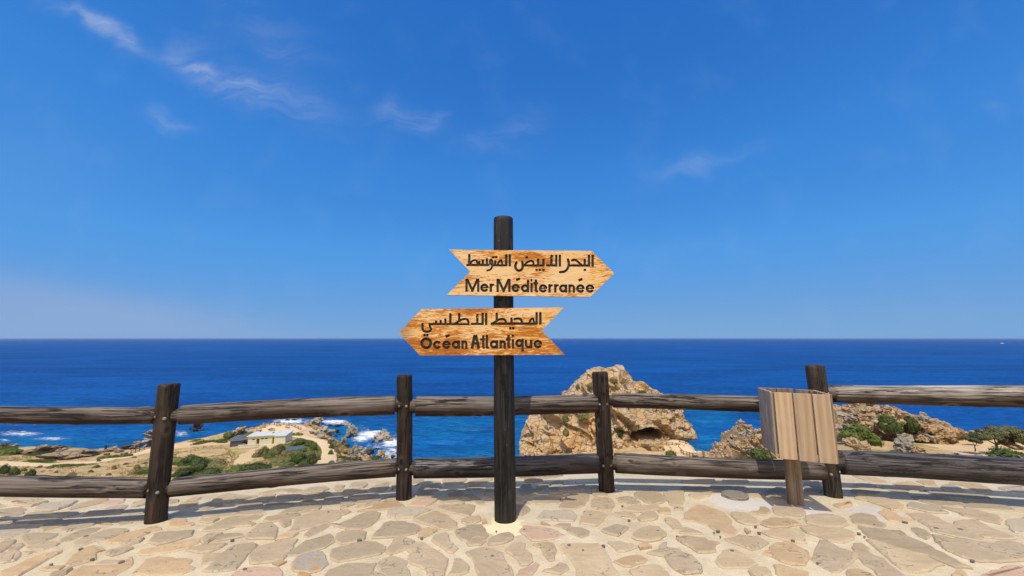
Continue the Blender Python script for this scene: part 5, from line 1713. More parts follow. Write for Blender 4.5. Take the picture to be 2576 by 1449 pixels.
for key, mt in (('tan', 'rk_tan'), ('grey', 'rk_grey'), ('dark', 'rk_dark'), ('slab', 'rk_slab')):
    ROCKS[key] = [rock_mesh(hash_ * 13 + i, M[mt]) for i, hash_ in enumerate({'tan': (1, 2, 3, 4, 5, 6), 'grey': (21, 22, 23, 24, 25), 'dark': (31, 32, 33), 'slab': (41, 42, 43)}[key])]
_rk = [0]
def rock(px, py, w, h, kind, label, group=None, base_h=None, dep=0.8, lean=0.0, yaw=None, sink=0.15, name='rock', at=None):
    """boulder whose outline is about w x h picture pixels round (px, py)"""
    _rk[0] += 1
    rs = random.Random(_rk[0] * 17)
    if at is not None: base = at
    elif base_h is None: base = ground_hit(px, py + h * 0.42)
    else: base = sea_pt(px, py + h * 0.42, base_h)
    s = depth_of(base) / FPX
    W, Hh = w * s * 0.5 * 1.34, h * s * 0.5 * 1.34
    me = ROCKS[kind][_rk[0] % len(ROCKS[kind])]
    o = bpy.data.objects.new(name, me); C.objects.link(o)
    o.scale = (W, W * dep, Hh)
    az = math.atan2(base.x, base.y)
    o.rotation_euler = (rs.uniform(-.2, .2), lean, (yaw if yaw is not None else rs.uniform(-.6, .6)) - az)
    o.location = (base.x, base.y, base.z + Hh * (0.86 - sink))
    return tag(o, label, 'rock', group)

# the great rock with the cave, standing in the sea
OUT = [(1306, 1128), (1310, 1108), (1315, 1088), (1324, 1060), (1344, 1043), (1375, 1026), (1405, 1006), (1428, 986), (1446, 958), (1462, 944), (1478, 932), (1496, 928), (1508, 923), (1520, 927), (1536, 920), (1551, 917), (1567, 921), (1575, 934), (1582, 943), (1591, 949), (1598, 960), (1615, 961), (1628, 972), (1655, 982), (1669, 994), (1690, 1015), (1708, 1028), (1720, 1034), (1724, 1060), (1725, 1106)]
GREAT_V = None
def build_great_rock():
    global GREAT_V
    YC = 143.0
    ox = np.array([p[0] for p in OUT], float); oy = np.array([p[1] for p in OUT], float)
    nu, ns = 330, 190
    us = np.linspace(0, 1, nu)
    # crest: walk the outline by arc length
    L = np.r_[0, np.cumsum(np.hypot(np.diff(ox), np.diff(oy)))]; L /= L[-1]
    cx = np.interp(us, L, ox); cy = np.interp(us, L, oy)
    V = []
    for i in range(nu):
        top = at_y(cx[i], cy[i], YC)
        Hh = max(0.4, top.z - SEA)
        u = us[i]
        Tf = 7 + 15 * math.sin(math.pi * min(1, max(0, u * 1.02))) ** 0.7       # reach towards the viewer
        if u > .82: Tf *= max(.4, 1 - (u - .82) * 2.4)
        Tb = 10 + 8 * math.sin(math.pi * u)
        for k in range(ns):
            s = k / (ns - 1) * math.pi * (0.94)
            c = math.cos(s)
            z = SEA - 1.5 + (Hh + 1.5) * (math.sin(min(s, math.pi / 2)) ** 0.85 if s < math.pi / 2 else math.sin(s) ** 0.7)
            y = YC - (Tf * c ** 1.15 if c > 0 else -Tb * (-c))
            x = top.x * (y / YC) ** 0.55 + 0.0
            V.append((x, y, z))
    V = np.array(V)
    G = V.reshape(nu, ns, 3)
    du = np.gradient(G, axis=0); dv = np.gradient(G, axis=1)
    N = np.cross(du.reshape(-1, 3), dv.reshape(-1, 3)); N /= (np.linalg.norm(N, axis=1, keepdims=True) + 1e-9)
    if N[(nu // 2) * ns + 5][1] > 0: N = -N
    px, py = project(V)
    sidx = np.tile(np.arange(ns), nu); crest = np.exp(-((sidx / (ns - 1) * .94 - .5) / 0.13) ** 2)
    out = []
    for i in range(len(V)):
        p = Vector(V[i])
        n = mnoise.fractal(p * 0.11, 1.0, 2.1, 4)
        f = mnoise.fractal(p * 0.6, 1.0, 2.1, 3)
        wp = p + Vector((f, f, -f)) * 0.5
        amp = 1.7 * n + 0.3 * f + facet(wp, 0.12, 1.7, 0.24, .5) + facet(wp, 0.30, 0.7, 0.24, -.6)
        # a shelf line running down to the left
        sh = (p.z - SEA) * 0.42 + p.x * 0.30 + n * 1.2
        amp += 0.8 * (abs((sh / 3.2) % 1.0 - .5) * 2 - .5)
        amp = max(-2.6, min(2.2, amp)) * (1 - 0.8 * crest[i]) * min(1, 0.25 + 6 * min(us[i // ns], 1 - us[i // ns]))
        p += Vector(N[i]) * amp
        # the cave and the overhang over it
        u = (px[i] - 1637) / 40.0; v = (py[i] - 1095) / (19.0 if py[i] < 1095 else 22.0)
        r = u * u + v * v + 0.22 * n
        if sidx[i] < ns * .5:
            if r < 1.0: p.y += 24.0 * min(1.0, (1 - r) * 2.6)
            elif py[i] < 1082 and abs(px[i] - 1640) < 60 and py[i] > 1040:
                p.y -= 1.8 * max(0, 1 - abs((py[i] - 1066) / 18.0)) * max(0, 1 - abs(px[i] - 1640) / 60.0)
            # the talus apron and yellow clefts left of the cave stay as they are
        out.append(p)
    F = []
    for i in range(nu - 1):
        for k in range(ns - 1):
            a = i * ns + k
            F.append((a, a + 1, a + ns + 1, a + ns))
    o = mesh_obj('great_rock', out, F, M['rk_big'])
    fix_normals(o)
    if o.data.polygons[(nu // 2) * (ns - 1) + 20].normal.y > 0:
        o.data.flip_normals()
    GREAT_V = np.array([tuple(q) for q in out])
    tag(o, 'huge tan sandstone rock with a dark cave rising from the sea', 'rock')
build_great_rock()
_gp = project(GREAT_V)
def on_rock(px, py):
    d = (_gp[0] - px) ** 2 + (_gp[1] - py) ** 2
    c = np.nonzero(d < d.min() + 9)[0]
    i = c[np.argmin(GREAT_V[c, 1])]
    return Vector(GREAT_V[i])

def place_label(x, y, w, kind, x0, x1, y0, y1, what):
    side = ('far left', 'left', 'centre left', 'centre', 'centre right', 'right', 'far right')[max(0, min(6, int((x - x0) / (x1 - x0 + .01) * 7)))]
    lev = ('upper', 'middle', 'lower')[max(0, min(2, int((y - y0) / (y1 - y0 + .01) * 3)))]
    return '%s %s %s, %s, %s row' % ('big' if w > 15 else 'small', {'dark': 'dark wet', 'slab': 'brown', 'grey': 'grey', 'tan': 'tan'}[kind], what, side, lev)
# ---- rocks of the left headland
rock(489, 1077, 46, 24, 'dark', 'dark jagged rock standing alone in the surf right of the leftmost post', base_h=-0.6, dep=.6)
for k, (dx, y, w, h) in enumerate(((0, 1121, 34, 12), (4, 1112, 30, 13), (3, 1102, 28, 12), (4, 1092, 25, 12), (6, 1083, 20, 10))):
    b = ground_hit(372, 1124)
    s = depth_of(b) / FPX
    rock(370 + dx, y, w, h, 'slab' if k % 2 else 'grey', 'block of the piled rock column beside the leftmost fence post', 'blocks of the rock column', at=Vector((b.x + dx * s, b.y, b.z + (1124 - y - h * .5) * s)), sink=.4, dep=.9, name='rock_block')
rock(598, 1086, 34, 18, 'slab', 'tilted brown rock with a point behind the grey tent')
rock(609, 1080, 13, 22, 'dark', 'dark pointed horn of rock behind the grey tent', lean=.35)
rock(666, 1069, 16, 13, 'grey', 'small pointed rock past the viewing plaza fence', base_h=2)
rock(518, 1104, 18, 10, 'dark', 'low dark rock at the water edge left of the tent', base_h=-.3)
rock(545, 1094, 9, 5, 'dark', 'tiny dark rock awash beyond the tent', base_h=-.4)
rock(795, 1058, 36, 22, 'grey', 'steep grey rock closing the end of the viewing plaza')
rock(775, 1066, 26, 10, 'tan', 'orange rock foot right of the viewing plaza')
rock(832, 1088, 32, 20, 'grey', 'long rounded grey rock beside the tidal inlet', lean=-.25)
rock(881, 1088, 34, 46, 'grey', 'tall leaning pale slab rising from the sea right of the inlet', base_h=-1, lean=.22, dep=.5)
rock(871, 1066, 26, 14, 'grey', 'broken rock crown behind the tall leaning slab', base_h=-.5)
rock(960, 1098, 42, 34, 'grey', 'large ribbed brown rock alone in white water left of the second post', base_h=-1, lean=.25)
rock(981, 1106, 22, 22, 'grey', 'cracked lower shoulder of the ribbed rock in the white water', base_h=-1, lean=.3)
rock(936, 1113, 12, 6, 'dark', 'low wet rock below the ribbed rock', base_h=-.4)
rock(861, 1112, 15, 22, 'tan', 'upright tan rock on the shore below the loop path', lean=-.15)
rock(892, 1134, 22, 48, 'grey', 'tall pale fin of rock on the shore above the small wooden fence', lean=.12, dep=.5)
rock(879, 1140, 12, 30, 'tan', 'thin tan blade of rock against the pale fin', lean=.3, dep=.5)
rock(934, 1136, 20, 17, 'dark', 'dark split rock at the surf line left of the second post')
rock(957, 1147, 26, 20, 'tan', 'orange blocky rock at the surf line left of the second post')
rock(986, 1150, 20, 9, 'dark', 'flat wet rock in the foam close to the second post', base_h=-.3)
rock(990, 1134, 12, 7, 'dark', 'small wet rock in the foam near the second post', base_h=-.3)
rs_ = random.Random(77)
for (x, y, w, h, kd) in ((812, 1078, 22, 13, 'grey'), (800, 1090, 20, 12, 'grey'), (808, 1098, 24, 14, 'grey'), (822, 1102, 14, 9, 'tan'), (834, 1104, 18, 14, 'grey'), (846, 1098, 12, 8, 'dark'), (846, 1073, 16, 7, 'dark'), (828, 1071, 16, 7, 'dark'), (812, 1067, 10, 7, 'dark'), (858, 1072, 12, 6, 'dark'), (792, 1076, 16, 10, 'tan'), (786, 1088, 14, 8, 'slab'), (845, 1086, 14, 8, 'dark'), (853, 1094, 12, 5, 'dark'),
                        (740, 1056, 14, 6, 'dark'), (722, 1058, 12, 5, 'dark'), (760, 1060, 14, 5, 'dark'), (700, 1063, 10, 4, 'dark')):
    rock(x, y, w, h, kd, place_label(x, y, w, kd, 784, 862, 1056, 1106, 'shore rock around the tidal inlet'), 'shore rocks around the inlet', base_h=None if kd != 'dark' else -.3)
for (x, y, w, h, kd) in ((872, 1124, 12, 10, 'dark'), (866, 1136, 14, 16, 'tan'), (905, 1128, 14, 12, 'grey'), (912, 1140, 18, 14, 'tan'), (922, 1148, 16, 10, 'tan'), (904, 1152, 14, 12, 'grey'), (932, 1150, 18, 10, 'slab'), (888, 1152, 14, 10, 'tan'), (876, 1150, 12, 14, 'grey'), (946, 1132, 12, 8, 'dark'), (920, 1130, 12, 9, 'grey'), (944, 1155, 16, 8, 'grey'), (970, 1152, 16, 10, 'tan'), (850, 1120, 10, 8, 'slab'), (925, 1158, 18, 8, 'tan')):
    rock(x, y, w, h, kd, place_label(x, y, w, kd, 850, 972, 1118, 1160, 'boulder on the shore below the loop path'), 'shore boulders below the loop path')
# left strand: tilted slabs
rock(98, 1130, 112, 20, 'slab', 'broad brown slab of shore rock at far left above the surf', dep=.45, yaw=0.05, sink=.42)
rock(138, 1128, 30, 16, 'slab', 'dark-edged slab tip right of the broad brown slab', dep=.5, lean=-.2, sink=.3)
rock(205, 1138, 124, 26, 'slab', 'long humped brown slab of shore rock mid left', dep=.4, yaw=.0, sink=.42)
rock(152, 1133, 22, 14, 'grey', 'pale broken rock wedged between the two brown slabs', lean=-.4)
rock(263, 1130, 9, 18, 'dark', 'dark upright cleft rock ending the long brown slab')
for (x, y, w, h, kd) in ((12, 1120, 24, 8, 'dark'), (38, 1121, 20, 8, 'slab'), (282, 1130, 24, 10, 'slab'), (300, 1134, 20, 8, 'slab'), (316, 1126, 26, 8, 'dark'), (336, 1124, 26, 12, 'slab'), (350, 1118, 20, 14, 'tan'), (310, 1140, 16, 6, 'grey'), (345, 1112, 16, 8, 'tan'), (270, 1142, 14, 6, 'slab')):
    rock(x, y, w, h, kd, place_label(x, y, w, kd, 10, 352, 1110, 1144, 'low rock on the left strand'), 'low rocks of the left strand')

# ---- heap left of the bin
rs_ = random.Random(8)
heap_c = ground_hit(1862, 1149)
def heap(label, group, outline_fn, n, kinds, px0, px1, ybase, wmin, wmax, seed, dback, depth1, name='boulder'):
    """boulders piled so that the pile's skyline follows the given outline"""
    rs = random.Random(seed)
    for k in range(n):
        px = rs.uniform(px0, px1)
        top = outline_fn(px)
        f = rs.random() ** 0.8
        py = ybase - (ybase - top) * f
        w = rs.uniform(wmin, wmax) * (1.12 - 0.5 * f); h = w * rs.uniform(.5, .85)
        py = max(py, top + h * .45)
        d = depth1 - dback * math.sqrt(max(0.0, 1 - f ** 2.5)) - 0.35
        p = at_y(px, py + h * .42, d)
        kd = rs.choice(kinds)
        side = ('far left', 'left centre', 'right centre', 'far right')[min(3, int((px - px0) / (px1 - px0) * 4))]
        lev = ('at the foot', 'halfway up', 'near the top')[min(2, int(f * 3))]
        sz = 'large' if w > (wmin + wmax) * .52 else 'small'
        rock(px, py, w, h, kd, '%s %s %s %s, %s' % (sz, 'tan' if kd == 'tan' else 'grey', label, side, lev), group, at=p, sink=.05, dep=1.0, lean=rs.uniform(-.4, .4), name=name)
ol = lambda x: float(np.interp(x, [1796, 1822, 1840, 1852, 1862, 1872, 1886, 1905, 1925, 1945], [1138, 1120, 1098, 1078, 1052, 1060, 1072, 1076, 1082, 1100]))
def mound(name, pts, label, mat, dback=7.0, ground=1152):
    """solid core of a rock heap: a lumpy hill whose skyline follows picture points"""
    xs = np.array([p[0] for p in pts], float); ys = np.array([p[1] for p in pts], float); dz = np.array([p[2] for p in pts], float)
    nu, ns = 110, 44
    V = []
    for i in range(nu):
        px = xs[0] + (xs[-1] - xs[0]) * i / (nu - 1)
        yt = np.interp(px, xs, ys) + 5; d = np.interp(px, xs, dz)
        t = at_y(px, yt, d)
        for k in range(ns):
            s = k / (ns - 1) * math.pi
            c = math.cos(s)
            zb = ground_z(t.x, t.y) - 1.0
            z = zb + max(0.3, t.z - zb) * math.sin(s) ** .8
            y = d - c * dback
            p = Vector((t.x * (1 - .1 * c * dback / d), y, z))
            a = facet(p, .34, .9, .24, .4) + facet(p, .85, .38, .22, -.4) + .5 * mnoise.noise(p * .4)
            a *= 1 - .65 * math.exp(-((s - math.pi / 2) / .35) ** 2)
            p += Vector((0, -c * .8, .6)).normalized() * a
            V.append(p)
    F = []
    for i in range(nu - 1):
        for k in range(ns - 1):
            a = i * ns + k
            F.append((a, a + 1, a + ns + 1, a + ns))
    o = mesh_obj(name, V, F, mat); fix_normals(o)
    return tag(o, label, 'rock')
mound('rock_outcrop', [(1770, 1150, 84), (1796, 1142, 83), (1822, 1122, 81), (1838, 1102, 80), (1850, 1080, 79), (1858, 1063, 78.5), (1864, 1055, 78), (1872, 1063, 78), (1886, 1074, 78), (1905, 1079, 78), (1925, 1085, 78), (1960, 1110, 78), (2000, 1150, 78)], 'pale peaked rock outcrop seen just left of the litter bin', M['rk_tan'])
heap('boulder of the outcrop left of the bin,', 'boulders of the peaked outcrop', ol, 40, ['tan', 'tan', 'grey'], 1798, 1940, 1150, 14, 34, 5, 7, 78)
rock(1866, 1074, 34, 26, 'tan', 'topmost block of the peaked outcrop left of the bin', at=at_y(1868, 1083, 78), sink=0, name='boulder')
rock(1863, 1060, 14, 15, 'grey', 'small knob stone topping the peaked outcrop', at=at_y(1864, 1068, 78), sink=0, name='boulder')
# ---- ridge right of the bin
mound('rock_outcrop', [(2030, 1075, 88), (2080, 1030, 88), (2110, 1017, 88), (2160, 1016, 88), (2200, 1014, 88), (2230, 1017, 87), (2252, 1024, 86), (2262, 1036, 86), (2290, 1036, 86), (2318, 1040, 86), (2330, 1050, 86), (2338, 1068, 86), (2360, 1080, 86), (2385, 1090, 86), (2410, 1102, 86)], 'long broken tan rock ridge behind the upper rail right of the bin', M['rk_tan'], dback=9.0)
ol2 = lambda x: float(np.interp(x, [2100, 2200, 2250, 2270, 2320, 2334, 2345, 2366, 2400], [1016, 1014, 1022, 1036, 1040, 1060, 1072, 1082, 1102]))
heap('boulder of the ridge right of the bin,', 'boulders of the broken ridge', ol2, 78, ['tan', 'tan', 'tan', 'grey'], 2104, 2400, 1108, 16, 42, 9, 9, 86.5)
rock(2322, 1043, 16, 16, 'grey', 'upright pale block at the seaward end of the broken ridge', at=at_y(2322, 1050, 84), name='boulder')
rock(2350, 1084, 28, 20, 'tan', 'largest rounded boulder at the seaward foot of the broken ridge', at=at_y(2350, 1092, 80), name='boulder')
rock(2270, 1118, 44, 50, 'grey', 'craggy grey boulder between the round green bush and the lower rail', at=at_y(2270, 1140, 58), lean=.1, name='boulder')
rock(2312, 1140, 30, 26, 'tan', 'smooth tan boulder right of the craggy grey boulder', at=at_y(2312, 1152, 56), name='boulder')
rock(2235, 1130, 40, 30, 'tan', 'tan wedge boulder just right of the bin', at=at_y(2180, 1142, 57), name='boulder')
rock(2160, 1120, 50, 34, 'tan', 'sloping tan boulder against the right side of the bin', at=at_y(2150, 1136, 56), lean=.5, name='boulder')
rock(2412, 1148, 40, 22, 'grey', 'white-grey triangular stone behind the lower rail', at=at_y(2415, 1158, 55), name='boulder')
rock(2468, 1152, 60, 16, 'grey', 'flat pale stone right of the triangular stone', at=at_y(2468, 1160, 54), name='boulder')
rock(2490, 1096, 30, 18, 'grey', 'pale grey boulder left of the windswept tree', at=at_y(2448, 1102, 74), name='boulder')
rock(2500, 1088, 36, 12, 'grey', 'row of pale stone just behind the windswept tree', at=at_y(2480, 1092, 77), name='boulder')
rock(2550, 1120, 50, 26, 'tan', 'tan boulder behind the windswept tree at the right edge', at=at_y(2545, 1128, 66), name='boulder')
rock(2572, 1160, 50, 22, 'tan', 'pale stone under the bush in the right corner above the lower rail', at=at_y(2570, 1166, 52), name='boulder')
rock(1668, 1104, 26, 15, 'tan', 'pointed tan rock beside the path below the cave mouth', at=at_y(1672, 1112, 128), name='boulder')
rock(1720, 1116, 14, 10, 'tan', 'small orange rock on the path below the great rock', at=at_y(1705, 1122, 122), name='boulder')
for (x, y, w, h) in ((1690, 1138, 10, 8), (1600, 1150, 12, 8), (1640, 1146, 10, 7), (1560, 1146, 14, 9), (1668, 1146, 14, 10), (1790, 1134, 10, 8)):
    rock(x, y, w, h, 'tan', 'small boulder scattered on the slope below the cave', 'boulders below the cave', name='boulder')
# ------------------------------------------------------------------ plants
def mat_leaf(name, a, b_, tint=0.25):
    m, nt, b = material(name)
    oi = nt.new('ShaderNodeObjectInfo').outputs['Random']
    g = nt.new('ShaderNodeNewGeometry')
    n = nt.noise(g.outputs['Position'], 1.1, 4, 0.65)
    isl = g.outputs['Random Per Island']
    f = nt.math('ADD', nt.math('MULTIPLY', nt.sstep(n, 0.3, 0.7), 0.55), nt.math('MULTIPLY', isl, 0.45))
    col = nt.mix(f, a, b_)
    col = nt.mix(1.0, col, nt.math('MULTIPLY_ADD', oi, tint * 2, 1 - tint), 'MULTIPLY')
    nt.l.new(col, b.inputs['Base Color'])
    b.inputs['Roughness'].default_value = 0.65; b.inputs['Specular IOR Level'].default_value = 0.25
    tr = nt.new('ShaderNodeBsdfTranslucent'); nt.l.new(col, tr.inputs[0])
    mx = nt.new('ShaderNodeMixShader'); mx.inputs[0].default_value = 0.18
    nt.l.new(b.outputs[0], mx.inputs[1]); nt.l.new(tr.outputs[0], mx.inputs[2])
    nt.l.new(mx.outputs[0], nt.n['Material Output'].inputs['Surface'])
    return m
M['lf_dark'] = mat_leaf('dark_mastic_leaves', (0.026, 0.050, 0.013), (0.130, 0.165, 0.040))
M['lf_green'] = mat_leaf('bright_shrub_leaves', (0.055, 0.085, 0.015), (0.19, 0.22, 0.048))
M['lf_olive'] = mat_leaf('olive_scrub_leaves', (0.085, 0.09, 0.030), (0.28, 0.26, 0.10))
M['lf_dry'] = mat_leaf('dry_scrub_twigs', (0.13, 0.085, 0.04), (0.34, 0.25, 0.12))
M['lf_straw'] = mat_leaf('straw_grass', (0.26, 0.19, 0.075), (0.48, 0.38, 0.17))
M['lf_tree'] = mat_leaf('grey_green_tree_leaves', (0.075, 0.085, 0.034), (0.20, 0.195, 0.082))
M['bark'] = mat_plain('grey_tree_bark', (0.11, 0.085, 0.065), 0.9, var=0.35, scale=6, bump=0.5)

def leaf_quads(V, F, rs, c, r, n, size, squash=1.0, up=0.25):
    """n leaf-sized faces over the outside of a clump"""
    for _ in range(n):
        d = Vector((rs.gauss(0, 1), rs.gauss(0, 1), rs.gauss(0, 1) + up)).normalized()
        k = r * rs.uniform(.78, 1.08)
        p = Vector((c[0] + d.x * k, c[1] + d.y * k, c[2] + d.z * k * squash))
        if p.z < 0: continue
        nrm = (d + Vector((rs.uniform(-.7, .7), rs.uniform(-.7, .7), rs.uniform(-.2, .8)))).normalized()
        t = nrm.orthogonal().normalized(); t = Quaternion(nrm, rs.uniform(0, 6.28)) @ t
        s = nrm.cross(t)
        a = size * rs.uniform(.6, 1.3); b = a * rs.uniform(.5, .8)
        i = len(V)
        V += [p - t * a, p + s * b * .8 - t * a * .1, p + t * a, p - s * b * .8 - t * a * .1]
        F.append((i, i + 1, i + 2, i + 3))
def bush_mesh(seed, mat, lumps=9, leaves=1300, size=.085, spiky=False):
    rs = random.Random(seed)
    V, F = [], []
    cs = [(0, 0, .32, .62)]
    for k in range(lumps):
        a = rs.uniform(0, 6.28); q = rs.uniform(.25, .68)
        cs.append((math.cos(a) * q, math.sin(a) * q, rs.uniform(.18, .62) * (1.15 - q), rs.uniform(.24, .40)))
    bm = bmesh.new()
    for (x, y, z, r) in cs:                       # the twiggy dark inside
        mtx = Matrix.Translation((x, y, z)) @ Matrix.Diagonal((r * .8, r * .8, r * .72, 1))
        bmesh.ops.create_icosphere(bm, subdivisions=2, radius=1.0, matrix=mtx)
    for v in bm.verts: v.co += v.co.normalized() * .05 * mnoise.noise(v.co * 6 + Vector((seed, 0, 0)))
    bm.verts.index_update()
    V = [v.co.copy() for v in bm.verts]; F = [tuple(v.index for v in f.verts) for f in bm.faces]; bm.free()
    tot = sum(c[3] ** 2 for c in cs)
    for (x, y, z, r) in cs:
        leaf_quads(V, F, rs, (x, y, z), r, int(leaves * r * r / tot), size, .9)
    if spiky:
        for k in range(70):
            a = rs.uniform(0, 6.28); e = rs.uniform(.2, 1.3); L = rs.uniform(.6, 1.05)
            d = Vector((math.cos(a) * math.cos(e), math.sin(a) * math.cos(e), math.sin(e)))
            b0 = Vector((rs.uniform(-.3, .3), rs.uniform(-.3, .3), .05)); s = d.orthogonal().normalized() * .045
            i = len(V); V += [b0 - s, b0 + s, b0 + d * L]; F.append((i, i + 1, i + 2))
    zt = max(v.z for v in V)
    V = [(v[0], v[1], v[2] / zt) for v in V]
    me = bpy.data.meshes.new('bush'); me.from_pydata(V, [], F); me.materials.append(mat); me.update()
    return me
BUSH = {'dark': [bush_mesh(s, M['lf_dark']) for s in (1, 2, 3)], 'green': [bush_mesh(s, M['lf_green']) for s in (4, 5, 6)],
        'olive': [bush_mesh(s, M['lf_olive'], 11, 1000, .10) for s in (7, 8, 9)], 'dry': [bush_mesh(s, M['lf_dry'], 8, 600, .11) for s in (10, 11)],
        'spiky': [bush_mesh(12, M['lf_green'], 6, 700, .09, True)]}
_bk = [0]
def bush(px, yb, w, h, kind, label, group=None, at=None, dist=None, dep=.85, name='bush'):
    _bk[0] += 1
    rs = random.Random(_bk[0] * 29)
    if at is None:
        at = at_y(px, yb, dist) if dist else ground_hit(px, yb - h * .12)
    s = depth_of(at) / FPX
    me = BUSH[kind][_bk[0] % len(BUSH[kind])]
    o = bpy.data.objects.new(name, me); C.objects.link(o)
    W = w * s * .5 * 1.12
    o.scale = (W, W * dep, h * s * 1.05)
    o.rotation_euler = (0, 0, rs.uniform(0, 6.28) if dep > .7 else -math.atan2(at.x, at.y))
    o.location = (at.x, at.y, at.z - .05)
    return tag(o, label, 'bush', group)
# left flat
G1 = 'big dark bushes right of the leftmost post'
bush(479, 1167, 54, 21, 'dark', 'rounded dark green bush nearest the shore right of the leftmost post')
bush(497, 1174, 48, 18, 'dark', 'second dark green bush of the row right of the leftmost post')
bush(497, 1188, 50, 22, 'dark', 'middle dark green bush of the row right of the leftmost post')
bush(458, 1199, 54, 20, 'dark', 'dark green bush touching the leftmost post above the lower rail')
bush(526, 1198, 62, 18, 'dark', 'wide dark green bush just above the lower rail')
bush(590, 1192, 62, 17, 'green', 'grassy green bush strip above the lower rail, nearer half')
bush(645, 1182, 70, 16, 'dark', 'grassy green bush strip above the lower rail, farther half')
bush(548, 1174, 54, 18, 'olive', 'pale olive scrub patch between the dark bushes and the sandy yard')
bush(11, 1196, 30, 25, 'dark', 'dark bush at the left picture edge above the lower rail')
bush(34, 1198, 26, 22, 'dark', 'ragged green bush second from the left edge above the lower rail')
bush(79, 1199, 24, 18, 'dark', 'small dark bush third from the left edge above the lower rail')
bush(100, 1178, 18, 7, 'dry', 'brown scrub tuft on the near verge of the left footpath')
for (x, y, w, h, k) in ((242, 1178, 18, 8, 'olive'), (286, 1182, 16, 10, 'dry'), (180, 1198, 22, 9, 'dry'), (272, 1197, 16, 7, 'dry'), (344, 1182, 18, 12, 'olive'), (352, 1190, 22, 9, 'olive'), (248, 1163, 12, 7, 'olive'), (337, 1153, 13, 5, 'dry'), (125, 1179, 18, 6, 'olive'), (150, 1176, 14, 5, 'dry'), (228, 1190, 10, 8, 'dry'), (316, 1170, 12, 6, 'dry'), (380, 1190, 14, 8, 'dry'), (205, 1171, 12, 5, 'dry'), (330, 1196, 20, 8, 'olive'), (365, 1168, 12, 6, 'olive'), (60, 1186, 12, 8, 'olive'), (140, 1190, 10, 5, 'dry')):
    bush(x, y, w, h, k, ('olive' if k == 'olive' else 'brown') + ' scrub tuft on the left sandy flat, ' + ('west' if x < 150 else 'central' if x < 290 else 'east') + ' part, ' + ('near' if y > 1180 else 'far') + ' side', 'scrub tufts of the left flat', name='scrub')
for k, (x, y, w, h) in enumerate(((92, 1147, 52, 9), (128, 1151, 40, 9), (150, 1153, 30, 7))):
    bush(x, y, w, h, 'dark', ('left', 'middle', 'right')[k] + ' part of the dark scrub belt under the brown shore slabs', 'dark scrub belt', dep=.4)
bush(214, 1150, 30, 7, 'dark', 'dark flat bush on the foot of the long humped slab', dep=.5)
for k, x in enumerate((254, 272, 290, 308, 324)):
    bush(x, 1156 - k * 1.6, 22, 8, 'green', 'clipped green bush of the low hedge along the left footpath', 'hedge along the left footpath', name='hedge_bush')
bush(22, 1146, 56, 16, 'green', 'bright grassy hummock at far left on the shore', dep=.7)
bush(557, 1113, 34, 9, 'green', 'bright green ground bush left of the tent')
bush(575, 1104, 28, 18, 'green', 'green bush clinging to the tilted rock behind the tent')
bush(632, 1100, 46, 13, 'green', 'bright green bush belt behind the house, left half')
bush(678, 1094, 46, 7, 'green', 'bright green bush belt behind the house, right half')
bush(654, 1093, 5, 10, 'dark', 'little upright dark shrub behind the house roof')
bush(683, 1081, 20, 4, 'olive', 'small planted island on the viewing plaza')
# the garden round the house
for (x, y, w, h, k, lab) in ((645, 1152, 26, 13, 'olive', 'pale olive shrub at the left end of the house garden'), (663, 1150, 36, 24, 'olive', 'tall olive shrub in front of the house doors'), (690, 1147, 32, 22, 'olive', 'olive shrub under the house corner'), (703, 1138, 28, 20, 'olive', 'ragged olive shrub against the projecting end of the house'), (676, 1156, 30, 16, 'green', 'low green shrub at the front of the house garden'), (716, 1148, 26, 14, 'dry', 'brown dry shrub between the house and the pond'),
                          (752, 1119, 44, 15, 'green', 'dark green shrub right of the house end wall'), (776, 1124, 28, 14, 'green', 'green shrub inside the path loop behind the pond'), (790, 1134, 22, 18, 'green', 'yellow-green shrub on the inner edge of the path loop'), (762, 1138, 22, 10, 'green', 'low green shrub right of the pond'), (738, 1122, 24, 12, 'green', 'light green shrub left behind the pond'), (728, 1146, 30, 10, 'olive', 'low olive shrub below the pond'),
                          (752, 1170, 48, 28, 'dark', 'big round dark bush inside the path loop, left'), (782, 1170, 40, 28, 'dark', 'big round dark bush inside the path loop, right'), (766, 1173, 30, 14, 'dark', 'small dark bush at the foot of the big round bushes'), (700, 1170, 52, 13, 'olive', 'grassy olive clump left of the big round bushes'), (722, 1176, 44, 12, 'green', 'low green clump above the lower rail left of the loop path'), (690, 1162, 34, 10, 'olive', 'faded olive clump on the garden edge'), (800, 1160, 16, 14, 'olive', 'olive clump beside the loop path')):
    bush(x, y, w, h, k, lab, 'garden shrubs of the house')
for (x, y, w, h, lab) in ((829, 1119, 14, 13, 'topmost'), (833, 1132, 16, 15, 'second'), (832, 1146, 14, 14, 'third'), (834, 1170, 20, 11, 'lowest')):
    bush(x, y, w, h, 'green', lab + ' of the four green bushes lining the outer side of the loop path', 'bushes lining the loop path')
for (x, y, w, h) in ((846, 1138, 18, 10), (852, 1150, 16, 8), (842, 1126, 14, 8), (862, 1164, 18, 7), (880, 1165, 14, 6)):
    bush(x, y, w, h, 'dry', 'dry brown grass clump on the bank right of the loop path', 'dry clumps on the bank', name='scrub')
bush(941, 1160, 23, 13, 'dark', 'round dark bush among the shore rocks above the lower rail')
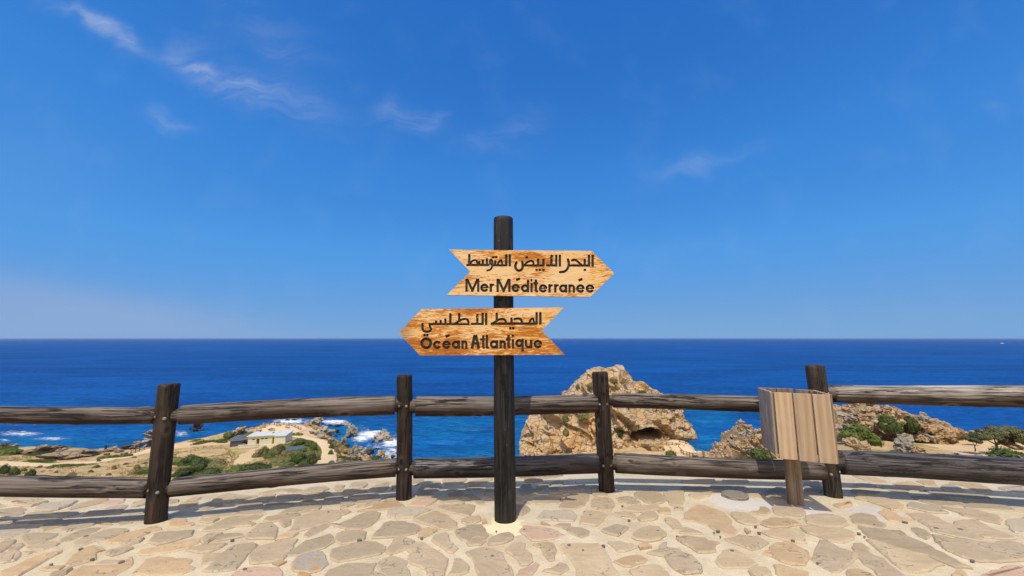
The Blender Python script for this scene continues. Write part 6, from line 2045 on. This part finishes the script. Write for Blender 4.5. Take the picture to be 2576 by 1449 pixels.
# on the great rock
for (x, y, w, h, k, lab) in ((1453, 976, 14, 14, 'olive', 'small shrub on the upper left shoulder of the great rock'), (1481, 975, 18, 12, 'olive', 'shrub left of the third post near the top of the great rock'), (1544, 962, 28, 15, 'olive', 'largest green shrub just under the summit of the great rock'), (1541, 984, 16, 14, 'olive', 'shrub below the summit shrub, right of the third post'), (1424, 1062, 22, 24, 'olive', 'upright shrub on the left face of the great rock'), (1467, 1050, 50, 16, 'olive', 'wide grey-green shrub patch under the upper rail on the great rock'), (1616, 990, 28, 9, 'dark', 'dark shrub on the right ledge of the great rock'), (1561, 1092, 20, 14, 'dark', 'dark shrub left of the cave mouth'), (1376, 1080, 18, 12, 'olive', 'small shrub low on the left slab of the great rock'), (1424, 1090, 20, 16, 'olive', 'shrub below the upright shrub on the great rock'), (1547, 1046, 20, 16, 'olive', 'shrub beside the third post under the upper rail')):
    p = on_rock(x, y - h * .3)
    bush(x, y, w, h, k, lab, 'shrubs on the great rock', at=p + Vector((0, -.3, -h * .3 * depth_of(p) / FPX)))
bush(1688, 1150, 42, 17, 'spiky', 'spiky yellow-green shrub below the path under the cave')
bush(1778, 1150, 34, 9, 'green', 'low green bush at the lower end of the cave path')
bush(1796, 1144, 16, 7, 'green', 'small blue-green bush beside the seaward railing')
# right headland
bush(1912, 1156, 64, 27, 'dark', 'dark green bush low behind the left side of the litter bin', dist=66)
bush(2160, 1113, 96, 50, 'green', 'big round green bush just right of the litter bin', dist=66)
bush(2233, 1082, 58, 42, 'dark', 'ragged green bush growing out of the broken ridge', dist=77.5)
bush(2292, 1084, 44, 38, 'dark', 'dark bush at the seaward side of the broken ridge', dist=77.5)
bush(2200, 1040, 22, 10, 'olive', 'small shrub high on the broken ridge', dist=80)
bush(2394, 1100, 58, 13, 'dark', 'low green bush on the cliff edge beyond the ridge', dist=84)
bush(2256, 1150, 50, 18, 'green', 'low green bush left of the triangular stone above the lower rail', dist=56)
bush(2306, 1148, 44, 24, 'olive', 'upright olive bush behind the triangular stone', dist=58)
bush(2384, 1160, 92, 17, 'olive', 'long low olive bush above the lower rail near the right end', dist=54)
bush(2532, 1160, 104, 34, 'green', 'broad green bush in the right corner above the lower rail', dist=54)
bush(2470, 1160, 40, 12, 'olive', 'small olive bush between the flat pale stone and the corner bush', dist=53)

# windswept trees
def branch(V, F, a, b, r0, r1, n=7):
    a = Vector(a); b = Vector(b); q = (b - a).to_track_quat('Z', 'Y')
    i0 = len(V); steps = 4
    for k in range(steps + 1):
        t = k / steps
        c = a.lerp(b, t) + Vector((math.sin(t * 5 + a.x), math.cos(t * 4 + a.y), 0)) * r0 * .5 * math.sin(math.pi * t)
        for i in range(n):
            an = 6.283 * i / n
            V.append(c + q @ Vector((math.cos(an), math.sin(an), 0)) * (r0 + (r1 - r0) * t))
    for k in range(steps):
        for i in range(n):
            F.append((i0 + k * n + i, i0 + k * n + (i + 1) % n, i0 + (k + 1) * n + (i + 1) % n, i0 + (k + 1) * n + i))
def wind_tree(base_px, lumps, dist, label, r0, seed):
    rs = random.Random(seed)
    base = at_y(*base_px, dist)
    base.z = min(base.z, base.z)
    root = empty('windswept_tree', base, label, 'tree', 'windswept trees at the right edge')
    s = depth_of(base) / FPX
    cs = []
    for (x, y, w, h) in lumps:
        p = at_y(x, y, dist); cs.append((p, w * s / 2, h * s / 2))
    V, F = [], []
    fork = base + Vector((0.1, 0, (cs[0][0].z - base.z) * .35))
    branch(V, F, base - Vector((0, 0, .3)), fork, r0, r0 * .75)
    tr = mesh_obj('trunk', V, F, M['bark'], parent=root, smooth=True)
    V, F = [], []
    for (p, w, h) in cs:
        e = p + Vector((0, 0, -h * .3))
        branch(V, F, fork, e, r0 * .55, r0 * .2, 6)
        for k in range(3):
            branch(V, F, fork.lerp(e, .6), p + Vector((rs.uniform(-w, w) * .7, rs.uniform(-w, w) * .6, h * .2)), r0 * .22, r0 * .08, 5)
    mesh_obj('limbs', V, F, M['bark'], parent=root, smooth=True)
    V, F = [], []
    for (p, w, h) in cs:
        for k in range(9):
            c = p + Vector((rs.uniform(-1, 1) * w * .75, rs.uniform(-1, 1) * w * .8, rs.uniform(-.6, .7) * h * .7))
            leaf_quads(V, F, rs, c, min(w, h * 1.3) * rs.uniform(.45, .7), 260, .15, .62, .3)
    # leaf_quads drops faces below zero height: work relative to the root
    mesh_obj('crown', V, F, M['lf_tree'], parent=root)
def _leaf_abs():
    pass
_old_leaf = leaf_quads
def leaf_quads(V, F, rs, c, r, n, size, squash=1.0, up=0.25):
    W = []
    _old_leaf(W, FF := [], rs, (0, 0, 1000), r, n, size, squash, up)
    i0 = len(V); c = Vector(c) - Vector((0, 0, 1000))
    V += [v + c for v in W]; F += [tuple(i + i0 for i in f) for f in FF]
wind_tree((2507, 1129), [(2472, 1099, 50, 22), (2496, 1092, 60, 28), (2522, 1087, 66, 30), (2548, 1086, 60, 34), (2570, 1098, 44, 36), (2520, 1104, 70, 18), (2548, 1106, 50, 20)], 66, 'larger windswept grey-green tree leaning right at the right edge', .22, 3)
wind_tree((2452, 1131), [(2444, 1106, 30, 18), (2462, 1102, 34, 20)], 65, 'smaller windswept tree with a bare stem left of the larger one', .09, 5)

# dry grass and herbs nobody could count
def grass_patch(name, polys, n, hmin, hmax, mat, label, cat, seed):
    rs = random.Random(seed)
    V, F = [], []
    for poly in polys:
        xs = [p[0] for p in poly]; ys = [p[1] for p in poly]
        k = 0; tries = 0
        while k < n // len(polys) and tries < n * 6:
            tries += 1
            px = rs.uniform(min(xs), max(xs)); py = rs.uniform(min(ys), max(ys))
            if not in_poly(px, py, poly): continue
            g = sea_pt(px, py, 7.0)
            for _ in range(3):
                g = on_z(px, py, ground_z(g.x, g.y))
            if ground_z(g.x, g.y) < SEA + 2: continue
            if any(abs(g.x - q[0]) < q[2] * .6 and abs(g.y - q[1]) < q[2] * .6 for q in PATHS): continue
            if mnoise.noise(Vector((g.x * .12, g.y * .12, 4.0 + seed))) < -.05: continue
            k += 1
            for b in range(5):
                a = rs.uniform(0, 6.28); L = rs.uniform(hmin, hmax); ln = rs.uniform(.1, .8) * L
                x = g.x + rs.uniform(-.25, .25); y = g.y + rs.uniform(-.25, .25); w = rs.uniform(.04, .09)
                z = ground_z(x, y) - .03
                i = len(V)
                V += [(x - w, y, z), (x + w, y, z), (x + math.cos(a) * ln, y + math.sin(a) * ln, z + L)]
                F.append((i, i + 1, i + 2))
    o = mesh_obj(name, V, F, mat)
    return tag(o, label, cat, kind='stuff')
grass_patch('dry_grass', [[(0, 1142), (330, 1160), (420, 1132), (420, 1208), (0, 1203)], [(425, 1130), (560, 1120), (600, 1150), (560, 1195), (425, 1205)], [(834, 1108), (870, 1118), (905, 1160), (840, 1170)], [(640, 1125), (825, 1125), (825, 1170), (640, 1170)]], 2600, .22, .55, M['lf_straw'], 'dry straw-coloured grass over the left headland', 'grass', 1)
grass_patch('green_grass', GRASS, 4200, .2, .55, M['lf_green'], 'green grass and herbs in patches over the left headland', 'grass', 2)
# ------------------------------------------------------------------ the house on the flat
M['cream'] = mat_plain('cream_render', (0.74, 0.70, 0.50), 0.85, var=0.08, scale=1.5)
M['creamside'] = M['cream']
M['white'] = mat_plain('white_painted_block', (0.76, 0.71, 0.60), 0.85, var=0.08, scale=2)
M['roof'] = mat_plain('grey_white_roof_felt', (0.52, 0.54, 0.53), 0.8, var=0.10, scale=1.2)
M['yellow'] = mat_plain('yellow_green_paint', (0.55, 0.52, 0.06), 0.7, var=0.08, scale=2)
M['doorwood'] = mat_plain('brown_door', (0.14, 0.045, 0.025), 0.6, var=0.2, scale=4)
M['glass'] = mat_plain('dark_slot_window', (0.03, 0.035, 0.03), 0.2, var=0.2, scale=4, spec=0.5)
M['canvas'] = mat_plain('grey_canvas', (0.095, 0.105, 0.125), 0.9, var=0.18, scale=1.2)
M['pond'] = mat_plain('still_pond_water', (0.075, 0.105, 0.13), 0.35, var=0.2, scale=0.8, spec=0.25)
M['oldwood'] = mat_plain('weathered_fence_wood', (0.075, 0.058, 0.045), 0.85, var=0.25, scale=3)
M['bench'] = mat_plain('pale_bench_wood', (0.42, 0.31, 0.19), 0.8, var=0.15, scale=3)
def build_house():
    g = ground_hit(622, 1123)
    yaw = R(14)
    rot = Matrix.Rotation(yaw, 3, 'Z')
    o0 = Vector((g.x, g.y, g.z))
    s = depth_of(o0) / FPX
    root = empty('house', o0, 'low cream-walled house with a flat pale roof on the headland', 'house')
    def put(name, parts, mat, parent=None, label=None):
        V, F = join_vf(parts)
        V = [rot @ Vector(v) + (o0 if parent is None else Vector()) for v in V]
        if parent is None: o = mesh_obj(name, V, F, mat, parent=root)
        else:
            o = mesh_obj(name, [v + o0 for v in V], F, mat); o.parent = parent
        fix_normals(o)
        return o
    def bx(x0, x1, y0, y1, z0, z1): return box_vf((x0 + x1) / 2, (y0 + y1) / 2, (z0 + z1) / 2, x1 - x0, y1 - y0, z1 - z0)
    L1 = 63 * s; L2 = L1 + 26 * s; D1, D2, fwd = 5.2, 5.6, 1.5
    H = 2.9
    ops = [(0.155 * L1 + .0, 0.245 * L1, 1.75, 2.15), (0.29 * L1, 0.415 * L1, 0.0, 2.1), (0.46 * L1, 0.565 * L1, 1.8, 2.2), (0.60 * L1, 0.71 * L1, 1.85, 2.2), (0.86 * L1, 0.985 * L1, 0.0, 2.3)]
    T = .22
    # front wall pieced round its openings
    parts = []
    x = 0.0
    for (a, b, z0, z1) in ops:
        parts.append(bx(x, a, 0, T, -.6, H))
        if z0 > 0: parts.append(bx(a, b, 0, T, -.6, z0))
        parts.append(bx(a, b, 0, T, z1, H))
        x = b
    parts.append(bx(x, L1, 0, T, -.6, H))
    parts += [bx(0, T, T, D1, -.6, H), bx(0, L1, D1 - T + .001, D1, -.6, H)]
    put('wall', parts, M['cream'])
    put('end_wall', [bx(L1 + .002, L2, -fwd, -fwd + T, -.8, H - .12), bx(L2 - T, L2, -fwd + T, D2, -.8, H - .1), bx(L1 + .002, L1 + T, -fwd + T, D2 - T, -.8, H - .1), bx(L1 + T, L2 - T, D2 - T, D2, -.8, H - .1)], M['cream'])
    # roofs with a thin fascia
    r1 = put('roof', [bx(-.25, L1 - .002, -.30, D1 + .2, H + .002, H + .13)], M['roof'])
    r2 = put('roof', [bx(L1, L2 + .18, -fwd - .2, D2 + .2, H - .09, H + .07)], M['roof'])
    put('fascia', [bx(-.27, L1 - .002, -.36, -.302, H - .06, H + .11)], M['cream'])
    put('roof_vent', [bx(L1 * .78, L1 * .78 + .35, 2.2, 2.6, H + .13, H + .45)], M['canvas'])
    for k, (a, b, z0, z1) in enumerate(ops):
        if z0 > 0:
            w = put('window', [bx(a, b, .10, .14, z0, z1)], M['glass'])
            put('window_sill', [bx(a - .05, b + .05, -.06, .0 - .002, z0 - .30, z0 - .22)], M['white'])
        else:
            d = put('door', [bx(a + .26, b - .03, .12, .17, 0.0, z1 - .03)], M['doorwood'])
            put('door_jamb', [bx(a + .002, a + .25, -.05, .16, 0.0, z1 - .004)], M['yellow'])
            put('door_step', [bx(a - .1, b + .1, -.5, -.06, -.3, .02)], M['white'])
    # parapet of pierced blocks in front, its own wall
    pw = empty('pierced_block_wall', o0 + rot @ Vector((-1.2, -2.4, 0)), 'low white garden wall of pierced blocks in front of the house', 'wall')
    Lw = 46 * s
    q0 = Vector((-1.4, -2.6, 0))
    wz = [rot @ (q0 + Vector((t * Lw, 0, 0))) + o0 for t in (0, .5, 1)]
    q0.z = max(ground_z(v.x, v.y) for v in wz) - o0.z - .05
    parts = []
    n = 11; bw = Lw / n
    def wput(name, parts, mat):
        V, F = join_vf(parts)
        V = [rot @ (Vector(v) + q0) + o0 for v in V]
        o = mesh_obj(name, V, F, mat, parent=pw); fix_normals(o); return o
    wput('coping', [bx(-.05, Lw + .05, -.13, .13, .78, .90)], M['white'])
    wput('plinth', [bx(-.05, Lw + .05, -.11, .11, -.7, .10)], M['white'])
    for k in range(n):
        x0 = k * bw; x1 = x0 + bw - .012; c = (x0 + x1) / 2
        fr = [bx(x0, x0 + .10, -.08, .08, .102, .778), bx(x1 - .10, x1, -.08, .08, .102, .778), bx(x0 + .10, x1 - .10, -.08, .08, .102, .19), bx(x0 + .10, x1 - .10, -.08, .08, .69, .778)]
        dia = [(c - .1, -.075, .44), (c, -.075, .34), (c + .1, -.075, .44), (c, -.075, .54), (c - .1, .075, .44), (c, .075, .34), (c + .1, .075, .44), (c, .075, .54)]
        fr.append(corners_vf(dia))
        wput('pierced_block', fr, M['white'])
    # side wall of the yard
    yw = mesh_obj('yard_wall', *[[rot @ Vector(v) + o0 for v in bx(Lw - 1.2, L1 + 1.2, -2.9, -2.7, -.8, .9)[0]], bx(0, 1, 0, 1, 0, 1)[1]], M['cream'])
    fix_normals(yw); tag(yw, 'plain cream yard wall continuing right of the pierced wall', 'wall')
    return o0, s
H0, HS = build_house()
def build_tent():
    g = ground_hit(578, 1125.5)
    s = depth_of(g) / FPX
    root = empty('canvas_tent', g, 'dark grey ridge tent standing left of the house', 'tent')
    yaw = R(34); rot = Matrix.Rotation(yaw, 3, 'Z')
    L, W, hw, hr = 8.4, 4.6, 1.75, 2.95
    def P(x, y, z): return rot @ Vector((x, y, z)) + g
    def sag(x, y): return 0.07 * math.sin(x * 2.1) * math.sin(y * 1.3 + 1)
    # walls with folds
    V, F = [], []
    ring = []
    for i in range(25): ring.append((L * i / 24, 0))
    for i in range(1, 15): ring.append((L, W * i / 14))
    for i in range(1, 25): ring.append((L - L * i / 24, W))
    for i in range(1, 14): ring.append((0, W - W * i / 14))
    n = len(ring); rs = random.Random(3)
    for k, z in enumerate((-.3, .6, 1.2, hw)):
        for (x, y) in ring:
            w = .05 * math.sin(x * 7 + y * 5 + k) * (1 if k < 3 else .2)
            V.append(P(x + w * .5, y + w, z))
    for k in range(3):
        for i in range(n):
            if k < 2 and 9 <= i <= 12: continue            # the open flap
            F.append((k * n + i, k * n + (i + 1) % n, (k + 1) * n + (i + 1) % n, (k + 1) * n + i))
    fix_normals(mesh_obj('canvas_wall', V, F, M['canvas'], parent=root, smooth=False))
    V, F = [], []
    m, q = 21, 11
    for i in range(m):
        for j in range(q):
            x = -.15 + (L + .3) * i / (m - 1); t = j / (q - 1)
            y = -.2 + (W + .4) * t
            ends = min(1, min(x + .15, L + .15 - x) / 1.5)
            z = hw - .02 + (hr - hw) * (1 - abs(t - .5) * 2) * (0.25 + .75 * ends) + sag(x, y)
            V.append(P(x, y, z))
    for i in range(m - 1):
        for j in range(q - 1):
            a = i * q + j; F.append((a, a + 1, a + q + 1, a + q))
    fix_normals(mesh_obj('canvas_roof', V, F, M['canvas'], parent=root))
    V, F = [], []
    branch(V, F, P(3.2, .25, -.1), P(3.2, .25, hw), .05, .05); branch(V, F, P(4.3, .25, -.1), P(4.3, .25, hw), .05, .05)
    mesh_obj('tent_pole', V, F, M['oldwood'], parent=root)
build_tent()
def build_pond():
    c = ground_hit(741, 1132)
    n = 22; V = [(c.x, c.y, 0)]
    for i in range(n):
        a = 6.283 * i / n; r = 1 + .12 * math.sin(3 * a) + .08 * math.sin(5 * a + 1)
        V.append((c.x + 2.6 * r * math.cos(a), c.y + 2.1 * r * math.sin(a), 0))
    z = max(ground_z(x, y) for x, y, _ in V) + .05
    V = [(x, y, z) for x, y, _ in V]
    F = [(0, 1 + i, 1 + (i + 1) % n) for i in range(n)]
    W = [(x, y, z - 1.2) for x, y, _ in V[1:]]
    F += [(1 + i, n + 1 + i, n + 1 + (i + 1) % n, 1 + (i + 1) % n) for i in range(n)]
    tag(fix_normals(mesh_obj('pond', V + W, F, M['pond'])), kind='structure')
build_pond()

# ------------------------------------------------------------------ wooden railings and benches along the paths
def railing(label, pts, height=1.1, dist=None, group='wooden railings along the paths'):
    ps = []
    for q in pts:
        p = ground_hit(*q)
        ps.append(p)
    c = sum(ps, Vector()) / len(ps)
    root = empty('wooden_railing', ps[0], label, 'fence', group)
    for k, p in enumerate(ps):
        V, F = [], []
        branch(V, F, p - Vector((0, 0, .4)), p + Vector((0, 0, height + .08)), .095, .085, 7)
        F.append(tuple(range(len(V) - 7, len(V))))
        mesh_obj('post', V, F, M['oldwood'], parent=root)
    for a, b in zip(ps[:-1], ps[1:]):
        for hh in (height * .92, height * .45):
            V, F = [], []
            branch(V, F, a + Vector((0, -.09, hh)), b + Vector((0, -.09, hh)), .07, .065, 6)
            mesh_obj('rail', V, F, M['oldwood'], parent=root)
railing('dark railing curving round the viewing plaza behind the house', [(614, 1088), (625, 1083.5), (639, 1079), (652, 1074.5), (665, 1072), (678, 1070.5), (690, 1070), (702, 1070), (714, 1070), (726, 1070.5), (734, 1073), (742, 1076.5), (750, 1080), (757, 1083)])
railing('short dark railing above the lower rail left of the second post', [(849, 1161), (865, 1160.5), (880, 1160), (895, 1159.5), (907, 1159.5)])
railing('railing along the near side of the cave path', [(1618, 1103), (1631, 1106), (1641, 1109), (1653, 1113), (1665.6, 1117), (1676, 1120), (1691.6, 1122.5), (1702, 1125)])
railing('railing along the seaward edge of the cave path', [(1709.5, 1114.5), (1725.4, 1118.8), (1737, 1123), (1749, 1127), (1762, 1130.5), (1776, 1134), (1788.5, 1137), (1800, 1139)])
railing('railing stepping down at the lower end of the cave path', [(1707, 1131), (1711, 1136), (1715, 1141), (1720, 1145), (1728, 1147), (1735, 1148.5), (1742, 1150)])
railing('small railing at the left path end beside the rock column', [(329, 1143), (340, 1140), (350, 1136), (362, 1132)])
def bench(px, py, yaw, label):
    p = ground_hit(px, py); p.z += .16
    root = empty('bench', p, label, 'bench', 'benches on the viewing plaza')
    rot = Matrix.Rotation(yaw, 3, 'Z')
    def part(name, b):
        V, F = box_vf(*b); mesh_obj(name, [rot @ Vector(v) + p for v in V], F, M['bench'], parent=root)
    part('seat', (0, 0, .45, 2.0, .45, .07)); part('backrest', (0, .26, .80, 2.0, .06, .32))
    for x in (-.8, .8):
        part('leg', (x, -.12, .2, .10, .10, .42)); part('leg', (x, .26, .32, .10, .07, .64))
bench(660, 1077, .3, 'pale bench near the plaza railing, leftmost'); bench(700, 1073.5, 0, 'pale bench at the far middle of the plaza')
bench(650, 1086, .2, 'pale bench nearest the house on the plaza'); bench(684, 1086, 0, 'pale bench at the near edge of the plaza'); bench(722, 1077, -.4, 'pale bench at the right end of the plaza')

# ------------------------------------------------------------------ the motor boat off to the right
def build_boat():
    p = sea_pt(2522, 864.5)
    s = depth_of(p) / FPX
    root = empty('motor_boat', p, 'tiny white motor boat with a wake far out at right', 'boat')
    m = mat_plain('white_boat_paint', (0.82, 0.82, 0.80), 0.35, var=0.03)
    L = 9 * s; B = L * .22; hgt = L * .11
    V, F = [], []
    secs = 9
    for i in range(secs):
        t = i / (secs - 1); x = -L / 2 + L * t
        w = B / 2 * (1 - max(0, (t - .45) / .55) ** 2.2); sh = hgt * (1 + .35 * t)
        for (yy, zz) in ((-w, sh), (-w * .8, .25 * sh), (0, -.3), (w * .8, .25 * sh), (w, sh)):
            V.append((x, yy, zz))
    for i in range(secs - 1):
        for k in range(4):
            a = i * 5 + k; F.append((a, a + 1, a + 6, a + 5))
        F.append((i * 5, (i + 1) * 5, (i + 1) * 5 + 4, i * 5 + 4))
    F.append((0, 1, 2, 3, 4))
    o = mesh_obj('hull', V, F, m, parent=root, loc=p); fix_normals(o)
    vv, ff = corners_vf([(-L * .3, -B * .33, hgt), (L * .15, -B * .33, hgt * 1.1), (L * .15, B * .33, hgt * 1.1), (-L * .3, B * .33, hgt), (-L * .25, -B * .28, hgt * 2.3), (L * .02, -B * .28, hgt * 2.3), (L * .02, B * .28, hgt * 2.3), (-L * .25, B * .28, hgt * 2.3)])
    o = mesh_obj('cabin', vv, ff, m, parent=root, loc=p); fix_normals(o)
    vv, ff = corners_vf([(-L * .08, -B * .345, hgt * 1.5), (L * .11, -B * .33, hgt * 1.5), (L * .11, B * .33, hgt * 1.5), (-L * .08, B * .345, hgt * 1.5), (-L * .08, -B * .315, hgt * 1.95), (L * .06, -B * .31, hgt * 1.95), (L * .06, B * .31, hgt * 1.95), (-L * .08, B * .315, hgt * 1.95)])
    o = mesh_obj('cabin_window', vv, ff, M['glass'], parent=root, loc=p); fix_normals(o)
    # the wake: broken strips of foam on the water
    V, F = [], []
    rs = random.Random(2)
    x = -L * .6
    while x > -L * 6:
        l = L * rs.uniform(.2, .7); w = L * .10 * rs.uniform(.5, 1.2)
        i = len(V); y = rs.uniform(-.3, .3) * w
        V += [(x, y - w * .3, .25), (x - l * .3, y - w, .25), (x - l, y, .25), (x - l * .4, y + w, .25)]
        F.append((i, i + 3, i + 2, i + 1)); x -= l * rs.uniform(1.0, 1.9)
    fm = mat_plain('foam_wake', (0.72, 0.76, 0.80), 0.8, var=0.1)
    o = mesh_obj('boat_wake', V, F, fm, loc=p); fix_normals(o)
    tag(o, 'broken white wake trailing left behind the motor boat', 'wake')
build_boat()

# ------------------------------------------------------------------ sea air
def build_haze():
    V, F = box_vf(0, 27000, (SEA - 14 + 4.2) / 2, 110000, 58000, 4.2 - (SEA - 14))
    m = bpy.data.materials.new('sea_haze'); m.use_nodes = True
    nt = m.node_tree; nt.nodes.remove(nt.nodes['Principled BSDF'])
    v = nt.nodes.new('ShaderNodeVolumePrincipled')
    v.inputs['Color'].default_value = (0.62, 0.78, 1.0, 1)
    v.inputs['Density'].default_value = 3.2e-5
    v.inputs['Anisotropy'].default_value = 0.2
    nt.links.new(v.outputs[0], nt.nodes['Material Output'].inputs['Volume'])
    o = mesh_obj('haze', V, F, m); fix_normals(o)
    tag(o, kind='stuff')
build_haze()
